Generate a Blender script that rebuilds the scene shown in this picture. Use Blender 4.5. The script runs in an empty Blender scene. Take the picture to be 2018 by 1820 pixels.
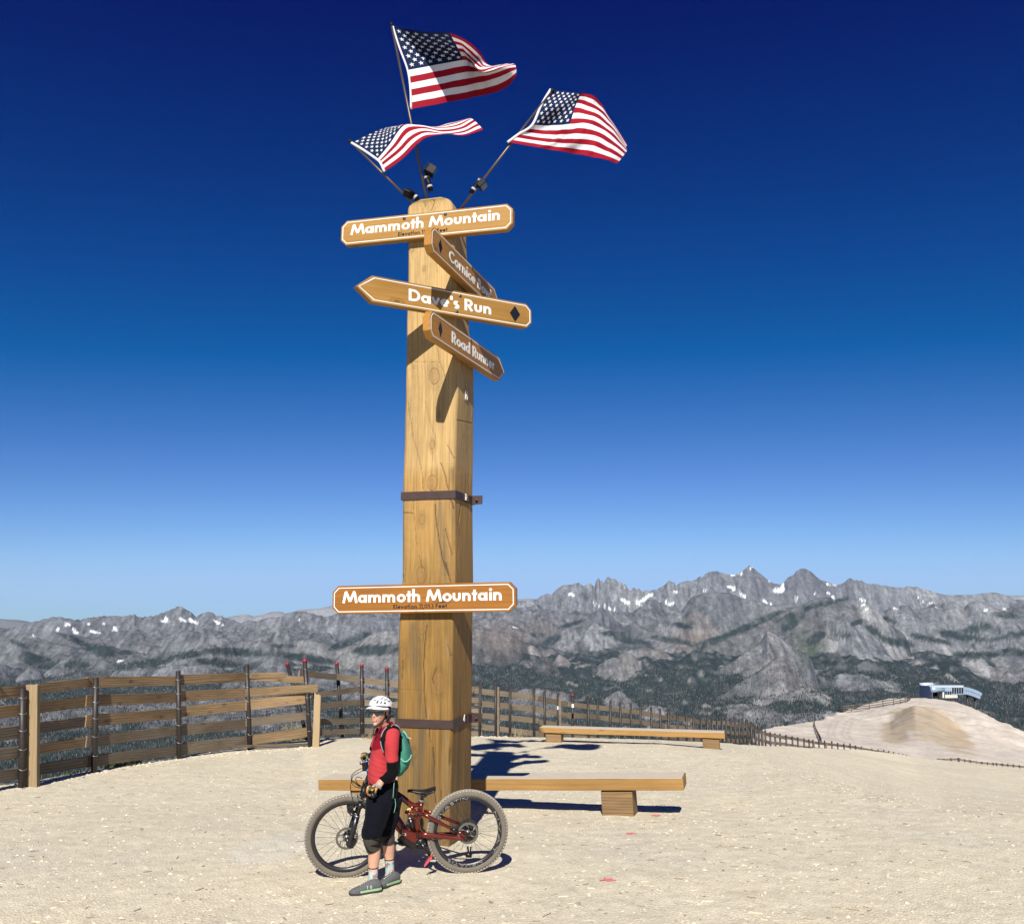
import bpy, bmesh, math, random
import numpy as np
from mathutils import Vector, Matrix, noise as mnoise
random.seed(7); RNG = np.random.RandomState(11)
SC = bpy.context.scene; COL = SC.collection
R = math.radians
# ------------------------------------------------------------------ camera
PITCH = R(9.3); FOC = 1715.0; CAMZ = 2.5        # focal length in units of a 2018 px wide picture
cam_d = bpy.data.cameras.new('camera'); cam = bpy.data.objects.new('camera', cam_d); COL.objects.link(cam)
cam.location = (0, 0, CAMZ); cam.rotation_euler = (R(90) + PITCH, 0, 0)
cam_d.sensor_fit = 'HORIZONTAL'; cam_d.sensor_width = 36.0; cam_d.lens = 36.0 * FOC / 2018
cam_d.clip_start = 0.05; cam_d.clip_end = 60000
SC.camera = cam
# ------------------------------------------------------------------ sky and sun
SKYP = [(.168, 1.0, .66, .37), (.094, 1.15, .765, .585), (.09, 1.0, 1.02, .95)]
SUN_EL = R(37.2); SUN_B = R(3.5)                 # shadows fall away from the camera, a little to the right
w = bpy.data.worlds.new('World'); SC.world = w; w.use_nodes = True
nt = w.node_tree; nt.nodes.clear()
sky = nt.nodes.new('ShaderNodeTexSky'); sky.sky_type = 'NISHITA'; sky.sun_disc = False
sky.sun_elevation = SUN_EL; sky.sun_rotation = math.pi + SUN_B
sky.altitude = 3400; sky.air_density = 1.0; sky.dust_density = 0.0; sky.ozone_density = 1.0
sep = nt.nodes.new('ShaderNodeSeparateColor'); com = nt.nodes.new('ShaderNodeCombineColor')
nt.links.new(sky.outputs[0], sep.inputs[0])
for i, (off, p_, g_, cap) in enumerate(SKYP):     # deepen the clear high-mountain sky channel by channel
    def mth(op, a, b, c=None):
        m = nt.nodes.new('ShaderNodeMath'); m.operation = op
        for k, v in enumerate((a, b, c)):
            if v is None: continue
            if hasattr(v, 'links'): nt.links.new(v, m.inputs[k])
            else: m.inputs[k].default_value = v
        return m.outputs[0]
    q = mth('MAXIMUM', mth('SUBTRACT', mth('MULTIPLY', sep.outputs[i], 0.1), off), 0.0)
    q = mth('MULTIPLY', mth('POWER', q, p_), g_)
    q = mth('SMOOTH_MIN', q, cap, 0.25)
    nt.links.new(mth('MULTIPLY', q, 10.0), com.inputs[i])
bg = nt.nodes.new('ShaderNodeBackground'); bg.inputs[1].default_value = 0.0617
out = nt.nodes.new('ShaderNodeOutputWorld')
nt.links.new(com.outputs[0], bg.inputs[0]); nt.links.new(bg.outputs[0], out.inputs[0])
sun_d = bpy.data.lights.new('sun', 'SUN'); sun_d.energy = 5.0; sun_d.angle = R(0.5); sun_d.color = (1.0, 0.95, 0.87)
sun = bpy.data.objects.new('sun', sun_d); COL.objects.link(sun)
sd = Vector((math.sin(SUN_B) * math.cos(SUN_EL), math.cos(SUN_B) * math.cos(SUN_EL), -math.sin(SUN_EL)))
sun.rotation_euler = sd.to_track_quat('-Z', 'Y').to_euler(); sun.location = (-5, -20, 20)
vs = SC.view_settings; vs.view_transform = 'Standard'; vs.look = 'None'; vs.gamma = 1; vs.exposure = 0.7; vs.use_curve_mapping = False

# ------------------------------------------------------------------ measuring helpers
CT, ST = math.cos(PITCH), math.sin(PITCH)
def us(px, py):
    """picture direction (2018 px wide photograph) -> (x/y, z/y) slopes of that line of sight"""
    X = (px - 1009) / FOC; v = (910 - py) / FOC; d = CT - v * ST
    return X / d, (ST + v * CT) / d
def at(px, py, y):
    u, s = us(px, py); return Vector((u * y, y, CAMZ + s * y))
K = 4096 / 2018.0
def af(fx, fy, y): return at(fx / K, fy / K, y)
def proj(x, y, z):
    t = y * CT + (z - CAMZ) * ST; q = -y * ST + (z - CAMZ) * CT
    return 1009 + FOC * x / t, 910 - FOC * q / t
UPZ = Vector((0, 0, 1))
def plane_z(y): return -0.07 * (y - 9.6)

# ------------------------------------------------------------------ numpy noise
_P = RNG.permutation(4096); _G = RNG.uniform(0, 2 * np.pi, 4096); _GX = np.cos(_G); _GY = np.sin(_G)
def pn(x, y, seed=0):
    x = np.asarray(x, float); y = np.asarray(y, float)
    xi = np.floor(x).astype(np.int64); yi = np.floor(y).astype(np.int64); xf = x - xi; yf = y - yi
    def g(ix, iy, fx, fy):
        h = _P[(_P[(ix + seed * 131) & 4095] + iy) & 4095]
        return _GX[h] * fx + _GY[h] * fy
    a = g(xi, yi, xf, yf); b = g(xi + 1, yi, xf - 1, yf); c = g(xi, yi + 1, xf, yf - 1); d = g(xi + 1, yi + 1, xf - 1, yf - 1)
    sx = xf * xf * xf * (xf * (xf * 6 - 15) + 10); sy = yf * yf * yf * (yf * (yf * 6 - 15) + 10)
    return ((a + (b - a) * sx) * (1 - sy) + (c + (d - c) * sx) * sy) * 1.5
def fbm(x, y, o=5, seed=0, lac=2.03, gain=0.5):
    s = 0; a = 1.0; n = 0
    for i in range(o):
        s = s + a * pn(x, y, seed + i); n += a; x = x * lac; y = y * lac; a *= gain
    return s / n
def ridged(x, y, o=5, seed=0, gain=0.5):
    s = 0; a = 1.0; n = 0; wgt = 1.0
    for i in range(o):
        r = (1 - np.abs(pn(x, y, seed + i)) * 1.6); r = np.clip(r, 0, 1) ** 2
        s = s + a * r * wgt; wgt = np.clip(r * 1.6, 0, 1); n += a; x = x * 2.07; y = y * 2.07; a *= gain
    return s / n
def sstep(a, b, x):
    t = np.clip((x - a) / (b - a), 0, 1); return t * t * (3 - 2 * t)

# ------------------------------------------------------------------ scene-object helpers
def props(o, label=None, cat=None, group=None, kind=None):
    if label: o['label'] = label
    if cat: o['category'] = cat
    if group: o['group'] = group
    if kind: o['kind'] = kind
    return o
def thing(name, label, cat, loc=(0, 0, 0), group=None):
    o = bpy.data.objects.new(name, None); COL.objects.link(o); o.location = loc; o.empty_display_size = 0.1
    return props(o, label, cat, group)
def wloc(o):
    v = Vector((0, 0, 0))
    while o is not None: v += o.location; o = o.parent
    return v
class MB:
    """collects geometry in world coordinates and links it as one mesh object"""
    def __init__(s): s.v = []; s.f = []; s.m = []; s.sm = []; s.mi = 0; s.smooth = False
    def add(s, vs_, fs, smooth=None):
        b = len(s.v); s.v.extend([tuple(p) for p in vs_])
        for f in fs:
            s.f.append(tuple(b + i for i in f)); s.m.append(s.mi); s.sm.append(s.smooth if smooth is None else smooth)
        return s
    def hexa(s, p):      # 8 points: bottom 0-3 ccw, top 4-7
        return s.add(p, [(3, 2, 1, 0), (4, 5, 6, 7), (0, 1, 5, 4), (1, 2, 6, 5), (2, 3, 7, 6), (3, 0, 4, 7)], False)
    def box(s, c, ex, ey, ez, hx, hy, hz):
        c = Vector(c); ex = Vector(ex).normalized() * hx; ey = Vector(ey).normalized() * hy; ez = Vector(ez).normalized() * hz
        return s.hexa([c - ex - ey - ez, c + ex - ey - ez, c + ex + ey - ez, c - ex + ey - ez,
                       c - ex - ey + ez, c + ex - ey + ez, c + ex + ey + ez, c - ex + ey + ez])
    def abox(s, x0, x1, y0, y1, z0, z1):
        return s.box(((x0+x1)/2, (y0+y1)/2, (z0+z1)/2), (1,0,0), (0,1,0), (0,0,1), (x1-x0)/2, (y1-y0)/2, (z1-z0)/2)
    def prism(s, poly, off):   # planar polygon extruded by vector off
        n = len(poly); off = Vector(off); a = [Vector(p) for p in poly]; b = [p + off for p in a]
        fs = [tuple(range(n)), tuple(range(2 * n - 1, n - 1, -1))] + [(i, i + n, (i + 1) % n + n, (i + 1) % n) for i in range(n)]
        return s.add(a + b, fs, False)
    def tube(s, pts, r, n=8, closed=False, cap=True, flat=None, smooth=True, up=None):
        """sweep along pts; r number, list, or list of (ra,rb); flat=(a,b) scales"""
        P = [Vector(p) for p in pts]; m = len(P)
        rr = [r] * m if not isinstance(r, (list, tuple)) else list(r)
        V = []; prev = None
        for i in range(m):
            if closed: t = P[(i + 1) % m] - P[i - 1]
            else: t = P[min(i + 1, m - 1)] - P[max(i - 1, 0)]
            if t.length < 1e-9: t = Vector((0, 0, 1))
            t.normalize()
            if up is not None: a = Vector(up) - t * t.dot(Vector(up)); a.normalize()
            elif prev is None:
                a = t.orthogonal().normalized() if abs(t.z) > .95 else (Vector((0, 0, 1)) - t * t.z).normalized()
            else: a = (prev - t * prev.dot(t)).normalized()
            prev = a; b = t.cross(a)
            ra, rb = rr[i] if isinstance(rr[i], (tuple, list)) else (rr[i], rr[i])
            for k in range(n):
                an = 2 * math.pi * k / n; V.append(P[i] + a * math.cos(an) * ra + b * math.sin(an) * rb)
        F = []
        for i in range(m if closed else m - 1):
            j = (i + 1) % m
            for k in range(n): F.append((i*n+k, i*n+(k+1) % n, j*n+(k+1) % n, j*n+k))
        if cap and not closed:
            F.append(tuple(range(n - 1, -1, -1))); F.append(tuple((m - 1) * n + k for k in range(n)))
        return s.add(V, F, smooth)
    def ell(s, c, ax, ay, az, nu=16, nv=10):
        c = Vector(c); ax, ay, az = Vector(ax), Vector(ay), Vector(az); V = [c + az]; F = []
        for j in range(1, nv):
            th = math.pi * j / nv
            for i in range(nu):
                ph = 2 * math.pi * i / nu; V.append(c + az * math.cos(th) + (ax * math.cos(ph) + ay * math.sin(ph)) * math.sin(th))
        V.append(c - az)
        for i in range(nu):
            F.append((0, 1 + i, 1 + (i + 1) % nu)); F.append((len(V) - 1, 1 + (nv - 2) * nu + (i + 1) % nu, 1 + (nv - 2) * nu + i))
        for j in range(nv - 2):
            for i in range(nu): F.append((1+j*nu+i, 1+(j+1)*nu+i, 1+(j+1)*nu+(i+1) % nu, 1+j*nu+(i+1) % nu))
        return s.add(V, F, True)
    def lathe(s, c, axis, prof, n=32, smooth=True, ref=None):
        """prof list of (radius, height along axis)"""
        c = Vector(c); ax = Vector(axis).normalized(); a = (Vector(ref) if ref else ax.orthogonal()).normalized(); a = (a - ax * a.dot(ax)).normalized(); b = ax.cross(a)
        V = []; F = []; m = len(prof)
        for r_, h in prof:
            for k in range(n):
                an = 2 * math.pi * k / n; V.append(c + ax * h + (a * math.cos(an) + b * math.sin(an)) * r_)
        for i in range(m - 1):
            for k in range(n): F.append((i*n+k, i*n+(k+1) % n, (i+1)*n+(k+1) % n, (i+1)*n+k))
        return s.add(V, F, smooth)
    def mesh(s, name, mats, off=(0, 0, 0)):
        me = bpy.data.meshes.new(name); o = Vector(off)
        me.from_pydata([Vector(p) - o for p in s.v], [], s.f)
        for m in (mats if isinstance(mats, (list, tuple)) else [mats]): me.materials.append(m)
        me.polygons.foreach_set('material_index', s.m); me.polygons.foreach_set('use_smooth', s.sm)
        me.validate(); me.update(); return me
    def build(s, name, mats, parent=None, bevel=0, seg=1, recalc=True, sub=0):
        me = s.mesh(name, mats, wloc(parent) if parent else (0, 0, 0))
        if recalc:
            bm = bmesh.new(); bm.from_mesh(me); bmesh.ops.recalc_face_normals(bm, faces=bm.faces); bm.to_mesh(me); bm.free()
        o = bpy.data.objects.new(name, me); COL.objects.link(o)
        if parent: o.parent = parent
        if bevel:
            md = o.modifiers.new('bevel', 'BEVEL'); md.width = bevel; md.segments = seg; md.limit_method = 'ANGLE'; md.angle_limit = R(40)
        if sub:
            md = o.modifiers.new('sub', 'SUBSURF'); md.levels = sub; md.render_levels = sub
        return o
def np_mesh(name, V, F, mats, smooth=True, colors=None, parent=None, fmat=None):
    """V (n,3) float array, F (m,k) int array"""
    me = bpy.data.meshes.new(name); V = np.ascontiguousarray(V, np.float32); F = np.ascontiguousarray(F, np.int32); k = F.shape[1]
    if parent is not None: V = V - np.array(wloc(parent), np.float32)
    me.vertices.add(len(V)); me.vertices.foreach_set('co', V.ravel())
    me.loops.add(F.size); me.loops.foreach_set('vertex_index', F.ravel())
    me.polygons.add(len(F)); me.polygons.foreach_set('loop_start', np.arange(0, F.size, k, dtype=np.int32))
    try: me.polygons.foreach_set('loop_total', np.full(len(F), k, np.int32))
    except Exception: pass
    for m in (mats if isinstance(mats, (list, tuple)) else [mats]): me.materials.append(m)
    me.polygons.foreach_set('use_smooth', np.full(len(F), smooth))
    if fmat is not None: me.polygons.foreach_set('material_index', np.asarray(fmat, np.int32))
    me.update(calc_edges=True)
    if colors is not None:
        at_ = me.color_attributes.new('col', 'FLOAT_COLOR', 'POINT')
        c = np.ones((len(V), 4), np.float32); c[:, :colors.shape[1]] = colors; at_.data.foreach_set('color', c.ravel())
    o = bpy.data.objects.new(name, me); COL.objects.link(o)
    if parent is not None: o.parent = parent
    return o
def grid_faces(nr, nc, wrap=False):
    i = np.arange(nr - 1)[:, None]; j = np.arange(nc if wrap else nc - 1)[None, :]; j2 = (j + 1) % nc
    a = i * nc + j; b = i * nc + j2; c = (i + 1) * nc + j2; d = (i + 1) * nc + j
    return np.stack([a, b, c, d], -1).reshape(-1, 4)

# ------------------------------------------------------------------ materials
MATS = {}
class NT:
    def __init__(s, name):
        s.m = bpy.data.materials.new(name); s.m.use_nodes = True; s.t = s.m.node_tree; s.b = s.t.nodes['Principled BSDF']
    def n(s, typ, **kw):
        nd = s.t.nodes.new('ShaderNode' + typ)
        for k, v in kw.items():
            if k.startswith('i_'): nd.inputs[k[2:].replace('_', ' ')].default_value = v
            else: setattr(nd, k, v)
        return nd
    def l(s, a, b): s.t.links.new(a, b)
    def coord(s, scale=(1, 1, 1), kind='Object', rot=(0, 0, 0)):
        tc = s.n('TexCoord'); mp = s.n('Mapping'); mp.inputs['Scale'].default_value = scale; mp.inputs['Rotation'].default_value = rot
        s.l(tc.outputs[kind], mp.inputs[0]); return mp.outputs[0]
    def noise(s, vec, scale, detail=4, rough=0.55, dist=0):
        nd = s.n('TexNoise'); nd.inputs['Scale'].default_value = scale; nd.inputs['Detail'].default_value = detail
        nd.inputs['Roughness'].default_value = rough; nd.inputs['Distortion'].default_value = dist; s.l(vec, nd.inputs['Vector']); return nd.outputs['Fac']
    def ramp(s, fac, stops, interp='LINEAR'):
        nd = s.n('ValToRGB'); cr = nd.color_ramp; cr.interpolation = interp
        while len(cr.elements) < len(stops): cr.elements.new(0.5)
        for e, (p, c) in zip(cr.elements, stops):
            e.position = p; e.color = (c, c, c, 1) if isinstance(c, (int, float)) else (*c, 1)
        s.l(fac, nd.inputs[0]); return nd.outputs[0]
    def mix(s, a, b, fac=0.5, mode='MIX'):
        nd = s.n('Mix', data_type='RGBA', blend_type=mode)
        for sock, v in ((nd.inputs[0], fac), (nd.inputs[6], a), (nd.inputs[7], b)):
            if hasattr(v, 'links'): s.l(v, sock)
            elif isinstance(v, (tuple, list)): sock.default_value = (*v, 1)
            else: sock.default_value = v
        return nd.outputs[2]
    def math(s, op, a, b=0.5):
        nd = s.n('Math', operation=op)
        for sock, v in ((nd.inputs[0], a), (nd.inputs[1], b)):
            if hasattr(v, 'links'): s.l(v, sock)
            else: sock.default_value = v
        return nd.outputs[0]
    def bump(s, h, strength=0.3, dist=0.01):
        nd = s.n('Bump'); nd.inputs['Strength'].default_value = strength; nd.inputs['Distance'].default_value = dist
        s.l(h, nd.inputs['Height']); s.l(nd.outputs[0], s.b.inputs['Normal'])
    def fin(s, col=None, rough=0.6, metal=0, spec=None):
        if col is not None:
            if hasattr(col, 'links'): s.l(col, s.b.inputs['Base Color'])
            else: s.b.inputs['Base Color'].default_value = (*col, 1)
        if hasattr(rough, 'links'): s.l(rough, s.b.inputs['Roughness'])
        else: s.b.inputs['Roughness'].default_value = rough
        s.b.inputs['Metallic'].default_value = metal
        if spec is not None: s.b.inputs['Specular IOR Level'].default_value = spec
        MATS[s.m.name] = s.m; return s.m
def plain(name, col, rough=0.6, metal=0, var=0.12, vscale=14, spec=None, bump=0, bscale=60, bd=0.004):
    t = NT(name); v = t.coord(); n_ = t.noise(v, vscale, 5)
    c = t.mix(tuple(x * (1 - var) for x in col), tuple(min(1, x * (1 + var)) for x in col), n_)
    if bump: t.bump(t.noise(v, bscale, 4), bump, bd)
    return t.fin(c, rough, metal, spec)
def fabric(name, col, var=0.12, bump=0.25):
    t = NT(name); v = t.coord(); a = t.noise(v, 9, 4); b = t.noise(v, 420, 2)
    c = t.mix(tuple(x * (1 - var) for x in col), tuple(min(1, x * (1 + var)) for x in col), a)
    t.bump(b, bump, 0.002); t.b.inputs['Sheen Weight'].default_value = 0.02
    return t.fin(c, 0.9, 0, 0.08)
def wood(name, light, dark, along=0, knots=True, rough=0.75, grain=1.0, contrast=0.5, bump=0.5, grey=None):
    """along: local axis of the grain"""
    t = NT(name); sc = [7 * grain] * 3; sc[along] = 0.55 * grain
    tc = t.n('TexCoord'); oi = t.n('ObjectInfo')
    ad = t.n('VectorMath', operation='ADD'); cb = t.n('CombineXYZ')
    r9 = t.math('MULTIPLY', oi.outputs['Random'], 19.0); t.l(r9, cb.inputs[0]); t.l(r9, cb.inputs[1]); t.l(r9, cb.inputs[2])
    t.l(tc.outputs['Object'], ad.inputs[0]); t.l(cb.outputs[0], ad.inputs[1])
    def mp(s_):
        m = t.n('Mapping'); m.inputs['Scale'].default_value = s_; t.l(ad.outputs[0], m.inputs[0]); return m.outputs[0]
    wv = t.n('TexWave', wave_type='RINGS', rings_direction='X' if along == 0 else ('Y' if along == 1 else 'Z'), wave_profile='SAW')
    wv.inputs['Scale'].default_value = 1.1; wv.inputs['Distortion'].default_value = 5.5; wv.inputs['Detail'].default_value = 3; wv.inputs['Detail Scale'].default_value = 0.9
    t.l(mp(sc), wv.inputs['Vector'])
    s2 = [90 * grain] * 3; s2[along] = 2.5 * grain
    fine = t.noise(mp(s2), 1.0, 4, 0.6)
    s3 = [2.0] * 3; s3[along] = 0.6
    big = t.noise(mp(s3), 1.3, 3, 0.5)
    mid = tuple((a + b) / 2 for a, b in zip(light, dark))
    c = t.ramp(wv.outputs['Fac'], [(0.0, light), (0.55, tuple(l * (1 - .25 * contrast) + m * .25 * contrast for l, m in zip(light, mid))), (0.9, tuple(l * (1 - contrast) + d * contrast for l, d in zip(light, dark))), (1.0, light)])
    c = t.mix(c, dark, t.ramp(fine, [(0.45, 0.0), (0.75, 0.55)]))
    c = t.mix(c, tuple(x * 0.72 for x in dark) if grey is None else grey, t.ramp(big, [(0.42, 0.0), (0.72, 0.5)]))
    if knots:
        vo = t.n('TexVoronoi', feature='F1'); vo.inputs['Scale'].default_value = 1.0; vo.inputs['Randomness'].default_value = 1
        s4 = [4.2] * 3; s4[along] = 1.7; t.l(mp(s4), vo.inputs['Vector'])
        c = t.mix(c, tuple(x * 0.45 for x in dark), t.ramp(vo.outputs['Distance'], [(0.0, 0.75), (0.07, 0.75), (0.10, 0.15), (0.15, 0.35), (0.2, 0.0)]))
    var = t.ramp(oi.outputs['Random'], [(0, 0.78), (1, 1.12)]); c = t.mix(c, var, 1.0, 'MULTIPLY')
    t.bump(t.mix(fine, wv.outputs['Fac'], 0.3), bump, 0.006)
    return t.fin(c, rough, 0, 0.25)
# ================================================================== GROUND (summit plateau, its flanks, the bare hill to the right)
def zf(px, py, y): return CAMZ + us(px, py)[1] * y
def drop(z, y, steps=(6, 20, 60, 160, 400, 900, 2200), sl=0.62):
    return [(y + d, z - sl * d * (1 if d < 900 else 0.75)) for d in steps]
NEARC = []
def drop(z, y, steps=(6, 20, 60, 160, 400, 900, 2200), sl=0.62):
    return [(y + d, z - sl * d * (1 if d < 900 else 0.75)) for d in steps]
def colset(rows, sub=5, ref=1455):
    """rows of (px, [(kind, y, value), ...]) with the same number of points; columns in between are blended point by point"""
    L = []
    for px, pre in rows:
        pts = [(0.5, plane_z(0.5)), (6, plane_z(6)), (10, plane_z(10))]
        for k, y, v in pre: pts.append((y, plane_z(y) if k == 'p' else (zf(px, v, y) if k == 'y' else v)))
        y, z = pts[-1]; pts += drop(z, y); L.append((us(px, ref)[0], np.array(pts)))
    for (u0, p0), (u1, p1) in zip(L[:-1], L[1:]):
        for k in range(sub):
            f = k / sub; NEARC.append((u0 + (u1 - u0) * f, p0 + (p1 - p0) * f))
    NEARC.append(L[-1])
FFOOT = lambda px, topy, y: zf(px, topy, y) - 1.9
def ec(y, d=-.45): return [('p', y, 0), ('z', y + 1.3, plane_z(y) + d)]
colset([(-3500, ec(12)), (-600, ec(11)), (-200, ec(13.6)), (45, ec(15.0)), (185, ec(17.0)), (355, ec(19.6)), (490, ec(22.0)), (600, ec(24.0))], 5)
colset([(625, [('p', 22, 0), ('y', 24.6, 1452), ('z', 27, -1.8)]), (650, [('p', 22, 0), ('y', 24.5, 1451), ('z', 27, -1.9)]), (760, [('p', 22, 0), ('y', 24.8, 1450), ('z', 27.5, -1.9)]), (947, [('p', 22, 0), ('y', 25.2, 1449), ('z', 27, -1.7)]),
        (1128, [('p', 22, 0), ('y', 25.5, 1451), ('z', 27.7, FFOOT(1128, 1369.6, 27.7))]),
        (1301, [('p', 22, 0), ('y', 26, 1456), ('z', 32, FFOOT(1301, 1395.8, 32))]),
        (1440, [('p', 20, 0), ('y', 27, 1463), ('z', 38.5, FFOOT(1440, 1414, 38.5))])], 4)
def h7(px, p, e, f, *r):
    """plateau end, edge (y,py), fence foot (y,z), then (y,py) pairs out to the crest"""
    L = [('p', p, 0), ('y', e[0], e[1]), ('z', f[0], f[1])] + [('y', a, b) for a, b in r]
    while len(L) < 8:
        y = L[-1][1] * 1.12; L.append(('z', y, zf(px, r[-1][1], r[-1][0]) - .55 * (y - r[-1][0]) if r else f[1] - .55 * (y - f[0])))
    return (px, L)
colset([h7(1466, 19.5, (28, 1465), (39.6, FFOOT(1462, 1415, 39.6)), (85, 1482), (120, 1475), (150, 1470)),
        h7(1484, 18.5, (28.5, 1466.5), (42, FFOOT(1484, 1424, 42)), (88, 1472), (122, 1460), (150, 1450)),
        h7(1501, 18, (29, 1468), (45.5, FFOOT(1501, 1437, 45.5)), (90, 1462), (125, 1447), (150, 1434)),
        h7(1556, 16, (30, 1470), (49.5, FFOOT(1556, 1449, 49.5)), (95, 1459), (135, 1440), (175, 1423.5)),
        h7(1602, 15, (32, 1472.5), (53, FFOOT(1602, 1457, 53)), (95, 1457), (145, 1437), (200, 1418))], 4)
colset([h7(1606, 15, (32, 1473), (53, FFOOT(1602, 1457, 53)), (95, 1457), (135, 1441), (170, 1428), (190, 1421), (205, 1417)),
        h7(1698, 13, (34, 1480), (63, FFOOT(1698, 1470, 63)), (100, 1465), (135, 1449), (170, 1434), (215, 1412), (280, 1386)),
        h7(1755, 13, (35, 1486), (69, FFOOT(1755, 1480, 69)), (100, 1468), (135, 1448), (172, 1428), (225, 1402), (310, 1370.5)),
        h7(1806, 12.5, (36, 1490.5), (72, -11.3), (100, 1468), (135, 1438), (172, 1394), (215, 1399), (340, 1371)),
        h7(1846, 12, (36, 1494), (70, -11.0), (95, 1478), (132, 1447), (172, 1402), (215, 1398), (345, 1372.5)),
        h7(1885, 12, (36, 1497.5), (70, -10.7), (92, 1482), (132, 1455), (178, 1420), (225, 1404), (325, 1377)),
        h7(1920, 12, (36, 1500), (70, -10.7), (90, 1488), (132, 1461), (180, 1428), (230, 1406), (310, 1390)),
        h7(1978, 12, (36, 1505.5), (68, -10.5), (90, 1496), (125, 1472), (165, 1450), (205, 1434), (250, 1420)),
        h7(2040, 12, (36, 1512), (66, -10.5), (90, 1503), (120, 1487), (150, 1474), (175, 1464), (200, 1455)),
        h7(2300, 12, (34, 1536), (60, -10.5), (90, 1533), (110, 1527), (130, 1523), (150, 1518), (180, 1510)),
        h7(2900, 12, (34, 1590), (60, -10.5), (90, 1600), (110, 1605), (130, 1610), (150, 1615), (180, 1620)),
        h7(6000, 12, (34, 1690), (60, -13.5), (90, 1750), (110, 1760), (130, 1770), (150, 1780), (180, 1790))], 4)
NU = np.array([c[0] for c in NEARC])
YG = np.concatenate([np.linspace(1.0, 8, 30, endpoint=False), np.linspace(8, 42, 150, endpoint=False), 42 * (3200 / 42) ** np.linspace(0, 1, 190)])
ZT = np.zeros((len(NU), len(YG)))
for i, (u_, pts) in enumerate(NEARC):
    p = np.array(pts); ly = np.log(YG); z = np.interp(ly, np.log(p[:, 0]), p[:, 1])
    kk = np.array([1, 2, 3, 2, 1.]); kk /= kk.sum(); zp = np.pad(z, 2, mode='edge'); ZT[i] = np.convolve(zp, kk, 'valid')
def ground_z(x, y):
    """height of the ground at world x, y (y > 1)"""
    x = np.atleast_1d(np.asarray(x, float)); y = np.atleast_1d(np.asarray(y, float)); yc = np.clip(y, 1.0, 3199)
    u = np.clip(x / yc, NU[0], NU[-1] - 1e-6); i = np.clip(np.searchsorted(NU, u) - 1, 0, len(NU) - 2); f = (u - NU[i]) / (NU[i + 1] - NU[i])
    j = np.clip(np.searchsorted(YG, yc) - 1, 0, len(YG) - 2); g = (np.log(yc) - np.log(YG[j])) / (np.log(YG[j + 1]) - np.log(YG[j]))
    a = ZT[i, j] * (1 - g) + ZT[i, j + 1] * g; b = ZT[i + 1, j] * (1 - g) + ZT[i + 1, j + 1] * g
    near = sstep(13, 9, yc); z = a * (1 - f) + b * f
    z = z * (1 - near) + (-0.07 * (yc - 9.6)) * near
    z = z + (0.016 * fbm(x * .55, y * .55, 4, 3) + 0.010 * fbm(x * 3.1, y * 3.1, 3, 9) + .006 * fbm(x * 9, y * 9, 2, 10) * sstep(24, 18, yc)) * sstep(0, 3, yc)
    far = sstep(24, 34, yc); z = z + far * (0.12 * fbm(x * .25, y * .25, 4, 5) + 0.35 * fbm(x * .05, y * .05, 4, 15))
    # loose spoil mound below the lift station
    z = z + far * .22 * fbm(x * .35, y * .12, 4, 19) * sstep(60, 110, yc) + 2.6 * np.clip(fbm(x * .07, y * .06, 5, 22), -1, 1) * sstep(120, 165, yc) * sstep(260, 200, yc) * sstep(70, 84, x)
    return z
def gz(x, y): return float(ground_z(x, y)[0])
def gat(px, py, lo=3.0, hi=60.0):
    """where the line of sight through a picture point meets the ground"""
    u, s = us(px, py)
    ys = np.linspace(lo, hi, 700); g = ground_z(u * ys, ys) - (CAMZ + s * ys); k = np.where(g > 0)[0]
    y = ys[k[0]] if len(k) else hi
    return Vector((u * y, y, gz(u * y, y)))

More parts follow.
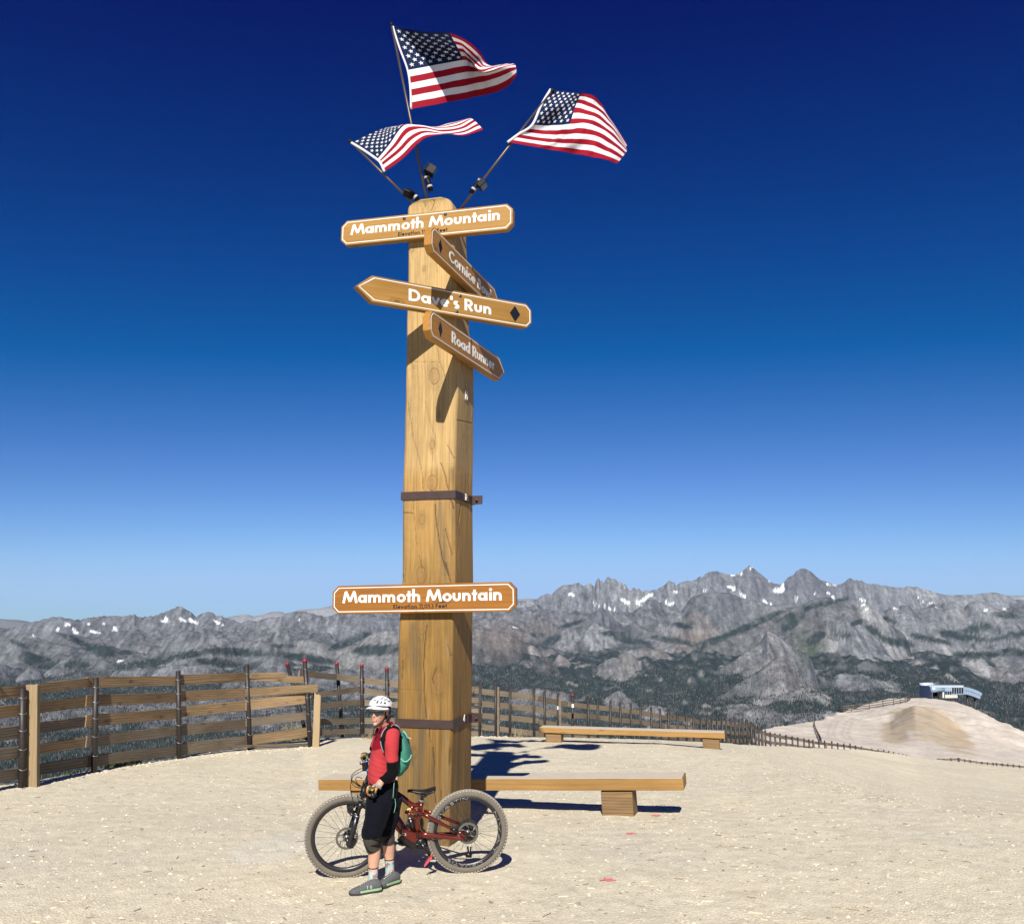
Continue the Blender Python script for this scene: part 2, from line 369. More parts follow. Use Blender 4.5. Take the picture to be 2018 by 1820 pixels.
def ground_colour(x, y, z):
    px, py = proj(x, y, z)
    n1 = fbm(x * .35, y * .35, 4, 31); n2 = fbm(x * 1.7, y * 1.7, 4, 37)
    c = np.zeros((len(x), 3)); base = np.array([.585, .53, .405])
    c[:] = base * (1 + 0.10 * n1 + 0.10 * n2)[:, None]
    yel = sstep(.05, .5, n1)[:, None] * .35; c = c * (1 - yel) + np.array([.56, .485, .34]) * yel
    grey = sstep(.1, .5, fbm(x * .5 + 9, y * .5, 4, 41))[:, None] * .5; c = c * (1 - grey) + np.array([.51, .475, .385]) * grey
    q = np.sqrt(((px - 535) / 92) ** 2 + ((py - 1672 + .22 * (px - 535)) / 26) ** 2) + .25 * n2
    pt = (sstep(1.05, .9, q) * (y < 20))[:, None] * .6; c = c * (1 - pt) + np.array([.57, .54, .46]) * pt
    # pinkish pumice of the hill
    f = sstep(30, 60, y)[:, None]; n3 = fbm(x * .03, y * .03, 5, 51); n4 = fbm(x * .12, y * .04, 5, 53)
    n5 = fbm(x * .5, y * .16, 5, 57); trk = sstep(.55, .8, ridged(x * .03 + y * .012, y * .004, 3, 59)) * .12; hill = np.array([.585, .525, .45]) * (1 + .16 * n3 + .16 * n4 + .30 * n5 - trk)[:, None]
    rd = np.abs(px - np.interp(py, [1368, 1376, 1385, 1400, 1420, 1445, 1470], [1800, 1815, 1770, 1700, 1660, 1650, 1668])); tr = np.exp(-((rd - 9) / 3.0) ** 2) + np.exp(-((rd - 20) / 3.5) ** 2); tr = (tr * .16 * sstep(90, 130, y))[:, None]; hill = hill * (1 - tr)
    sc = sstep(.1, .5, fbm(x * .9, y * .3, 4, 58))[:, None] * .30; hill = hill * (1 - sc) + np.array([.33, .28, .235]) * sc
    c = c * (1 - f) + hill * f
    def blob(cx, cy, rx, ry, rot=0):
        a = R(rot); dx = px - cx; dy = py - cy; X = dx * math.cos(a) + dy * math.sin(a); Y = -dx * math.sin(a) + dy * math.cos(a)
        return 1 - np.sqrt((X / rx) ** 2 + (Y / ry) ** 2)
    nz = fbm(x * .06, y * .06, 5, 61); nb = fbm(x * .25, y * .1, 5, 67)
    m = np.maximum.reduce([blob(1800, 1412, 60, 36, 40), blob(1850, 1432, 85, 30, 38), blob(1765, 1442, 34, 26)])
    m = (sstep(-.12, .30, m + .45 * nz + .40 * nb) * f[:, 0] * sstep(235, 205, y))[:, None]
    c = c * (1 - m * .8) + np.array([.40, .32, .215]) * (1 + .45 * nb + .35 * n5)[:, None] * m * .8
    o = (sstep(0, .4, blob(1880, 1440, 70, 14, 42) + .3 * nb) * f[:, 0])[:, None]; c = c * (1 - o * .5) + np.array([.46, .35, .23]) * o * .5
    d = (sstep(.1, .45, nb + .35 * nz) * sstep(80, 120, y))[:, None]; c = c * (1 - d * .25) + np.array([.30, .24, .18]) * d * .25
    rk = (sstep(400, 900, y))[:, None]; c = c * (1 - rk) + np.array([.25, .23, .20]) * rk
    # flank of the summit beyond the left fence is scree
    return np.clip(c, .02, .9)
t = NT('gravel'); v = t.coord(); vc = t.n('VertexColor', layer_name='col')
a = t.noise(v, 55, 3, .6); b = t.noise(v, 7, 5, .6); vo = t.n('TexVoronoi', feature='F1'); vo.inputs['Scale'].default_value = 48; t.l(v, vo.inputs['Vector'])
vo2 = t.n('TexVoronoi', feature='F1'); vo2.inputs['Scale'].default_value = 16; t.l(v, vo2.inputs['Vector'])
c = t.mix(vc.outputs[0], t.ramp(a, [(.3, .74), (.5, 1.0), (.72, 1.14)]), 1.0, 'MULTIPLY')
c = t.mix(c, t.ramp(b, [(.3, .86), (.55, 1.0), (.75, 1.08)]), 1.0, 'MULTIPLY')
sp = t.n('SeparateColor'); t.l(vo2.outputs['Color'], sp.inputs[0])
c = t.mix(c, (.26, .22, .17), t.math('MULTIPLY', t.ramp(sp.outputs[0], [(.90, 0), (.93, .7)]), t.ramp(vo2.outputs['Distance'], [(.18, 1), (.3, 0)])))
c = t.mix(c, (.74, .69, .58), t.math('MULTIPLY', t.ramp(sp.outputs[1], [(.96, 0), (.98, .4)]), t.ramp(vo2.outputs['Distance'], [(.15, 1), (.28, 0)])))
h = t.mix(a, vo.outputs['Distance'], .5); t.bump(h, .55, .02)
M_GRAV = t.fin(c, .95, 0, .1)
# front fan: columns of equal direction, rows of growing distance
uu = np.concatenate([np.linspace(-2.2, -.72, 30, endpoint=False), np.linspace(-.72, .72, 700), np.linspace(.72, 2.2, 30)[1:]])
yy = np.concatenate([np.linspace(1.0, 5, 14, endpoint=False), np.linspace(5, 20, 260, endpoint=False), np.linspace(20, 44, 110, endpoint=False), 44 * (420 / 44) ** np.linspace(0, 1, 170, endpoint=False), 420 * (2400 / 420) ** np.linspace(0, 1, 34)])
U, Y = np.meshgrid(uu, yy); X = U * Y; Z = ground_z(X.ravel(), Y.ravel())
V = np.stack([X.ravel(), Y.ravel(), Z], 1)
ground = np_mesh('ground', V, grid_faces(len(yy), len(uu)), M_GRAV, True, ground_colour(V[:, 0], V[:, 1], V[:, 2])); props(ground, kind='structure')
# the same plateau behind and beside the camera
bx, by = np.meshgrid(np.linspace(-60, 60, 61), np.linspace(-60, 1.02, 40)); bzz = plane_z(by) - np.clip((np.hypot(bx, by) - 30), 0, 99) * .3
wdt = np.abs(bx) > 2.1; V = np.stack([bx.ravel(), by.ravel(), bzz.ravel()], 1)
back = np_mesh('ground', V, grid_faces(40, 61), M_GRAV, True, ground_colour(V[:, 0], V[:, 1] * 0 + 5, V[:, 2])); props(back, kind='structure')

# loose stones lying on the gravel: one mesh, nobody could count them
def pebbles(name, n, ymin, ymax, rmin, rmax, mat, seed, umax=.66, pw=1.0, clusters=None):
    rg = np.random.RandomState(seed)
    y = ymin + (ymax - ymin) * rg.rand(n) ** pw; x = rg.uniform(-umax, umax, n) * y
    if clusters is not None: x, y = clusters(rg, n)
    r = rmin + (rmax - rmin) * rg.rand(n) ** 5; z = ground_z(x, y)
    base = np.array([[1, 0, 0], [0, 1, 0], [-1, 0, 0], [0, -1, 0], [0, 0, .8], [.6, .6, .35], [-.6, .6, .35], [-.6, -.6, .35], [.6, -.6, .35]])
    F0 = np.array([[0, 5, 4], [5, 1, 4], [1, 6, 4], [6, 2, 4], [2, 7, 4], [7, 3, 4], [3, 8, 4], [8, 0, 4], [0, 1, 5], [1, 2, 6], [2, 3, 7], [3, 0, 8]])
    B = base[None] * (1 + .35 * rg.uniform(-1, 1, (n, 9, 3))); an = rg.uniform(0, 6.28, n); ca, sa = np.cos(an)[:, None], np.sin(an)[:, None]
    sx = r[:, None] * rg.uniform(.7, 1.5, (n, 1)); sy = r[:, None]; sz = r[:, None] * rg.uniform(.5, .95, (n, 1))
    bx = B[:, :, 0] * sx; by_ = B[:, :, 1] * sy
    P = np.stack([x[:, None] + bx * ca - by_ * sa, y[:, None] + bx * sa + by_ * ca, z[:, None] - r[:, None] * .15 + B[:, :, 2] * sz], -1).reshape(-1, 3)
    F = (F0[None] + (np.arange(n) * 9)[:, None, None]).reshape(-1, 3)
    tone = rg.rand(n); c = np.array([.50, .445, .335])[None] * (.82 + .36 * tone)[:, None]; c[tone > .985] = [.60, .56, .47]; c[tone < .10] = [.22, .19, .15]
    o = np_mesh(name, P, F, mat, False, np.repeat(c, 9, 0)); return o
t = NT('stone'); vc = t.n('VertexColor', layer_name='col'); v = t.coord()
M_STONE = t.fin(t.mix(vc.outputs[0], t.ramp(t.noise(v, 60, 3), [(.3, .8), (.7, 1.15)]), 1.0, 'MULTIPLY'), .9, 0, .15)
props(pebbles('gravel_stones', 30000, 5.5, 27, .004, .024, M_STONE, 5, pw=1.1), 'small pale pebbles strewn over the sandy summit ground', 'gravel', kind='stuff')

# slivers of bark and straw lying flat on the ground
rg = np.random.RandomState(17); n = 1100; y = 5.5 + 13 * rg.rand(n) ** 1.1; x = rg.uniform(-.64, .64, n) * y; L = rg.uniform(.012, .075, n) * (.6 + rg.rand(n)); W = rg.uniform(.0012, .0034, n); an = rg.normal(0, .8, n)
P = []
for sx, sy in ((-1, -1), (1, -1), (1, 1), (-1, 1)): xx = x + sx * L / 2 * np.cos(an) - sy * W * np.sin(an); yy_ = y + sx * L / 2 * np.sin(an) + sy * W * np.cos(an); P.append((xx, yy_))
bot = [np.stack([a, b, ground_z(a, b) + .001], 1) for a, b in P]; topz = [q + np.array([0, 0, .006]) for q in bot]; V = np.stack(bot + topz, 1).reshape(-1, 3)
F = (np.array([[4, 5, 6, 7], [0, 1, 5, 4], [1, 2, 6, 5], [2, 3, 7, 6], [3, 0, 4, 7]])[None] + (np.arange(n) * 8)[:, None, None]).reshape(-1, 4)
tone = rg.rand(n); c = np.where((tone > .55)[:, None], np.array([[.58, .51, .38]]), np.array([[.27, .21, .14]])) * rg.uniform(.7, 1.2, (n, 1))
props(np_mesh('wood_slivers', V, F, M_STONE, False, np.repeat(c, 8, 0)), 'thin slivers of bark and straw scattered over the gravel', 'debris', kind='stuff')
# coarser stones pushed up along the foot of the left fence and the plateau edge
def edge_cl(rg, n):
    f = rg.rand(n); px = np.interp(f, [0, .5, 1], [-20, 620, 1000]); py = np.interp(px, [-20, 44, 186, 354, 493, 612, 675, 1000], [1562, 1551, 1522, 1495, 1478, 1471, 1449, 1450]); xs, ys = [], []
    for a, b, o in zip(px, py, rg.normal(.15, .22, n)): u_, s_ = us(a, b); yq = 1.828 / (-s_ - .07) if (-s_ - .07) > .02 else 25; yq = min(yq, 26) + o; xs.append(u_ * yq); ys.append(yq)
    return np.array(xs), np.array(ys)
props(pebbles('edge_stones', 2600, 5, 26, .008, .05, M_STONE, 6, clusters=edge_cl), 'coarser stones pushed up along the foot of the fences', 'gravel', kind='stuff')
# ================================================================== MOUNTAINS
def poly(s): return np.array([[float(q) for q in p.split(',')] for p in s.split()])
SKY_R = poly("560,1216 700,1210 800,1200 900,1192 960,1200 1000,1188 1021,1181.6 1056,1179 1068,1171 1079,1166.6 1088,1169.4 1093,1163 1102,1156 1111,1150.4 1126,1149.4 1142,1145 1150,1152.4 1157,1150 1165.5,1146.5 1170,1151 1173,1155 1176,1143.6 1181,1135.4 1185,1142.6 1188.5,1142 1191,1147.5 1197,1137.7 1200.5,1133 1207,1138.7 1214,1137.7 1220,1143.6 1224,1142.6 1232,1150.4 1235,1147 1239.6,1159 1243.5,1158.3 1246,1160 1251,1154.3 1256,1159.6 1262,1157 1268,1163 1277,1160 1282.5,1162 1289.4,1159.6 1296.4,1159 1304,1155 1313,1150 1321.4,1140.7 1328.7,1145 1331.6,1144.7 1335.5,1152 1343.3,1145.8 1359,1141 1366.7,1143.9 1370,1140.7 1374.6,1140.4 1383.3,1133 1388,1135.5 1394,1128.6 1405.8,1123.4 1417.5,1122.4 1430,1126.7 1437,1129 1452.7,1130.6 1468.3,1122.8 1483,1111.5 1487.8,1113 1497.6,1121.8 1509.3,1131.6 1518,1139.4 1530.8,1147.2 1544.5,1149 1552.3,1143.3 1558,1135.5 1571.8,1129.6 1575.7,1122.8 1585.5,1117.9 1594.3,1117.3 1606,1123.7 1614.8,1132.5 1622.6,1139.4 1638,1144.2 1653.8,1150 1664.5,1147.8 1674,1143 1678,1138 1684,1136 1690.7,1141.6 1695.6,1140 1700,1142.5 1705,1140.6 1713,1146.9 1722.8,1148.2 1736.4,1147.8 1744,1151.3 1752,1150.7 1765.5,1154 1773.3,1154 1788.8,1156 1796.6,1151.7 1806.3,1154 1816,1153.3 1823.8,1157.5 1839.4,1160.5 1847,1164.3 1878,1171 1897.7,1170 1926.8,1169.2 1946,1166.3 1967.6,1164.7 1981,1167.3 1995,1172 2006.5,1178 2018,1179 2100,1175 2250,1190 2500,1170 2800,1195")
SKY_L = poly("-800,1260 -500,1235 -250,1262 -120,1275 -40,1262 0,1248 19.5,1239.6 35,1233 58.6,1225 82,1219 97.7,1214.6 109,1213.6 125,1216 140.6,1219 156,1219.7 170,1215.8 187.5,1214 201,1212 215,1213 227.5,1215.6 234,1214 252,1210.7 262,1209 265.6,1212 273,1215 289,1213 302,1212 312.5,1207.4 324,1203.5 336,1198.6 347.6,1193 353.5,1192.8 359,1196.7 365,1201.5 375,1206 383,1214 390.6,1208.8 394,1207.4 405.8,1205 417.5,1206.4 423,1212 434,1211.3 441,1217 458.5,1220 474,1226 486,1222 503.5,1222 530.8,1215 556,1212.3 564,1207.4 579.7,1202.5 597,1203.5 609,1206.4 628.5,1211.3 642,1214 657.8,1208.8 700,1205 800,1222 900,1232 1000,1245 1100,1260 1250,1280 1400,1300 2800,1400")
FAR = poly("-800,1240 -300,1215 0,1219 20,1220 40,1221 58,1224 75,1229 130,1240 165,1225 200,1215 230,1212.5 262,1218 300,1222 443,1216 466,1213 485,1209.4 501.5,1214 519,1210 534.8,1205 554,1204.5 564,1208.5 576,1206 589,1201 628.5,1198.6 654,1192.8 690,1187 730,1196 775,1190 820,1199 870,1188 920,1194 960,1184 1000,1181 1040,1178.5 1060,1180 1100,1200 1600,1200 1700,1170 2800,1180")
def us_arr(px, py):
    X = (px - 1009) / FOC; v = (910 - py) / FOC; d = CT - v * ST; return X / d, (ST + v * CT) / d
def curve(P, pxs, jag=0.0, seed=0, f=.12):
    py = np.interp(pxs, P[:, 0], P[:, 1])
    if jag: py = py + jag * fbm(pxs * f, pxs * 0 + seed, 4, seed)
    return py
NCOL = 1500
PX = np.linspace(-330, 2348, NCOL)                       # columns, 2018-px picture directions
UC = us_arr(PX, np.full(NCOL, 1260.))[0]
yk = np.concatenate([np.linspace(2.6, 5, 34, endpoint=False), np.linspace(5, 17.2, 400)])
YR = yk * 1000
# base slope of the country, given as picture rows by distance (km)
BL = [(2.6, 1680), (3, 1610), (4, 1525), (5, 1475), (6, 1435), (7, 1398), (8, 1356), (9, 1318), (10, 1286), (11, 1262), (12.5, 1240), (14, 1262), (17.5, 1300)]
BM = [(2.6, 1680), (3, 1610), (4, 1530), (5, 1480), (6, 1440), (7, 1405), (8, 1372), (9, 1340), (10, 1310), (11, 1290), (12, 1272), (13, 1255), (14, 1228), (15, 1200), (17.5, 1230)]
BR = [(2.6, 1680), (3, 1610), (4, 1530), (5, 1478), (6, 1438), (7, 1400), (8, 1366), (9, 1336), (10, 1312), (11, 1290), (12, 1266), (13, 1238), (14, 1214), (15, 1192), (17.5, 1230)]
def brow(B): return np.interp(yk, [b[0] for b in B], [b[1] for b in B])
bl, bm_, br = brow(BL), brow(BM), brow(BR)
wl = sstep(760, 560, PX); wr = sstep(1500, 1750, PX); wm = 1 - wl - wr; wm = np.clip(wm, 0, 1)
PYB = bl[:, None] * wl + bm_[:, None] * wm + br[:, None] * wr
U2 = np.repeat(UC[None], len(YR), 0); Y2 = np.repeat(YR[:, None], NCOL, 1)
def z_of(py, y): v = (910 - py) / FOC; return CAMZ + (ST + v * CT) / (CT - v * ST) * y
Zm = z_of(PYB, Y2); X2 = U2 * Y2
big = ridged(X2 / 2600, Y2 / 2600, 5, 71); med = ridged(X2 / 900, Y2 / 900, 5, 81); fin_ = fbm(X2 / 260, Y2 / 260, 5, 91)
amp = np.interp(yk, [2.6, 5, 8, 12, 17], [25, 60, 130, 190, 210])[:, None]
Zm = Zm + amp * ((big - .45) * 1.5 + (med - .42) * .75) + amp * .34 * fin_ + amp * .07 * fbm(X2 / 90, Y2 / 90, 3, 93)
def smax(a, b, k): h = np.clip(.5 + .5 * (a - b) / k, 0, 1); return b * (1 - h) + a * h + k * h * (1 - h)
ROCK = np.zeros(Zm.shape); TINT = np.zeros(Zm.shape + (3,)) + np.array([.205, .20, .20])
wx = fbm(X2 / 700, Y2 / 700, 4, 101); wy = ridged(X2 / 800, Y2 / 1600, 4, 111); wq = ridged(X2 / 330, Y2 / 900, 4, 118)
def ridge(P, yc, front, backs, col, jag=1.2, seed=1, spur=1.0, rock=1.0, px0=None, px1=None, fx=.12, k=14):
    global Zm, ROCK, TINT
    pyc = curve(P, PX, jag, seed, fx); ycc = (yc(PX) if callable(yc) else np.full(NCOL, yc)) * 1000.
    zc = z_of(pyc, ycc)[None]; d = Y2 - ycc[None]
    fr = np.where(d < 0, -d * front, d * backs); near = np.clip(np.abs(d) / 500, 0, 1)
    zz = zc - fr - spur * near * ((1 - wy) * 150 + (1 - wq) * 70 + 50 * wx)
    if px0 is not None: m = (sstep(px0 - 40, px0 + 10, PX) * sstep(px1 + 40, px1 - 10, PX))[None]; zz = zz - (1 - m) * 900
    win = sstep(-20, 25, zz - Zm) * rock; Zm = smax(zz, Zm, k)
    ROCK = np.maximum(ROCK * (1 - win * .0), win); c = np.array(col); TINT[:] = TINT * (1 - win[..., None]) + c * win[..., None]
def dome(px, py, yc, wpx, h, col, asp=1.5, pw=2.0, skew=0):
    """bare rock dome: swells out of the slope so that its top shows at picture point px, py; half width wpx, h metres tall"""
    global Zm, ROCK, TINT
    j = int(np.clip(np.searchsorted(PX, px), 0, NCOL - 1)); hp = h * .75
    pyc = proj(UC[j] * YR, YR, Zm[:, j] + hp)[1]; k = np.where((pyc <= py) & (YR > 4000))[0]
    y0 = YR[k[0]] if len(k) else yc * 1000.
    x0 = UC[j] * y0; r = wpx / FOC * y0
    m = (np.abs(PX - px) < wpx * 2.2)[None] & (np.abs(YR - y0) < r * asp * 2.2)[:, None]; ii = np.where(m.any(1))[0]; jj = np.where(m.any(0))[0]
    sl = (slice(ii[0], ii[-1] + 1), slice(jj[0], jj[-1] + 1)); xs, ys = X2[sl], Y2[sl]
    dx = (xs - x0) / r; dy = (ys - y0) / (r * asp)
    q = np.sqrt(dx * dx + dy * dy) + .30 * fbm(xs / r * .9, ys / r * .9, 5, int(px) % 50)
    add = h * 1.15 * np.clip(1 - np.clip(q, 0, 2) ** 2.2, 0, 1) ** .9 * (1 + .14 * fbm(xs / r * 3, ys / r * 1.5, 4, 5))
    Zm[sl] += add; win = sstep(1.06, .90, q + .22 * fbm(xs / r * 4, ys / r * 4, 4, 8))
    ROCK[sl] = np.maximum(ROCK[sl], win); TINT[sl] = TINT[sl] * (1 - win[..., None]) + np.array(col) * win[..., None]
DG = (.165, .17, .185); LG = (.33, .325, .31); MG = (.225, .225, .23); PALE = (.42, .39, .34); TAN = (.33, .27, .215); BRN = (.20, .155, .135)
ridge(SKY_R, 15.9, 1.05, .9, (.26, .262, .265), 1.6, 2, 1.0, fx=.35, px0=600, px1=2700)
ridge(SKY_L, lambda p: np.interp(p, [-300, 150, 350, 600, 900], [11.2, 12.0, 12.6, 12.4, 13]), .62, .7, MG, 1.0, 3, .8, px0=-900, px1=900, fx=.3)
# nearer ridges, each traced along its crest
ridge(poly("1180,1330 1240,1290 1280.8,1240 1320,1215 1345,1203 1363,1177.5 1372.6,1172.6 1395,1168 1417.5,1164.8 1443,1167.7 1466,1177.5 1495.6,1183 1523,1193 1532.7,1187 1542,1188 1554,1199 1600,1225 1660,1260"), 13.2, .7, .6, (.19, .195, .195), .8, 4, .7, px0=1230, px1=1650)
ridge(poly("1140,1235 1160,1215 1180,1200 1186,1195 1195,1201 1215,1222 1250,1250 1300,1280"), 13.8, .8, .7, (.185, .185, .195), .8, 5, .5, px0=1120, px1=1290)
ridge(poly("1020,1262 1040,1238 1065,1215 1090,1225 1120,1250 1160,1275"), 13.2, .8, .7, (.225, .195, .18), .8, 6, .6, px0=1015, px1=1150)
ridge(poly("740,1300 800,1262 850,1238 880,1230 930,1236 960,1238 990,1242 1030,1262 1080,1290 1150,1318 1250,1350"), 10.2, .45, .5, (.25, .185, .15), 1.2, 7, .8, rock=.45, px0=700, px1=1230)
ridge(poly("1330,1290 1380,1262 1450,1245 1500,1225 1554,1201 1583.5,1191 1609,1179.4 1630,1175 1652,1176.5 1674,1183 1689.7,1192.5 1715,1203 1760,1232 1800,1260"), 11.4, .5, .6, (.22, .205, .175), .8, 8, .8, rock=.75, px0=1380, px1=1790)
ridge(poly("1740,1215 1760,1208 1781,1197.4 1794.7,1198 1810,1206 1830,1202 1845,1196 1870,1205 1900,1215 1960,1212 2030,1206 2200,1215"), 12.2, .7, .6, (.20, .20, .21), .8, 9, .7, px0=1745, px1=2700)
ridge(poly("1260,1395 1330,1365 1400,1325 1450,1298 1480,1280 1500,1262 1513,1240 1527,1246 1552,1265 1574,1281 1620,1300"), 9.0, .50, .6, (.31, .29, .26), 1.0, 10, .7, rock=.85, px0=1290, px1=1600)
ridge(poly("1380,1400 1440,1352 1500,1316 1530,1299 1545,1298 1560,1312 1600,1330"), 8.3, .5, .7, (.28, .265, .245), .8, 12, .7, rock=.8, px0=1400, px1=1570)
ridge(poly("-300,1262 -60,1262 0,1262 40,1247 60,1250 90,1262 150,1275 210,1288 250,1300 300,1318 400,1340"), 10.2, .42, .5, (.225, .22, .21), .8, 13, .7, rock=.9, px0=-900, px1=300)
ridge(poly("180,1330 260,1295 300,1270 340,1247 370,1240 420,1250 480,1268 560,1290 620,1300 700,1325"), 11.0, .5, .6, (.225, .225, .22), .8, 14, .8, rock=.9, px0=240, px1=640)
ridge(poly("420,1320 470,1295 500,1280 560,1258 610,1262 660,1280 700,1275 760,1250 820,1262"), 10.3, .5, .5, (.245, .24, .23), .8, 15, .7, rock=.9, px0=440, px1=900)
for a in [
    (1173, 1249, 10.2, 42, 110, LG), (1112, 1256, 10.4, 30, 85, (.29, .285, .27)), (1078, 1288, 9.2, 10, 30, PALE), (1052, 1284, 9.4, 12, 30, PALE),
    (1109, 1300, 8.9, 14, 55, LG), (1250, 1282, 9.8, 24, 40, (.30, .295, .27)), (1330, 1262, 10.6, 50, 80, (.27, .27, .26)), (1215, 1310, 8.6, 38, 70, (.30, .28, .25)),
    (1240, 1296, 9.0, 22, 45, (.31, .275, .22)), (1290, 1290, 9.3, 32, 35, TAN), (1372, 1255, 10.9, 45, 42, (.30, .25, .20)), (1222, 1372, 6.6, 34, 45, (.33, .31, .28)),
    (1283, 1402, 5.7, 26, 30, (.40, .36, .32)), (1060, 1365, 6.7, 60, 40, (.27, .25, .23)), (1480, 1310, 8.6, 40, 55, (.33, .31, .28)),
    (1728, 1213.5, 11.6, 34, 75, PALE), (1660, 1232, 11.0, 34, 70, (.29, .275, .25)), (1690, 1238, 10.6, 30, 55, (.29, .28, .25)), (1785, 1234, 10.4, 46, 120, LG),
    (1835, 1250, 10.0, 52, 80, (.27, .265, .26)), (1703, 1252, 9.6, 44, 90, (.28, .275, .27)), (1680, 1264, 9.2, 36, 80, (.26, .26, .26)), (1623, 1268, 9.3, 22, 45, PALE),
    (1765, 1287, 8.2, 30, 34, PALE), (1915, 1214, 11.2, 46, 95, (.36, .33, .28)), (1960, 1225, 10.8, 44, 80, (.31, .30, .28)), (2000, 1240, 10.2, 40, 80, (.28, .27, .26)),
    (1975, 1262, 9.4, 55, 95, (.27, .265, .26)), (1900, 1276, 8.8, 34, 50, (.27, .265, .25)), (1862, 1275, 8.9, 16, 28, PALE), (1922, 1306, 7.6, 26, 30, PALE), (1995, 1335, 6.6, 40, 45, (.36, .32, .28)),
    (1985, 1310, 7.4, 30, 40, (.32, .30, .27)), (1560, 1338, 7.4, 60, 26, (.36, .30, .25)), (1590, 1368, 6.3, 44, 34, (.38, .35, .29)), (1520, 1375, 6.2, 44, 24, (.36, .33, .29)), (1480, 1402, 5.5, 60, 24, (.30, .27, .24)),
    (1700, 1338, 7.2, 60, 22, (.30, .29, .27)), (1605, 1420, 5.2, 70, 30, (.33, .31, .28)), (2050, 1300, 8.0, 60, 90, (.28, .27, .26)),
    (118, 1318, 7.2, 22, 75, LG), (66, 1326, 7.0, 22, 80, (.26, .255, .25)), (258, 1320, 7.6, 36, 60, (.27, .265, .255)), (400, 1288, 8.8, 60, 110, (.27, .27, .265)), (375, 1308, 8.0, 60, 80, (.26, .26, .26)),
    (440, 1290, 8.6, 40, 60, (.27, .265, .25)), (520, 1262, 9.6, 60, 110, (.27, .265, .255)), (615, 1290, 8.6, 40, 26, (.32, .305, .27)), (708, 1288, 8.6, 44, 30, (.35, .32, .26)), (765, 1262, 9.4, 60, 60, (.33, .30, .26)),
    (605, 1310, 7.8, 16, 22, (.30, .28, .25)), (520, 1340, 7.2, 70, 40, (.27, .26, .25)), (700, 1330, 7.4, 90, 30, (.26, .25, .24)), (460, 1395, 5.9, 120, 50, (.27, .25, .23)), (250, 1400, 5.6, 130, 50, (.27, .25, .23)), (90, 1420, 5.3, 100, 50, (.26, .24, .22)),
    (560, 1420, 5.2, 90, 40, (.27, .25, .22)), (-80, 1330, 7.4, 80, 100, (.26, .255, .25)), (-160, 1400, 6, 90, 60, (.26, .25, .23)), (2200, 1260, 9.5, 90, 120, (.27, .26, .26)), (2160, 1330, 7.2, 70, 60, (.32, .30, .27))]:
    dome(*a)
PXv, PYv = proj(X2, Y2, Zm)
# ---- cover: forest, bare granite, scree, old snow
n_a = fbm(X2 / 900, Y2 / 900, 5, 121); n_b = fbm(X2 / 240, Y2 / 380, 5, 131); n_c = fbm(X2 / 90, Y2 / 220, 4, 141); n_d = fbm(X2 / 2100, Y2 / 2100, 4, 151)
gx = np.gradient(Zm, axis=1) / np.maximum(np.gradient(X2, axis=1), 1); gy = np.gradient(Zm, axis=0) / np.gradient(Y2, axis=0); slope = np.hypot(gx, gy)
tl = np.interp(PX, [-300, 300, 600, 950, 1200, 1500, 1800, 2300], [1345, 1330, 1300, 1262, 1270, 1262, 1275, 1285])[None]
low = sstep(-24, 26, PYv - tl + 26 * n_a + 12 * n_b)
sparse = sstep(-70, -10, PYv - tl) * sstep(.02, .30, n_b + .5 * n_a) * .9
forest = np.clip(np.maximum(low, sparse * .55), 0, 1)
forest = forest * (1 - ROCK * sstep(-.55, .15, .32 - n_b * .9 - .0 * n_c) * .96)
oc = fbm((X2 + .7 * Y2) / 420, (Y2 - .3 * X2) / 210, 6, 161, gain=.62); OUTC = sstep(.15, .30, oc + .22 * n_c + .10 * sstep(1330, 1470, PYv) - .05) * sstep(1262, 1330, PYv) * sstep(.30, -.05, fbm(X2 / 1500, Y2 / 1500, 3, 163) - .1)
forest = forest * (1 - .88 * OUTC)
forest = forest * (1 - sstep(.75, 1.1, slope) * .8)
FB = [(198, 1281, 34, 13, 10), (80, 1304, 42, 15, 15), (60, 1290, 20, 7, 20), (300, 1304, 70, 9, -12), (370, 1290, 40, 7, -8), (465, 1284, 72, 9, 4), (600, 1296, 70, 9, 8), (560, 1272, 26, 5, 0), (690, 1262, 50, 8, -22), (740, 1280, 60, 12, 0), (430, 1306, 60, 8, 5), (150, 1310, 30, 9, 0), (40, 1270, 26, 6, 25), (150, 1262, 40, 5, 22), (250, 1285, 20, 5, 0),
      (1212, 1249, 34, 7, 4), (1245, 1262, 40, 8, 8), (1085, 1262, 26, 9, -25), (1060, 1250, 16, 6, 0), (1330, 1262, 60, 6, 10), (1462, 1240, 100, 8, -24), (1400, 1262, 50, 6, -15), (1560, 1225, 30, 14, -40), (1610, 1255, 26, 12, -30), (1345, 1232, 26, 6, 10), (1130, 1228, 30, 5, -15), (1560, 1212, 40, 5, -20),
      (1640, 1186, 44, 5, -14), (1590, 1198, 36, 5, -24), (1772, 1266, 40, 10, 12), (1722, 1242, 26, 8, 40), (1690, 1226, 20, 6, -20), (1925, 1238, 36, 10, -10), (1830, 1258, 46, 6, 12), (1905, 1256, 56, 7, 5), (1985, 1212, 34, 6, 6), (1995, 1252, 50, 7, -12), (1870, 1246, 20, 6, 0), (1755, 1222, 20, 5, 20), (1660, 1250, 24, 6, 10), (1935, 1290, 60, 8, 0), (2000, 1285, 30, 8, 10)]
fbl = np.zeros(Zm.shape)
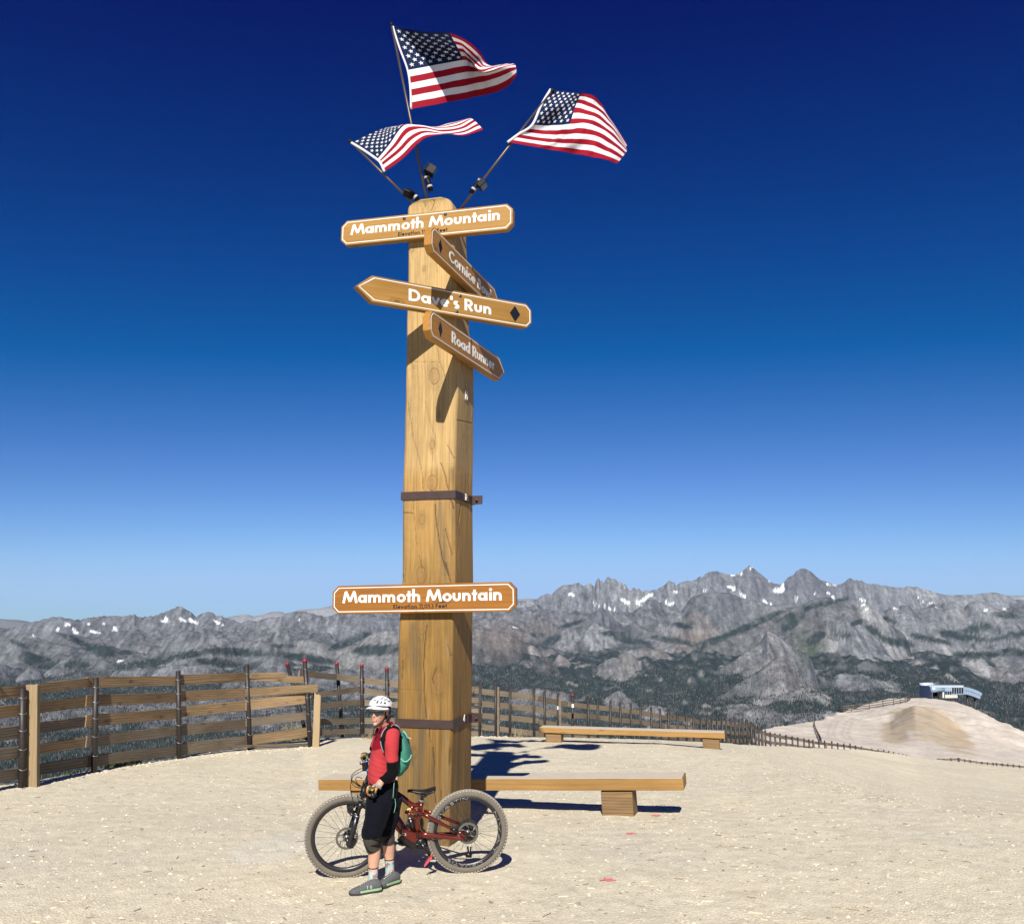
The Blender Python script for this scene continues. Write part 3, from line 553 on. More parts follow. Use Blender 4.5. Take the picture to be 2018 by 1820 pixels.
for cx, cy, rx, ry, an in FB:
    a = R(an); m = (np.abs(PXv - cx) < rx * 1.7 + 12) & (np.abs(PYv - cy) < rx + 22); dx = PXv[m] - cx; dy = PYv[m] - cy
    q = ((dx * math.cos(a) + dy * math.sin(a)) / rx) ** 2 + ((-dx * math.sin(a) + dy * math.cos(a)) / ry) ** 2; fbl[m] = np.maximum(fbl[m], np.exp(-q * .8))
forest = np.maximum(forest, sstep(.42, .62, fbl + .42 * n_b + .22 * n_c) * .95)
redb = np.exp(-(((PXv - 985) / 75) ** 2 + ((PYv - 1268) / 38) ** 2)); redb = np.maximum(redb, .9 * np.exp(-(((PXv - 1085) / 60) ** 2 + ((PYv - 1318) / 30) ** 2))); redb = np.maximum(redb, .7 * np.exp(-(((PXv - 1360) / 50) ** 2 + ((PYv - 1262) / 14) ** 2)))
forest = np.clip(forest * (1 - .55 * redb * sstep(-.1, .3, n_b)), 0, 1)
green = np.exp(-(((PXv - 1400) / 80) ** 2 + ((PYv - 1348) / 22) ** 2)) * sstep(-.15, .15, n_b + .2) + .9 * np.exp(-(((PXv - 1600) / 28) ** 2 + ((PYv - 1275) / 26) ** 2))
TINT = TINT * .55 + TINT.mean(-1, keepdims=True) * .45
crk = sstep(.62, .85, ridged(X2 / 170 + .3 * n_b, Y2 / 420, 4, 173)); strat = fbm(X2 / 500, (Zm + .25 * X2) / 38, 4, 177)
rock = TINT * np.array([.58, .61, .66]) * (1 + .30 * n_b + .65 * n_c + .55 * fbm(X2 / 45, Y2 / 140, 4, 171) + .16 * strat - .34 * crk)[..., None]
pal = sstep(.0, .45, fbm(X2 / 600, Y2 / 800, 5, 181) + .25 * n_c)[..., None] * .5 * sstep(1320, 1150, PYv)[..., None]
rock = rock * (1 - pal) + np.array([.25, .255, .26]) * (1 + .5 * n_c + .35 * strat)[..., None] * pal
dk = sstep(.25, .62, ridged(X2 / 500, Y2 / 900, 4, 191))[..., None] * .32; rock = rock * (1 - dk) + rock * np.array([.50, .52, .58]) * dk
oo = (OUTC * (1 - ROCK))[..., None] * .8; rock = rock * (1 - oo) + np.array([.26, .25, .235]) * (1 + .5 * n_c)[..., None] * oo
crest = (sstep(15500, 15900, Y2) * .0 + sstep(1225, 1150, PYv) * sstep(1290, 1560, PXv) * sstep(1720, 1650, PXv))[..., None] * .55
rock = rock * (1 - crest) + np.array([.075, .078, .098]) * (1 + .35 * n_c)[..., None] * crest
rb = (redb * (1 - forest))[..., None] * .7; rock = rock * (1 - rb) + np.array([.19, .15, .125]) * (1 + .2 * n_c)[..., None] * rb
rock = rock * (1 - np.clip(green, 0, 1)[..., None] * .85) + np.array([.065, .085, .055]) * np.clip(green, 0, 1)[..., None] * .85
fcol = np.array([.022, .034, .034]) * (1 + .35 * n_a + .5 * n_c)[..., None]
speck = sstep(.0, .45, n_c + .3 * n_b)[..., None] * .42; fcol = fcol * (1 - speck) + np.array([.15, .143, .14]) * speck
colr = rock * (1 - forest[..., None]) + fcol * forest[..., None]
SNOW = [(132, 1230, 8, 3, 20), (114, 1240, 4, 4, 70), (146, 1238, 7, 2, 25), (150, 1246, 7, 2, 25), (173, 1230, 6, 2, 0), (186, 1245, 17, 1.8, 8), (204, 1229, 6, 2, 0), (226, 1237, 4, 4.5, -30), (227, 1242, 7, 2, 0), (181, 1228, 3, 1.3, 0), (165, 1229, 4, 1, 0),
        (323, 1222, 11, 2.6, 10), (328, 1219, 5, 4, 60), (359, 1221, 9, 2.4, 25), (380, 1224, 13, 3.4, 25), (66, 1253, 5, 2, 30), (236, 1302, 9, 2.4, -15), (428, 1226, 8, 2, 25), (424, 1222, 4, 1.3, 30), (440, 1231, 7, 1.6, 5), (590, 1222, 4, 1.3, 20),
        (1127, 1170.5, 8, 3, 5), (1014 + 1, 1236, 8, 1.6, 15), (1234, 1186, 14, 3.4, 30), (1228, 1181, 5, 3, 40), (1265, 1183, 16, 3.2, -32), (1258, 1188, 10, 2.5, 35), (1278, 1174, 9, 3, -20), (1283, 1172, 6, 2.4, 10), (1198, 1197, 12, 1.6, 30), (1175, 1190, 8, 1.4, 30), (1211, 1200, 3, 1.6, 0),
        (1320, 1189, 10, 2.8, 0), (1312, 1185, 4, 2, 0), (1331, 1166, 5, 1.8, 0), (1388, 1163, 4, 1.8, 0), (1440, 1157, 8, 2.6, 20), (1446, 1160, 5, 3, -40), (1443, 1131, 7, 2, 15), (1458, 1130, 6, 1.8, 0), (1475, 1122, 9, 1.8, -38), (1484, 1115, 4, 1.4, -60), (1463, 1173, 9, 2.3, 45), (1466, 1174.5, 6, 2.4, 15),
        (1519, 1143, 10, 2.4, 30), (1531, 1147, 8, 1.6, 15), (1532, 1164, 11, 5.5, 5), (1541, 1160, 7, 6, -50), (1542, 1153, 3, 6, 20), (1569, 1178, 4, 4, 60), (1507, 1184.5, 7, 1.8, 40), (1517, 1190, 4, 2, 20), (1632, 1169, 5, 1.8, 20), (1642, 1177, 6, 2.3, 55), (1637, 1151, 12, 1.8, 6), (1606, 1170, 4, 2, -40),
        (1702, 1190, 5, 1.3, 5), (1704, 1193, 9, 1.2, 4), (1708, 1198, 8, 2, 0), (1700, 1181, 8, 1.5, 30), (1697, 1182, 6, 1.4, 25), (1765, 1199, 8, 1.3, 5), (1834, 1188, 7, 1.5, -20), (1815, 1190, 4, 1.6, 35), (1844, 1196, 4, 1.3, 30), (1820, 1185, 2, 1.5, 0), (1945, 1202, 8, 1, 5), (1980, 1200, 5, 1, 5), (1809, 1176, 3, 1.3, 0)]
snow = np.zeros(Zm.shape); jit = .35 * fbm(PXv * .22, PYv * .3, 3, 201)
for cx, cy, rx, ry, an in SNOW:
    a = R(an); m = (np.abs(PXv - cx) < rx + 8) & (np.abs(PYv - cy) < rx + 8); dx = PXv[m] - cx; dy = PYv[m] - cy
    q = np.sqrt(((dx * math.cos(a) + dy * math.sin(a)) / rx) ** 2 + ((-dx * math.sin(a) + dy * math.cos(a)) / ry) ** 2)
    snow[m] = np.maximum(snow[m], sstep(1.0, .7, q + jit[m]))
colr = colr * (1 - snow[..., None]) + np.array([.74, .76, .80]) * snow[..., None]
t = NT('mountain_rock'); v = t.coord(); vc = t.n('VertexColor', layer_name='col')
geo = t.coord((1, 1, 1)); a = t.noise(geo, .016, 8, .78); b = t.noise(t.coord((1.0, .35, 2.2)), .10, 6, .8)
c = t.mix(vc.outputs[0], t.ramp(a, [(.30, .42), (.5, 1.0), (.70, 1.6)]), 1.0, 'MULTIPLY'); c = t.mix(c, t.ramp(b, [(.32, .42), (.5, 1.0), (.68, 1.6)]), 1.0, 'MULTIPLY')
t.bump(t.mix(a, b, .5), .9, 30); M_MTN = t.fin(c, .95, 0, .05)
V = np.stack([X2.ravel(), Y2.ravel(), Zm.ravel()], 1)
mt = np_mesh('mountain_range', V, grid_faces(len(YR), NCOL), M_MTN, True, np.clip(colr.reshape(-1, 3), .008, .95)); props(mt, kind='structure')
# pale ranges far beyond
fpx = np.linspace(-400, 2420, 700); fy = np.array([21.5, 22.3, 23, 23.6, 24.2, 24.7, 25, 25.8, 27]) * 1000
pyf = curve(FAR, fpx, .8, 44, .2); FU = us_arr(fpx, np.full(700, 1200.))[0]
fyy = np.repeat(fy[:, None], 700, 1); zc = z_of(pyf, 25000.)[None] - np.abs(fyy - 25000) * .28 + 60 * fbm(FU[None] * fyy / 900, fyy / 900, 4, 47) * np.clip(np.abs(fyy - 25000) / 1500, 0, 1)
V = np.stack([(FU[None] * fyy).ravel(), fyy.ravel(), zc.ravel()], 1)
nf = fbm(V[:, 0] / 900, V[:, 2] / 120, 5, 48); cf = np.array([.24, .245, .26])[None] * (1 + .35 * nf)[:, None]
cf = np.where((V[:, 0] < -8500)[:, None], cf * .62, cf)
fm = np_mesh('far_mountains', V, grid_faces(9, 700), M_MTN, True, np.clip(cf, .02, .9)); props(fm, kind='structure')
# ---- conifers of the valley: one mesh of small narrow crowns
rg = np.random.RandomState(99); NT_ = 620000
iy = rg.rand(NT_) ** .8 * 5.7 + 3.9; ui = rg.uniform(UC[60], UC[-60], NT_)
jc = np.interp(ui, UC, np.arange(NCOL)); jr = np.interp(iy, yk, np.arange(len(yk)))
j0 = jc.astype(int); r0 = jr.astype(int); fo = forest[r0, j0]; keep = rg.rand(NT_) < (fo * .62 + .11 * (1 - snow[r0, j0]) * sstep(9.4, 7.6, iy)) * (.55 + .45 * sstep(-.5, .2, n_c[r0, j0]))
jc, jr, j0, r0, ui, iy = jc[keep], jr[keep], j0[keep], r0[keep], ui[keep], iy[keep]; n = len(ui)
fj, fr = jc - j0, jr - r0; zt = (Zm[r0, j0] * (1 - fj) + Zm[r0, j0 + 1] * fj) * (1 - fr) + (Zm[r0 + 1, j0] * (1 - fj) + Zm[r0 + 1, j0 + 1] * fj) * fr
yt = iy * 1000; xt = ui * yt; h = rg.uniform(10, 23, n); rw = h * rg.uniform(.13, .22, n); an = rg.uniform(0, 6.28, n)
tv = np.zeros((n, 4, 3)); tv[:, 3] = np.stack([xt, yt, zt + h], 1)
for k in range(3): tv[:, k] = np.stack([xt + rw * np.cos(an + 2.094 * k), yt + rw * np.sin(an + 2.094 * k), zt - 1], 1)
tf = (np.array([[0, 1, 3], [1, 2, 3], [2, 0, 3]])[None] + (np.arange(n) * 4)[:, None, None]).reshape(-1, 3)
tone = rg.rand(n); tc = np.array([.018, .028, .026])[None] * (.6 + 1.0 * tone)[:, None]; dead = rg.rand(n) < .20; tc[dead] = np.array([.115, .11, .105]) * rg.uniform(.6, 1.3, (dead.sum(), 1))
t = NT('conifer_green'); vc = t.n('VertexColor', layer_name='col'); M_CON = t.fin(vc.outputs[0], .95, 0, .05)
fo_ = np_mesh('conifer_forest', tv.reshape(-1, 3), tf, M_CON, False, np.repeat(tc, 4, 0)); props(fo_, 'dark conifer forest covering the valley below the mountains', 'forest', kind='stuff')

# ---- the air between here and the mountains
hz = MB(); hz.abox(-34000, 34000, -3000, 31000, -3600, 900); haze = hz.build('haze', []); props(haze, 'thin blue air between the summit and the far mountains', 'haze', kind='stuff')
hm_ = bpy.data.materials.new('thin_air'); hm_.use_nodes = True; ht = hm_.node_tree; ht.nodes.clear(); ho = ht.nodes.new('ShaderNodeOutputMaterial'); hv = ht.nodes.new('ShaderNodeVolumePrincipled')
hv.inputs['Color'].default_value = (.55, .74, 1.0, 1); hv.inputs['Density'].default_value = 0.7e-5; hv.inputs['Anisotropy'].default_value = 0.0; ht.links.new(hv.outputs[0], ho.inputs['Volume']); haze.data.materials.append(hm_)
# ================================================================== TIMBER SIGNPOST
PA = R(15.0)
EF = Vector((math.cos(PA), -math.sin(PA), 0)); ES = Vector((math.sin(PA), math.cos(PA), 0)); NF = -ES; NR = EF.copy()
CY = 9.71
LEV = [(1690, 783, 885, 928), (1664, 783, 885, 928), (1560, 782, 887, 929), (1430, 781, 891, 930.6), (1300, 784, 891, 931.5), (1230, 786, 892, 932), (1140, 792, 895.6, 933.7), (966, 793, 896, 931.6),
       (869, 796, 898, 933.6), (780, 798.5, 902, 934.6), (739, 799, 901, 934), (710, 800, 898.5, 934.6), (670, 800.5, 899, 930), (625, 800.5, 898, 925), (560, 803, 896, 924), (491, 803.6, 895, 921.8), (430, 803, 893, 919.5), (406, 802.5, 892, 912), (399, 803, 890, 904), (394, 806, 887, 898), (390.5, 814, 882, 891), (388, 826, 872, 884)]
rows = []
for py, L_, C_, R_ in LEV:
    c = at(C_, py, CY); best = []
    for tgt, d in ((L_, -EF), (R_, ES)):
        lo, hi = .02, 1.4
        for _ in range(40):
            m = (lo + hi) / 2; p = c + d * m; q = proj(p.x, p.y, p.z)[0]
            if (q > tgt) == (d is not None and tgt == L_): lo = m
            else: hi = m
        best.append((lo + hi) / 2)
    rows.append((c.z, c.x, best[0], best[1]))
rows = np.array(rows); PZ = rows[:, 0]
def post_at(z):
    """corner x, front width, side width at height z"""
    return [float(np.interp(z, PZ, rows[:, k])) for k in (1, 2, 3)]
ztop = PZ[-1]; zbot = gz(-.7, 9.9) - .25
zz = np.concatenate([np.linspace(zbot, PZ[-6], 860, endpoint=False), np.linspace(PZ[-6], ztop, 26)])
NA, NB, NC_ = 62, 58, 8                                    # samples over front, right side, back and left
def per(w_, s_, b):
    """outline from front-left corner: front, right, back, left; returns along-front, along-side coordinates from corner C (x right, y back)"""
    b = min(b, w_ * .3, s_ * .3)
    P = []
    for f in np.linspace(0, 1, NA): P.append((-w_ + b + (w_ - 2 * b) * f, 0))
    for f in np.linspace(0, 1, NB): P.append((0, b + (s_ - 2 * b) * f))
    for f in np.linspace(0, 1, NC_): P.append((-b - (w_ - 2 * b) * f, s_))
    for f in np.linspace(0, 1, NC_): P.append((-w_, s_ - b - (s_ - 2 * b) * f))
    return np.array(P)
NPER = NA + NB + 2 * NC_
PV = np.zeros((len(zz), NPER, 3)); PL = np.zeros((len(zz), NPER, 2))
for i, z in enumerate(zz):
    cx, w_, s_ = post_at(z); b = .022 + .012 * float(fbm(z * 1.3, 3.3, 3, 5)); b = max(b, .008)
    q = per(w_, s_, b); PL[i] = q
    PV[i, :, 0] = cx + q[:, 0] * EF.x + q[:, 1] * ES.x; PV[i, :, 1] = CY + q[:, 0] * EF.y + q[:, 1] * ES.y; PV[i, :, 2] = z
face = np.concatenate([np.zeros(NA), np.ones(NB), np.full(NC_, 2), np.full(NC_, 3)])
ca = np.where(face[None] == 0, PL[:, :, 0], np.where(face[None] == 1, PL[:, :, 1] + 3, np.where(face[None] == 2, PL[:, :, 0] + 7, PL[:, :, 1] + 11))); cz = PV[:, :, 2].copy()
def onface(fx, fy, side=False):
    """photograph point -> (face coordinate, z)"""
    if not side:
        P0 = Vector((post_at(3)[0], CY, 0)); n_ = NF
    else: P0 = Vector((post_at(3)[0], CY, 0)); n_ = NR
    z = 3.0
    for _ in range(4):
        P0 = Vector((post_at(z)[0], CY, 0)); o = Vector((0, 0, CAMZ)); d = at(fx / K, fy / K, 1.0) - o; tt = (P0 - o).dot(n_) / d.dot(n_); p = o + d * tt; z = p.z
    return ((p - P0).dot(EF), z) if not side else ((p - P0).dot(ES) + 3, z)
# grain runs up the shaft and swirls round the knots
KN = [(1753.5, 1659, .02, 0), (1727.6, 1778, .034, 0), (1728.5, 1930.6, .055, 0), (1687.6, 2077.8, .036, 0), (1684.5, 2300, .060, 0), (1690, 2506, .055, 0), (1752.7, 2725, .062, 0), (1607, 2620, .05, 0), (1737.7, 1504, .06, 0), (1659, 3010, .02, 0), (1700, 3240, .03, 0), (1650, 1000, .016, 0), (1695, 1075, .018, 0),
      (1835, 2121.7, .030, 1), (1852, 1743, .012, 1), (1866, 1800, .012, 1), (1818, 2170, .015, 1), (1850, 2900, .02, 1), (1862, 1560, .016, 1)]
RG0 = {'r8': (2.276, 1500, 1500), 'r7': (2.242, 1300, 2250), 'r3': (1.9156, 1200, 2650), 'r2': (2.022, 1300, 750)}
KP = [onface(a, b, s_ == 1) + (r_,) for a, b, r_, s_ in KN]
warp = .028 * fbm(ca * 2.2, cz * .45, 4, 301); kd = np.full(ca.shape, 9.0); kr = np.zeros(ca.shape)
for (a0, z0, r_) in KP:
    dx = ca - a0; dz = (cz - z0) * .62; d = np.sqrt(dx * dx + dz * dz) / r_; kd = np.minimum(kd, d); warp += np.sign(dx) * r_ * 1.1 * np.exp(-(dx / (r_ * 1.5)) ** 2) * np.exp(-np.abs(cz - z0) / (r_ * 3.2)) * .9
g = ca - warp
fine = fbm(g * 95, cz * 1.6, 4, 311); med2 = fbm(g * 26, cz * .7, 4, 321); lowf = fbm(ca * 4, cz * .55, 4, 331); band = np.sin(g * 210 + 5 * fbm(g * 6, cz * .4, 3, 341))
hh = cz - 0.0
top_c = np.array([.38, .25, .10]); mid_c = np.array([.32, .19, .060]); lo_c = np.array([.185, .102, .024]); bot_c = np.array([.145, .088, .031])
kz = [0, 1.0, 2.0, 3.9, 4.1, 7.4]
colp = np.stack([np.interp(hh, kz, [bot_c[k], lo_c[k] * .9, lo_c[k] * 1.1, mid_c[k] * 1.02, top_c[k] * .96, top_c[k]]) for k in range(3)], -1)
mod = 1 + .22 * fine + .28 * med2 + .24 * lowf + .06 * band; colp = colp * mod[..., None]
# weather streaks: dark runs below the bands and beside the corner, pale scuffs
st = sstep(.10, .55, fbm(ca * 13, cz * .35, 4, 351)) * np.interp(hh, [0, 2.2, 3.6, 4.0, 4.05, 8], [.75, .55, .8, .85, .12, .15]); st = np.where(face[None] == 1, st * .7, st)
colp = colp * (1 - st[..., None] * .72) + np.array([.075, .06, .038]) * st[..., None] * .42
sc_ = sstep(.28, .6, fbm(ca * 9 + 4, cz * 1.1, 5, 361)) * np.interp(hh, [0, 1.6, 4, 8], [.55, .4, .25, .2]); colp = colp * (1 - sc_[..., None] * .5) + np.array([.36, .28, .16]) * sc_[..., None] * .5
for (rg_, x0_, y0_, x1_, y1_, wd_, am_) in (('r8', 590, 1150, 640, 1760, .045, .75), ('r8', 700, 1150, 715, 1420, .020, .6), ('r8', 262, 1200, 275, 1800, .016, .5), ('r7', 790, 545, 800, 900, .045, .75), ('r7', 1130, 540, 1128, 1390, .018, .45), ('r7', 660, 900, 690, 1380, .022, .45), ('r3', 930, 505, 920, 800, .05, .6), ('r3', 870, 640, 890, 1000, .03, .6), ('r3', 1120, 510, 1130, 1050, .03, .55), ('r3', 800, 520, 790, 1050, .03, .5), ('r3', 1010, 700, 1010, 1080, .02, .5), ('r2', 1075, 1440, 1060, 1800, .012, .4)):
    k_, ox, oy = RG0[rg_]; (aa0, zz0), (aa1, zz1) = onface(x0_ / k_ + ox, y0_ / k_ + oy), onface(x1_ / k_ + ox, y1_ / k_ + oy); f_ = np.clip((cz - zz0) / (zz1 - zz0), 0, 1); cc_ = aa0 + (aa1 - aa0) * f_ + .012 * pn(cz * 3, cz * 0 + aa0 * 5, 19)
    sm_ = np.exp(-((ca - cc_) / wd_) ** 2) * sstep(zz1 - .25, zz1 + .05, cz) * sstep(zz0 + .04, zz0 - .02, cz) * am_ * (.65 + .5 * fbm(ca * 30, cz * 1.5, 3, 371)); sm_ = np.clip(sm_, 0, .9)[..., None]; colp = colp * (1 - sm_) + np.array([.085, .072, .045]) * sm_
r1 = np.exp(-((kd - 1.0) / .13) ** 2); r2 = np.exp(-((kd - .5) / .16) ** 2) * .22; ins = (kd < 1.0) * .30
kk_ = np.clip(r1 * .6 + r2 + ins * .8, 0, .9); colp = colp * (1 - kk_[..., None]) + np.array([.16, .085, .03]) * kk_[..., None]
halo = np.exp(-((kd - 1.5) / .5) ** 2) * .25; colp = colp * (1 - halo[..., None] * .6)
saw = (np.sin(cz * 230 + 2.5 * pn(ca * 3, cz, 7)) > .1) * sstep(.0, .25, pn(ca * 2.2 + 5, cz * .9, 12)) * .11
saw2 = (np.sin(cz * 250 + ca * 20) > 0) * (face[None] == 1) * sstep(1.35, .9, hh) * .22; colp = colp * (1 - (saw + saw2)[..., None])
depth = .0022 * med2 + .004 * lowf
CR = [([(300, 240), (345, 560), (420, 830), (440, 1040)], 'r8', .5), ([(455, 240), (500, 430), (545, 560), (520, 800)], 'r8', .45), ([(655, 640), (700, 720), (735, 800)], 'r8', .8), ([(600, 800), (640, 930), (665, 1040)], 'r8', 1.0), ([(690, 1130), (725, 1240)], 'r8', 1.4), ([(545, 1180), (555, 1330), (590, 1560), (620, 1700), (665, 1820)], 'r8', 1.1), ([(640, 1400), (668, 1520), (700, 1640)], 'r8', .9), ([(350, 1150), (358, 1320), (380, 1560)], 'r8', .5), ([(400, 1640), (430, 1760)], 'r8', .6), ([(250, 1250), (345, 1257)], 'r8', .9),
      ([(910, 560), (885, 900), (890, 1150), (905, 1390)], 'r7', 1.0), ([(1095, 740), (1140, 870)], 'r7', .7), ([(700, 870), (690, 1040)], 'r7', .6), ([(990, 950), (960, 1040), (975, 1090)], 'r7', .9), ([(640, 1135), (900, 1140), (1100, 1143)], 'r7', .0), ([(1080, 0), (1105, 90), (1125, 180)], 'r7', 1.0), ([(700, 60), (712, 180)], 'r7', .6),
      ([(990, 500), (993, 610)], 'r3', .8), ([(1020, 650), (1025, 950), (1040, 1080)], 'r3', 1.1), ([(860, 640), (860, 800)], 'r3', .5), ([(1140, 640), (1145, 900)], 'r3', .5), ([(1080, 980), (1085, 1060)], 'r3', .5),
      ([(890, 500), (905, 690)], 'r2', .6), ([(970, 540), (985, 690)], 'r2', .6), ([(850, 95), (855, 190)], 'r2', .8), ([(1045, 95), (1050, 170)], 'r2', .7), ([(800, 120), (808, 160)], 'r2', .9), ([(680, 480), (710, 590)], 'r2', .5), ([(720, 1410), (920, 1412)], 'r2', .35), ([(670, 1340), (720, 1470)], 'r2', .5), ([(900, 1290), (960, 1500), (975, 1560)], 'r2', .5), ([(790, 1200), (800, 1420)], 'r2', .4)]
CS = [([(782, 1165), (775, 1230), (765, 1300), (758, 1360)], 'r8', 3.4), ([(750, 410), (890, 440)], 'r8', .6), ([(860, 900), (835, 1000)], 'r8', .6), ([(760, 1500), (745, 1700), (760, 1820)], 'r8', .8), ([(1195, 560), (1190, 760)], 'r7', .8), ([(1250, 900), (1240, 1100)], 'r7', .6), ([(1270, 640), (1275, 900)], 'r3', .6), ([(1150, 1180), (1090, 1560)], 'r2', .5)]
RG = {'r8': (2.276, 1500, 1500), 'r7': (2.242, 1300, 2250), 'r3': (1.9156, 1200, 2650), 'r2': (2.022, 1300, 750)}
crk = np.zeros(ca.shape)
for lst, side in ((CR, False), (CS, True)):
    for pts, rg_, wd in lst:
        k_, ox, oy = RG[rg_]; W = [onface(p[0] / k_ + ox, p[1] / k_ + oy, side) for p in pts]
        for (a0, z0), (a1, z1) in zip(W[:-1], W[1:]):
            L2 = (a1 - a0) ** 2 + (z1 - z0) ** 2; jj = .006 * pn(cz * 9, cz * 0 + a0 * 9, 17); aa = ca + jj; t_ = np.clip(((aa - a0) * (a1 - a0) + (cz - z0) * (z1 - z0)) / L2, 0, 1)
            d = np.hypot(aa - a0 - t_ * (a1 - a0), cz - z0 - t_ * (z1 - z0)); crk = np.maximum(crk, np.exp(-(d / (.0042 * (.6 + .6 * wd))) ** 2) * min(1, .2 + .75 * wd))
colp = colp * (1 - crk[..., None] * .88); depth = depth - .012 * crk - .002 * r1
cen = PV.mean(1, keepdims=True); nrm = np.zeros(PV.shape)
for k, n_ in ((0, NF), (1, NR), (2, ES), (3, -EF)): nrm[:, face == k] = np.array(n_)
PV = PV + nrm * depth[..., None]
V = PV.reshape(-1, 3); F = grid_faces(len(zz), NPER, True); nv = len(V)
V = np.vstack([V, [[*(PV[-1].mean(0)[:2]), ztop + .012]]]); tri = np.array([[nv - NPER + k, nv - NPER + (k + 1) % NPER, nv, nv] for k in range(NPER)])
t = NT('post_timber'); vc = t.n('VertexColor', layer_name='col'); a = t.noise(t.coord((60, 60, 2.2)), 1.0, 5, .65); b = t.noise(t.coord((160, 160, 9)), 1, 3, .6); e = t.noise(t.coord((5, 5, 1)), 1, 4, .6)
c = t.mix(vc.outputs[0], t.ramp(a, [(.3, .78), (.5, 1.0), (.72, 1.16)]), 1.0, 'MULTIPLY'); c = t.mix(c, t.ramp(e, [(.3, .88), (.7, 1.1)]), 1.0, 'MULTIPLY')
t.bump(t.mix(a, b, .5), .35, .004); M_POST = t.fin(c, .68, 0, .3)
post = thing('signpost', 'massive square timber post carrying the sign boards and flagpoles', 'post', (post_at(0)[0] - .2, CY + .4, gz(-.7, 10)))
sh_ = np_mesh('shaft', V, np.vstack([F, tri]), M_POST, True, np.clip(np.vstack([colp.reshape(-1, 3), [[.4, .28, .12]]]), .01, .9), post)
me = sh_.data; bm = bmesh.new(); bm.from_mesh(me); bmesh.ops.recalc_face_normals(bm, faces=bm.faces); bm.to_mesh(me); bm.free()
# steel bands
M_RUST = plain('band_steel', (.060, .038, .034), .55, .5, .35, 9, .4, .3, 90)
M_STEELY = plain('bolt_steel', (.10, .085, .08), .45, .7, .3, 30)
M_GALV = plain('galvanised_steel', (.45, .46, .48), .4, .8, .15, 30)
M_BONE = plain('number_tag', (.66, .62, .52), .6)
for (pyt, pyb, pyc_t, pyc_b) in ((974.0, 987.0, 965.5, 982), (1417, 1434.5, 1417.5, 1435.5)):
    zt, zb = at(793, pyt, CY + .15).z, at(793, pyb, CY + .15).z; cx, w_, s_ = post_at((zt + zb) / 2); e_ = .014
    if pyt < 1000: zt, zb = at(896, 966, CY).z, at(896, 982, CY).z
    else: zt, zb = at(891, 1419, CY).z, at(891, 1436, CY).z
    out_ = [(-w_ - e_, -e_), (e_, -e_), (e_, s_ + e_), (-w_ - e_, s_ + e_)]; inn = [(-w_ + .004, .004), (-.004, .004), (-.004, s_ - .004), (-w_ + .004, s_ - .004)]
    P = lambda q, z: Vector((cx + q[0] * EF.x + q[1] * ES.x, CY + q[0] * EF.y + q[1] * ES.y, z))
    m = MB()
    for k in range(4):
        a, b = out_[k], out_[(k + 1) % 4]; c_, d_ = inn[k], inn[(k + 1) % 4]
        m.hexa([P(a, zb), P(b, zb), P(d_, zb), P(c_, zb), P(a, zt), P(b, zt), P(d_, zt), P(c_, zt)])
    bd = m.build('steel_band', M_RUST, post)
    m = MB(); s0 = s_ - .10
    m.hexa([P((e_ + .001, s0), zb - .01), P((e_ + .001, s0 + .012), zb - .01), P((e_ + .135, s0 + .012), zb + .0), P((e_ + .135, s0), zb + .0), P((e_ + .001, s0), zt + .008), P((e_ + .001, s0 + .012), zt + .008), P((e_ + .135, s0 + .012), zt + .008), P((e_ + .135, s0), zt + .008)])
    m.hexa([P((e_ + .001, s0 - .14), zb + .004), P((e_ + .012, s0 - .14), zb + .004), P((e_ + .012, s0), zb), P((e_ + .001, s0), zb), P((e_ + .001, s0 - .14), zt - .004), P((e_ + .012, s0 - .14), zt - .004), P((e_ + .012, s0), zt), P((e_ + .001, s0), zt)])
    br_ = m.build('band_bracket', M_RUST, bd, bevel=.003)
    m = MB(); cbt = P((e_ + .07, s0 - .001), (zt + zb) / 2); m.tube([cbt, cbt - ES * .018], .020, 6, smooth=False); m.tube([cbt - ES * .018, cbt - ES * .034], .011, 8); m.build('bolt', M_STEELY, bd)

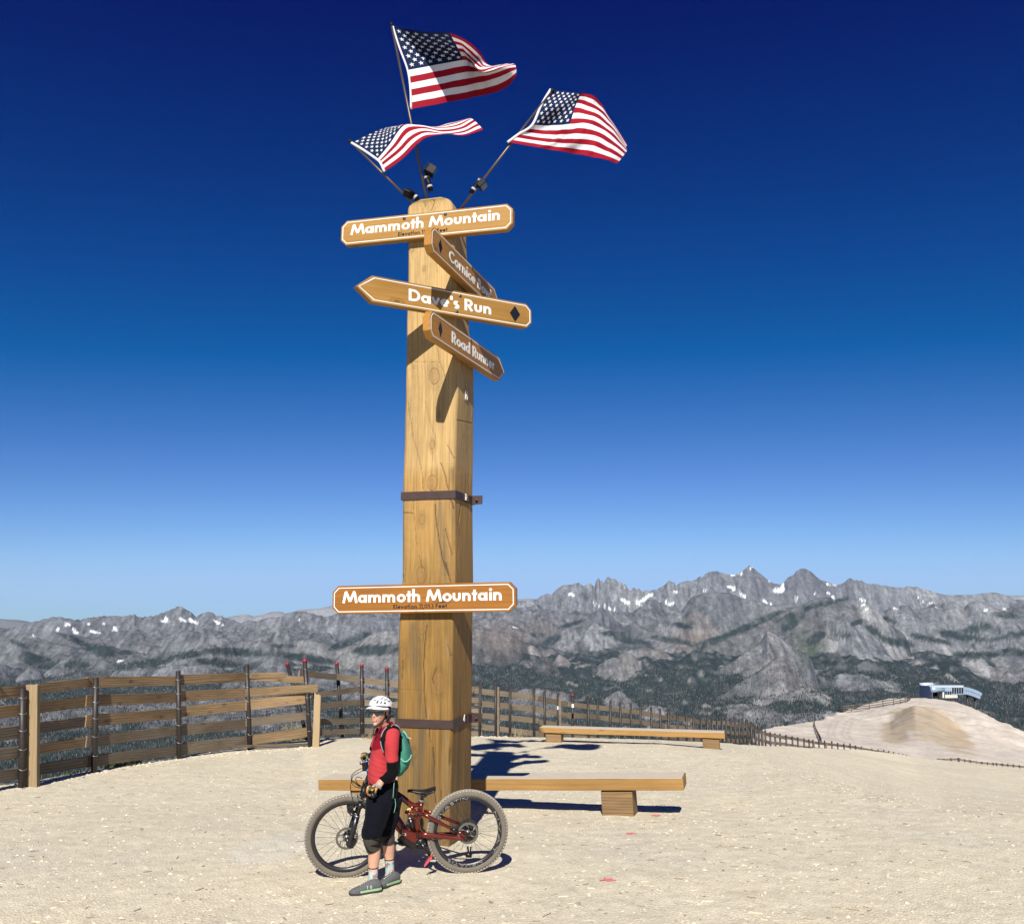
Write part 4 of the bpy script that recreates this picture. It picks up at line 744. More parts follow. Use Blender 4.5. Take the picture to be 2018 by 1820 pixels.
# ---------------- lettering: geometric bold sans letters drawn as strokes
def arcp(cx, cy, rx, ry, a0, a1, n=12): return [(cx + rx * math.cos(R(a0 + (a1 - a0) * k / n)), cy + ry * math.sin(R(a0 + (a1 - a0) * k / n))) for k in range(n + 1)]
def hump(x, r=.19, yb=0): return arcp(x + r, .66 - r - .1, r, r, 180, 0, 8)
X_ = .56
GL = {'M': (1.20, [[(.07, 0), (.24, .93)], [(.24, .98), (.58, .12)], [(.58, .12), (.92, .98)], [(.92, .93), (1.09, 0)]]),
 'a': (.80, [arcp(.345, .33, .235, .235, 0, 360, 20), [(.62, 0), (.62, .66)]]), 'm': (1.10, [[(.12, 0), (.12, .66)], [(.12, .3)] + arcp(.32, .38, .19, .19, 170, 0, 8) + [(.51, 0)], [(.51, .3)] + arcp(.71, .38, .19, .19, 170, 0, 8) + [(.90, 0)]]),
 'n': (.72, [[(.12, 0), (.12, .66)], [(.12, .3)] + arcp(.33, .37, .20, .20, 170, 0, 8) + [(.53, 0)]]), 'h': (.72, [[(.12, 0), (.12, 1.06)], [(.12, .3)] + arcp(.33, .37, .20, .20, 170, 0, 8) + [(.53, 0)]]),
 'o': (.76, [arcp(.37, .33, .245, .245, 0, 360, 20)]), 't': (.42, [[(.2, 0), (.2, .90)], [(.01, .58), (.39, .58)]]), 'u': (.72, [[(.12, .66), (.12, .29)] + arcp(.325, .29, .205, .20, 180, 360, 8) + [(.53, .66)]]),
 'i': (.32, [[(.15, 0), (.15, .66)], 'dot']), 'C': (.88, [arcp(.50, .5, .41, .42, 48, 312, 18)]), 'r': (.50, [[(.12, 0), (.12, .66)], [(.12, .3)] + arcp(.33, .36, .20, .21, 170, 75, 6)]),
 'c': (.62, [arcp(.36, .33, .24, .24, 50, 310, 14)]), 'e': (.74, [arcp(.36, .33, .245, .245, 0, 318, 16), [(.15, .33), (.6, .33)]]), 'w': (.95, [[(.05, .66), (.24, .05)], [(.24, .05), (.44, .6)], [(.44, .6), (.64, .05)], [(.64, .05), (.84, .66)]]), 'l': (.30, [[(.14, 0), (.14, 1.06)]]),
 'B': (.72, [[(.12, 0), (.12, 1)], [(.12, .91), (.32, .91)] + arcp(.34, .73, .17, .18, 90, -90, 8) + [(.12, .55)], [(.12, .52), (.36, .52)] + arcp(.38, .305, .21, .215, 90, -90, 8) + [(.12, .09)]]),
 'D': (.90, [[(.12, 0), (.12, 1)], [(.12, .90), (.34, .90)] + arcp(.36, .5, .40, .40, 90, -90, 12) + [(.12, .10)]]), 'v': (.62, [[(.05, .66), (.29, .04)], [(.29, .04), (.53, .66)]]), "'": (.24, [[(.12, .68), (.12, 1.02)]]),
 's': (.50, [arcp(.25, .47, .13, .11, 40, 270, 8) + arcp(.25, .2, .14, .12, 90, -140, 8)]), 'R': (.76, [[(.12, 0), (.12, 1)], [(.12, .90), (.34, .90)] + arcp(.36, .68, .20, .22, 90, -90, 8) + [(.12, .46)], [(.32, .44), (.60, .0)]]),
 'd': (.80, [arcp(.345, .33, .235, .235, 0, 360, 20), [(.62, 0), (.62, 1.06)]]), 'E': (.62, [[(.12, 0), (.12, 1)], [(.12, .90), (.52, .90)], [(.12, .5), (.48, .5)], [(.12, .10), (.52, .10)]]), 'F': (.60, [[(.12, 0), (.12, 1)], [(.12, .90), (.52, .90)], [(.12, .5), (.48, .5)]]),
 '1': (.42, [[(.24, 0), (.24, 1)], [(.06, .78), (.24, .95)]]), ',': (.26, [[(.15, .1), (.06, -.16)]]), '0': (.72, [arcp(.36, .5, .24, .41, 0, 360, 20)]), '5': (.66, [[(.52, .9), (.2, .9), (.17, .55)] + arcp(.3, .33, .22, .24, 110, -130, 12)]),
 '3': (.66, [arcp(.3, .72, .19, .19, 140, -80, 10), arcp(.3, .3, .23, .22, 80, -140, 10)]), '2': (.66, [arcp(.32, .68, .21, .22, 160, -30, 8) + [(.1, .1)], [(.1, .1), (.58, .1)]]), '6': (.68, [arcp(.34, .31, .22, .22, 0, 360, 14), [(.14, .36), (.40, .98)]]), '4': (.7, [[(.46, 0), (.46, 1)], [(.46, .98), (.08, .26)], [(.06, .26), (.64, .26)]]),
 'N': (.9, [[(.12, 0), (.12, 1)], [(.12, .95), (.7, .05)], [(.7, 0), (.7, 1)]]), 'V': (.8, [[(.03, 1), (.38, .05)], [(.38, .05), (.73, 1)]]), 'A': (.85, [[(.03, 0), (.4, .95)], [(.4, .95), (.77, 0)], [(.2, .3), (.6, .3)]]), 'W': (1.2, [[(.03, 1), (.3, .05)], [(.3, .05), (.58, .9)], [(.58, .9), (.86, .05)], [(.86, .05), (1.13, 1)]]), 'I': (.34, [[(.15, 0), (.15, 1)]]), 'T': (.66, [[(.32, 0), (.32, .95)], [(.03, .95), (.61, .95)]]), 'S': (.62, [arcp(.3, .73, .2, .18, 40, 270, 8) + arcp(.3, .29, .21, .2, 90, -140, 8)]), 'U': (.78, [[(.12, 1), (.12, .3)] + arcp(.37, .3, .25, .24, 180, 360, 8) + [(.62, 1)]]), ' ': (.36, [])}
def letters(m, text, O, ex, ez, n, cap, width=None, st=.19, h=.003):
    """adds raised letters: O baseline start, ex along, ez up, n out"""
    tot = sum(GL[c][0] for c in text); sx = cap if width is None else width / tot; x = 0; k = 0
    for ch in text:
        adv, S = GL[ch]
        for s_ in S:
            hh_ = h + .00012 * (k % 5); k += 1
            if s_ == 'dot': s_ = None; pts = None; ring_ = arcp(x + .15, .88, .115, .115, 0, 360, 12)[:-1]; m.prism([O + ex * (p[0] * sx) + ez * (p[1] * cap) for p in ring_], n * hh_); continue
            P = [(x + p[0], p[1]) for p in s_]; closed = math.hypot(P[0][0] - P[-1][0], P[0][1] - P[-1][1]) < 1e-6 and len(P) > 4
            Lp, Rp = [], []; N_ = len(P)
            for i in range(N_):
                if closed: a = P[(i - 1) % (N_ - 1)]; b = P[(i + 1) % (N_ - 1)]
                else: a = P[max(i - 1, 0)]; b = P[min(i + 1, N_ - 1)]
                dx, dy = (b[0] - a[0]) , (b[1] - a[1]); l_ = math.hypot(dx, dy) or 1; nx, ny = -dy / l_ * st / 2, dx / l_ * st / 2
                Lp.append((P[i][0] + nx, P[i][1] + ny)); Rp.append((P[i][0] - nx, P[i][1] - ny))
            W = lambda p, d: O + ex * (p[0] * sx) + ez * (min(max(p[1], -.2), 1.06) * cap) + n * d
            V_ = [W(p, hh_) for p in Lp] + [W(p, hh_) for p in Rp] + [W(p, 0) for p in Lp] + [W(p, 0) for p in Rp]; Fs = []
            for i in range(N_ - 1):
                Fs += [(i, i + 1, N_ + i + 1, N_ + i), (2*N_+i, i, i + 1, 2*N_+i+1), (N_+i, N_+i+1, 3*N_+i+1, 3*N_+i)]
            if not closed: Fs += [(0, N_, 3 * N_, 2 * N_), (N_ - 1, 2 * N_ - 1, 4 * N_ - 1, 3 * N_ - 1)]
            m.add(V_, Fs, False)
        x += adv
M_LET = plain('white_sign_paint', (.70, .69, .65), .5, 0, .04, 20); M_BLK = plain('black_sign_paint', (.010, .010, .012), .22, 0, .1, 20, .6)
M_SIGN = wood('sign_board_wood', (.26, .108, .016), (.165, .06, .009), 0, True, .38, .9, .45, .25); M_SIGN.node_tree.nodes['Principled BSDF'].inputs['Coat Weight'].default_value = .25
M_SIGN2 = wood('sign_board_wood_pale', (.32, .175, .045), (.22, .108, .023), 0, True, .45, .9, .4, .25)
M_SIGN3 = wood('sign_board_wood_brown', (.38, .185, .040), (.25, .11, .02), 0, True, .45, .9, .45, .25)
def hit(px, py, P0, n_):
    o = Vector((0, 0, CAMZ)); d = at(px, py, 1.0) - o; return o + d * ((P0 - o).dot(n_) / d.dot(n_))
def sign(label, P0, nrm, Lp, Rp, H, th, shape, texts, mat, diamond=None, bolts=(), cham=.07):
    """Lp, Rp: photograph points of the middle of the left and right end on the face plane"""
    A = hit(*Lp, P0, nrm); B = hit(*Rp, P0, nrm); ex = (B - A).normalized(); ez = nrm.cross(ex) * -1
    if ez.z < 0: ez = -ez
    L = (B - A).length; s_ = thing('sign_board', label, 'sign', tuple(A + ex * L / 2))
    def outl(i, z=0):     # inset outline
        c = cham - i * .59; h_ = H / 2 - i; tip = H * .62
        if shape == 'oct': pts = [(i, -h_ + c), (i + c, -h_), (L - i - c, -h_), (L - i, -h_ + c), (L - i, h_ - c), (L - i - c, h_), (i + c, h_), (i, h_ - c)]
        elif shape == 'left': tp = tip * (h_ / (H / 2)); pts = [(i * 1.35, 0), (i * 1.35 + tip - i * .4, -h_), (L - i - c, -h_), (L - i, -h_ + c), (L - i, h_ - c), (L - i - c, h_), (i * 1.35 + tip - i * .4, h_)]
        else: pts = [(i, -h_ + c), (i + c, -h_), (L - i * .95 - tip, -h_), (L - i * 1.35, 0), (L - i * .95 - tip, h_), (i + c, h_), (i, h_ - c)]
        return [A + ex * p[0] + ez * p[1] + nrm * z for p in pts]
    m = MB(); P = outl(0, -th); m.prism(P, nrm * th)
    b_ = m.build('board', mat, s_, bevel=.004)
    # the board's grain follows its own length: store it in a local frame
    rot = Matrix((ex, -nrm, ez)).transposed(); me = b_.data; inv = rot.to_4x4().inverted(); me.transform(inv); b_.rotation_euler = rot.to_euler()
    m = MB(); a, c = outl(.021, 0), outl(.030, 0); N_ = len(a)
    for k in range(N_):
        j = (k + 1) % N_; m.hexa([a[k], a[j], c[j], c[k], a[k] + nrm * .003, a[j] + nrm * .003, c[j] + nrm * .003, c[k] + nrm * .003])
    m.build('border', M_LET, s_)
    for (txt, x0, x1, base, cap, mt_, nm) in texts:
        O_ = A + ex * (L * x0) + ez * (-H / 2 + H * base)
        if nm == 'lettering':
            tot = sum(GL[c][0] for c in txt); sx = L * (x1 - x0) / tot; xa = 0
            for ch in txt:
                if ch != ' ': m = MB(); letters(m, ch, O_ + ex * (xa * sx), ex, ez, nrm, H * cap, GL[ch][0] * sx); m.build('letter', mt_, s_)
                xa += GL[ch][0]
        else: m = MB(); letters(m, txt, O_, ex, ez, nrm, H * cap, L * (x1 - x0), .15); props(m.build(nm, mt_, s_), kind='stuff')
    if diamond:
        m = MB(); cx, rw, rh = diamond; c = A + ex * (L * cx); m.prism([c - ex * rw, c - ez * rh, c + ex * rw, c + ez * rh], nrm * .003); m.build('diamond', M_BLK, s_)
    for (fx_, fz_) in bolts:
        m = MB(); c = A + ex * (L * fx_) + ez * (H * fz_); m.lathe(c, nrm, [(0, .001), (.020, .001), (.020, .004), (.011, .004), (.010, .008), (0, .008)], 14); m.build('bolt', M_STEELY, s_)
    return s_, A, B, ex, ez
cw = Vector((post_at(6.2)[0], CY, 0)); c0 = Vector((post_at(2.5)[0], CY, 0))
sign('pale wooden Mammoth Mountain board bolted at the top of the post, its elevation partly covered', cw + NF * .105, NF, (672, 460.5), (1010.5, 425.5), .315, .085, 'oct', [('Mammoth Mountain', .060, .935, .40, .42, M_LET, 'lettering'), ('Elevation 11,053 Feet', .345, .635, .165, .14, M_BLK, 'small_lettering')], M_SIGN2, None, [(.38, .34), (.62, .34)])
a2 = R(19.9); D2 = Vector((math.sin(a2), math.cos(a2), 0)); N2 = Vector((math.cos(a2), -math.sin(a2), 0))
sign('brown Cornice Bowl arrow board with a black diamond, above the Dave\'s Run board', cw + N2 * .112, N2, (849.5, 467), (984.5, 600), .30, .085, 'right', [('Cornice Bowl', .23, .86, .29, .44, M_LET, 'lettering')], M_SIGN3, (.115, .048, .082), [(.55, .36)])
sign('brown Road Runner arrow board with a black diamond, lowest of the four upper boards', Vector((post_at(5.0)[0], CY, 0)) + N2 * .112, N2, (847.5, 635), (994.5, 734), .30, .085, 'right', [('Road Runner', .25, .84, .29, .44, M_LET, 'lettering')], M_SIGN3, (.115, .048, .086), [(.50, .36)])
N3 = Vector((.515, -.857, 0)).normalized()
sign('wooden Dave\'s Run board, arrow tip at its left end, black diamond at its right', Vector((post_at(5.6)[0], CY, 0)) + N3 * .115, N3, (701.5, 563), (1047.5, 624), .30, .085, 'left', [("Dave's Run", .275, .755, .29, .46, M_LET, 'lettering')], M_SIGN2, (.895, .072, .098), [(.565, .33), (.545, -.33)])
sign('orange brown Mammoth Mountain board low on the post reading Elevation 11,053 Feet', c0 + NF * .105, NF, (655, 1182), (1016, 1175), .315, .085, 'oct', [('Mammoth Mountain', .060, .935, .385, .42, M_LET, 'lettering'), ('Elevation 11,053 Feet', .345, .640, .16, .145, M_BLK, 'small_lettering')], M_SIGN)
for txt, fx, fy, cap in (('16', 1856, 1595, .11), ('12', 1854, 1999, .075), ('4', 1848, 2886, .075)):
    a_, z_ = onface(fx, fy, True); p = Vector((post_at(z_)[0], CY, z_)) + ES * (a_ - 3) + NR * (.006 if txt == '16' else .016); m = MB(); letters(m, txt, p, ES, Vector((0, 0, 1)), NR, cap, None, .16, .006); m.build('number_tag', M_BONE, post)

# ================================================================== FLAGS
def cloth_mat(name, col):
    t = NT(name); v = t.coord(); n_ = t.noise(v, 5, 3); w2 = t.noise(t.coord((22, 22, 5)), 1.0, 3)
    c = t.mix(tuple(x * .88 for x in col), tuple(min(1, x * 1.08) for x in col), n_); t.bump(t.mix(n_, w2, .6), .35, .02)
    t.fin(c, .75, 0, .12)
    tr = t.n('BsdfTranslucent'); t.l(c, tr.inputs[0]); mx = t.n('MixShader'); mx.inputs[0].default_value = .22
    t.l(t.b.outputs[0], mx.inputs[1]); t.l(tr.outputs[0], mx.inputs[2]); t.l(mx.outputs[0], t.t.nodes['Material Output'].inputs[0]); return t.m
M_RED = cloth_mat('flag_red', (.27, .005, .017)); M_WHT = cloth_mat('flag_white', (.66, .66, .68)); M_BLU = cloth_mat('flag_blue', (.0035, .013, .055))
M_POLE = plain('flagpole_bronze', (.10, .075, .060), .4, .6, .2, 10); M_BLACK = plain('black_plastic', (.004, .004, .005), .55, 0, .2, 20, .2); M_TAPE = plain('grey_tape', (.30, .30, .31), .6); M_LENS = plain('lamp_lens', (.02, .05, .16), .08, 0, .1, 10, .8)
def crom(P, t):
    """Catmull-Rom through rows of P at parameters t (0..1)"""
    n_ = len(P); x = np.clip(t, 0, 1) * (n_ - 1); i = np.clip(x.astype(int), 0, n_ - 2); f = (x - i)[:, None, None] if P.ndim == 3 else (x - i)[:, None]
    p0 = P[np.maximum(i - 1, 0)]; p1 = P[i]; p2 = P[i + 1]; p3 = P[np.minimum(i + 2, n_ - 1)]
    p0 = np.where((i == 0).reshape((-1,) + (1,) * (P.ndim - 1)), 2 * p1 - p2, p0); p3 = np.where((i == n_ - 2).reshape((-1,) + (1,) * (P.ndim - 1)), 2 * p2 - p1, p3)
    return .5 * ((2 * p1) + (-p0 + p2) * f + (2 * p0 - 5 * p1 + 4 * p2 - p3) * f ** 2 + (-p0 + 3 * p1 - 3 * p2 + p3) * f ** 3)
UG = np.array([0, .2, .4, .55, .7, .85, 1.]); VG = np.array([0, .27, .538, .77, 1.])
def flag(label, rg_, G, D, Y0, pole, pole_pts, ripple, seed):
    k_, ox, oy = rg_; W = np.zeros((5, 7, 3))
    for i in range(5):
        for j in range(7):
            p = af(G[i][j][0] / k_ + ox, G[i][j][1] / k_ + oy, Y0 + D[i][j]); W[i, j] = p
    def surf(u, v):
        """arrays u, v -> points"""
        tv = np.interp(v, VG, np.linspace(0, 1, 5)); tu = np.interp(u, UG, np.linspace(0, 1, 7)); A = crom(W, tv)           # (n,7,3)
        x = np.clip(tu, 0, 1) * 6; i = np.clip(x.astype(int), 0, 5); f = (x - i)[:, None]; r = np.arange(len(u))
        p1 = A[r, i]; p2 = A[r, i + 1]; p0 = np.where((i == 0)[:, None], 2 * p1 - p2, A[r, np.maximum(i - 1, 0)]); p3 = np.where((i == 5)[:, None], 2 * p2 - p1, A[r, np.minimum(i + 2, 6)])
        P = .5 * ((2 * p1) + (-p0 + p2) * f + (2 * p0 - 5 * p1 + 4 * p2 - p3) * f ** 2 + (-p0 + 3 * p1 - 3 * p2 + p3) * f ** 3)
        rp = ripple * (np.sin(u * 31 + v * 9 + 3 * pn(u * 3, v * 3, seed)) * .5 + fbm(u * 9, v * 5, 3, seed)) * np.clip(u * 3, 0, 1); P[:, 1] += rp; P[:, 2] += rp * .25
        return P
    fl = thing('flag', label, 'flag', tuple(pole_pts[0]))
    nu, nv_ = 90, 52; u_, v_ = np.meshgrid(np.linspace(0, 1, nu + 1), np.linspace(0, 1, nv_ + 1)); P = surf(u_.ravel(), v_.ravel())
    F = grid_faces(nv_ + 1, nu + 1); r_ = np.arange(len(F)) // nu; c_ = np.arange(len(F)) % nu; st = r_ * 13 // nv_
    mi = np.where(st % 2 == 0, 0, 1); mi = np.where((st < 7) & (c_ < nu * .4), 2, mi)
    np_mesh('cloth', P, F, [M_RED, M_WHT, M_BLU], True, None, fl, mi)
    # stars on both faces of the canton
    V_, Fs = [], []; us_, vs_ = [], []
    star = [(math.cos(R(90 + 36 * k)) * (1 if k % 2 == 0 else .40), -math.sin(R(90 + 36 * k)) * (1 if k % 2 == 0 else .40)) for k in range(10)]
    for row in range(1, 10):
        for col_ in range(1, 12):
            if (row + col_) % 2: continue
            uc, vc_ = .4 * col_ / 12, 7 / 13 * row / 10
            us_ += [uc] + [uc + s_[0] * .030 / 1.45 for s_ in star]; vs_ += [vc_] + [vc_ + s_[1] * .030 for s_ in star]
    us_, vs_ = np.array(us_), np.array(vs_); P = surf(us_, vs_); e = 1e-3; du = surf(us_ + e, vs_) - P; dv = surf(us_, vs_ + e) - P; nn = np.cross(du, dv); nn /= np.linalg.norm(nn, axis=1)[:, None] + 1e-12
    q = len(P) // 11; tri_ = np.array([(0, 1 + k, 1 + (k + 1) % 10) for k in range(10)])
    for k in range(q):
        p_, n_ = P[k * 11:k * 11 + 11], nn[k * 11:k * 11 + 11]; np_mesh('star', np.vstack([p_ + n_ * .006, p_ - n_ * .006]), np.vstack([tri_, tri_ + 11]), M_WHT, False, None, fl)
    # hoist sleeve
    vv = np.linspace(0, 1, 30); P = surf(vv * 0, vv); dirp = (P - surf(vv * 0 + .04, vv)); dirp /= np.linalg.norm(dirp, axis=1)[:, None] + 1e-9
    m = MB(); m.tube([Vector(p) + Vector(d) * .012 for p, d in zip(P, dirp)], [(.016, .010)] * 30, 8); m.build('sleeve', M_WHT, fl)
    m = MB(); m.tube(pole_pts, [.017] * (len(pole_pts) - 1) + [.014], 10); m.build('pole', M_POLE, fl)
    m = MB(); m.ell(pole_pts[-1], (.026, 0, 0), (0, .026, 0), (0, 0, .032), 10, 8); m.build('finial', M_BLACK, fl)
    return fl
RF1 = (3.6036, 1540, 90); RF2 = (3.6036, 1980, 330); RF3 = (3.479, 1380, 440)
Y1 = 9.98
b1, t1 = at(848.5, 391, Y1) - Vector((0, 0, .25)), at(771.5, 49, Y1)
flag('stars and stripes flag on the tallest pole, its right half folded in shade', RF1,
     [[(125, 60), (500, 125), (930, 155), (1210, 285), (1370, 430), (1450, 560), (1490, 640)], [(225, 370), (600, 350), (1035, 345), (1180, 420), (1330, 560), (1450, 650), (1660, 608)], [(340, 685), (740, 610), (1120, 545), (1235, 580), (1390, 710), (1620, 640), (1835, 592)], [(380, 965), (770, 890), (1130, 820), (1330, 785), (1540, 745), (1730, 680), (1888, 640)], [(390, 1245), (800, 1168), (1140, 1105), (1400, 1050), (1620, 1000), (1800, 890), (1895, 760)]],
     [[0, -.22, -.62, -.25, .12, .28, .36], [0, .02, -.14, .10, .15, .22, .18], [0, .03, .02, .22, -.05, .04, .0], [0, .06, .12, .30, .12, .02, -.06], [0, .08, .24, .42, .30, .12, -.05]], Y1, None, [b1, t1], .012, 401)  # depths: top edge bulged sunward like a hood, shaped to shade the cloth below
b2, t2 = at(908, 403, 9.75) - Vector((.12, 0, .22)), at(1088, 179, 9.70)
flag('stars and stripes flag flying lowest corner forward on the right leaning pole', RF2,
     [[(815, 100), (1030, 125), (1245, 150), (1405, 188), (1520, 295), (1650, 500), (1905, 900)], [(680, 330), (930, 335), (1165, 330), (1350, 375), (1540, 475), (1725, 670), (1888, 935)], [(548, 612), (800, 620), (1075, 600), (1290, 585), (1500, 645), (1720, 800), (1900, 985)], [(350, 750), (720, 805), (960, 812), (1150, 815), (1400, 832), (1640, 935), (1845, 1065)], [(195, 865), (500, 915), (800, 970), (1050, 1010), (1330, 1060), (1560, 1105), (1765, 1165)]],
     [[0, .10, .02, .12, .28, .42, .50], [0, -.03, .08, .05, .12, .25, .42], [0, .12, -.05, -.06, .0, .12, .30], [0, .08, .02, -.10, -.05, .02, .15], [-.02, .02, .08, .0, -.06, -.02, .08]], 9.70, None, [b2, t2], .016, 411)
b3, t3 = at(822, 393, 9.9) - Vector((-.1, 0, .2)), at(690, 279, 9.75)
flag('narrow rippling stars and stripes flag on the short left leaning pole', RF3,
     [[(90, 445), (370, 315), (600, 245), (880, 215), (1200, 250), (1400, 212), (1700, 125)], [(260, 545), (500, 390), (690, 240), (960, 205), (1230, 236), (1450, 190), (1735, 115)], [(455, 678), (620, 480), (815, 222), (1060, 215), (1270, 250), (1540, 232), (1765, 122)], [(508, 735), (735, 545), (930, 350), (1130, 290), (1400, 325), (1640, 290), (1845, 190)], [(560, 850), (800, 680), (1020, 460), (1170, 372), (1420, 338), (1680, 352), (1925, 270)]],
     [[0, .15, .34, .42, .45, .40, .35], [0, .05, .20, .30, .30, .25, .22], [0, -.02, .05, .18, .12, .15, .10], [0, -.05, -.05, .05, .04, .02, .04], [0, -.06, -.10, -.02, .05, -.05, .0]], 9.75, None, [b3, t3], .010, 421)
# lamps clamped to the poles
def lamp(label, c, pdir, face_dir, w_, h_, d_, wrap0, wrap1):
    s_ = thing('spotlight', label, 'spotlight', tuple(c)); f = Vector(face_dir).normalized(); r_ = f.cross(Vector(pdir)).normalized(); u_ = r_.cross(f).normalized(); m = MB()
    w_, h_, d_ = w_ * .72, h_ * .72, d_ * .72; m.box(c, r_, f, u_, w_ / 2, d_ / 2, h_ / 2); m.build('housing', M_BLACK, s_, bevel=.008)
    for k in range(4): pass
    m = MB()
    for k in range(5): m.box(c - f * (d_ / 2 + .012) + u_ * (h_ * (-.4 + .2 * k)), r_, f, u_, w_ * .42, .012, .004)
    m.build('cooling_fins', M_BLACK, s_)
    m = MB(); m.box(c + f * (d_ / 2 + .002), r_, f, u_, w_ * .42, .002, h_ * .40); m.build('lens', M_LENS, s_)
    m = MB(); m.tube([wrap0, wrap1], .034, 10); m.build('battery_pack', M_BLACK, s_)
    for q in (.25, .85):
        m = MB(); p = Vector(wrap0).lerp(Vector(wrap1), q); d = (Vector(wrap1) - Vector(wrap0)).normalized() * .013; m.tube([p - d, p + d], .0355, 10, cap=False); m.build('tape', M_TAPE, s_)
    m = MB(); m.tube([Vector(wrap1), c - f * d_ * .3], .014, 6); m.build('bracket', M_BLACK, s_)
pd = t1 - b1
lamp('black spotlight strapped to the tallest flagpole, lens turned up right', af(1725, 683, 9.93), pd, (.8, .1, -.45), .17, .16, .15, tuple(af(1724, 762, 9.97)), tuple(af(1704, 702, 9.97)))
lamp('black spotlight hanging right of the right flagpole', af(1929, 740, 9.72), t2 - b2, (.55, -.2, -.6), .15, .15, .10, tuple(af(1884, 772, 9.74)), tuple(af(1926, 716, 9.74)))
lamp('black spotlight at the foot of the short left flagpole', af(1632, 773, 9.84), t3 - b3, (-.7, .1, .35), .13, .13, .12, tuple(af(1672, 798, 9.87)), tuple(af(1634, 764, 9.87)))
# ================================================================== BENCHES
M_BENCH = wood('bench_timber', (.30, .175, .058), (.20, .10, .028), 0, True, .7, 1.0, .5, .5)
M_BENCHTOP = plain('bench_top_worn', (.46, .41, .33), .8, 0, .12, 6, .2, .3, 50)
M_BLOCK = wood('bench_block_timber', (.27, .175, .085), (.10, .055, .025), 0, True, .8, 1.4, .8, .9)
def frame_obj(name, mat, parent, A, ex, ez, L, verts_fn, bevel=.0):
    """object with its own local axes: x along ex, z along ez"""
    ex = ex.normalized(); ey = ez.cross(ex).normalized(); ez = ex.cross(ey); m = MB(); verts_fn(m); me = m.mesh(name, mat)
    bm = bmesh.new(); bm.from_mesh(me); bmesh.ops.recalc_face_normals(bm, faces=bm.faces); bm.to_mesh(me); bm.free()
    o = bpy.data.objects.new(name, me); COL.objects.link(o); o.rotation_euler = Matrix((ex, ey, ez)).transposed().to_euler()
    if parent is not None: o.parent = parent; o.location = Vector(A) - wloc(parent)
    else: o.location = A
    if bevel: md = o.modifiers.new('bevel', 'BEVEL'); md.width = bevel; md.segments = 2; md.limit_method = 'ANGLE'
    return o
def beam(L, y0, y1, z0, z1, seg=10, wob=.004, seed=0):
    def fn(m):
        sec = []
        for k in range(seg + 1):
            x = L * k / seg; w1 = wob * float(pn(x * 1.3, seed + .3, 3)); w2 = wob * float(pn(x * 1.1, seed + 5.3, 5)); w3 = wob * float(pn(x * 1.7, seed + 9.3, 7))
            sec.append([(x, y0 + w1, z0 + w2), (x, y1 + w3, z0 + w1), (x, y1 + w2, z1 + w3), (x, y0 + w3, z1 + w1)])
        V = [p for s_ in sec for p in s_]; F = [(0, 1, 2, 3), tuple(seg * 4 + q for q in (3, 2, 1, 0))]
        for k in range(seg):
            for q in range(4): F.append((k * 4 + q, k * 4 + (q + 1) % 4, k * 4 + 4 + (q + 1) % 4, k * 4 + 4 + q))
        m.add(V, F, False)
    return fn

def bench(label, A, B, depth, th, legs, seed):
    """A, B: left and right ends of the top front edge; legs: list of (start fraction, width m, front inset)"""
    ex = (B - A).normalized(); ey = UPZ.cross(ex).normalized(); L = (B - A).length; mid = (A + B) / 2
    s_ = thing('bench', label, 'bench', (mid.x, mid.y, gz(mid.x, mid.y)), 'long timber benches on the summit gravel')
    frame_obj('seat', M_BENCH, s_, A, ex, UPZ, L, beam(L, 0, depth, -th, 0, 24, .006, seed), .006)
    o = frame_obj('seat_top', M_BENCHTOP, s_, A, ex, UPZ, L, beam(L - .03, .014, depth - .014, .0015, .006, 24, .001, seed)); o.location += ex * .015
    for f, w_, ins in legs:
        P = A + ex * (L * f) + ey * ins; zb = min(gz(P.x, P.y), gz((P + ex * w_).x, (P + ex * w_).y)) - .06; zt = P.z - th - .004
        o = frame_obj('leg', M_BLOCK, s_, Vector((P.x, P.y, zb)), ex, UPZ, w_, beam(w_, 0, depth - ins - .03, 0, zt - zb - .012, 5, .012, seed + int(f * 9)), .008)
A1 = at(627, 1536, 12.95); B1 = at(1346, 1534, 11.60)
bench('near timber bench running behind the signpost, behind the bicycle', A1, B1, .46, .142, [(.095, .44, .05), (.795, .41, .03)], 1)
A2 = at(1062, 1433, 23.1); B2 = at(1428, 1444, 21.9)
bench('far timber bench in front of the long pipe post fence', A2, B2, .42, .125, [(.035, .40, .06), (.885, .40, .05)], 5)

# ================================================================== FENCES
M_PIPE = plain('fence_pipe', (.045, .038, .036), .5, .5, .35, 12, .4, .25, 70); M_REDC = plain('red_cap', (.26, .006, .018), .5)
M_PL1 = wood('fence_plank_brown', (.35, .24, .13), (.11, .07, .036), 0, True, .85, 1.3, .8, .9)
M_PL2 = wood('fence_plank_grey', (.215, .172, .122), (.075, .056, .039), 0, True, .9, 1.3, .8, .9)
M_PL3 = wood('fence_plank_far', (.15, .125, .10), (.07, .056, .045), 0, False, .9, 1.3, .6, .5)
M_WP = wood('fence_post_wood', (.34, .255, .15), (.24, .165, .085), 2, False, .85, 1.2, .5, .6)
M_WIRE = MATS['galvanised_steel']
def plank(par, A, B, h, t=.038, mat=None, seed=0, seg=10, wob=.006):
    ex = (B - A).normalized(); L = (B - A).length
    return frame_obj('plank', mat, par, A, ex, UPZ, L, beam(L, 0, t, -h / 2, h / 2, seg, wob, seed))
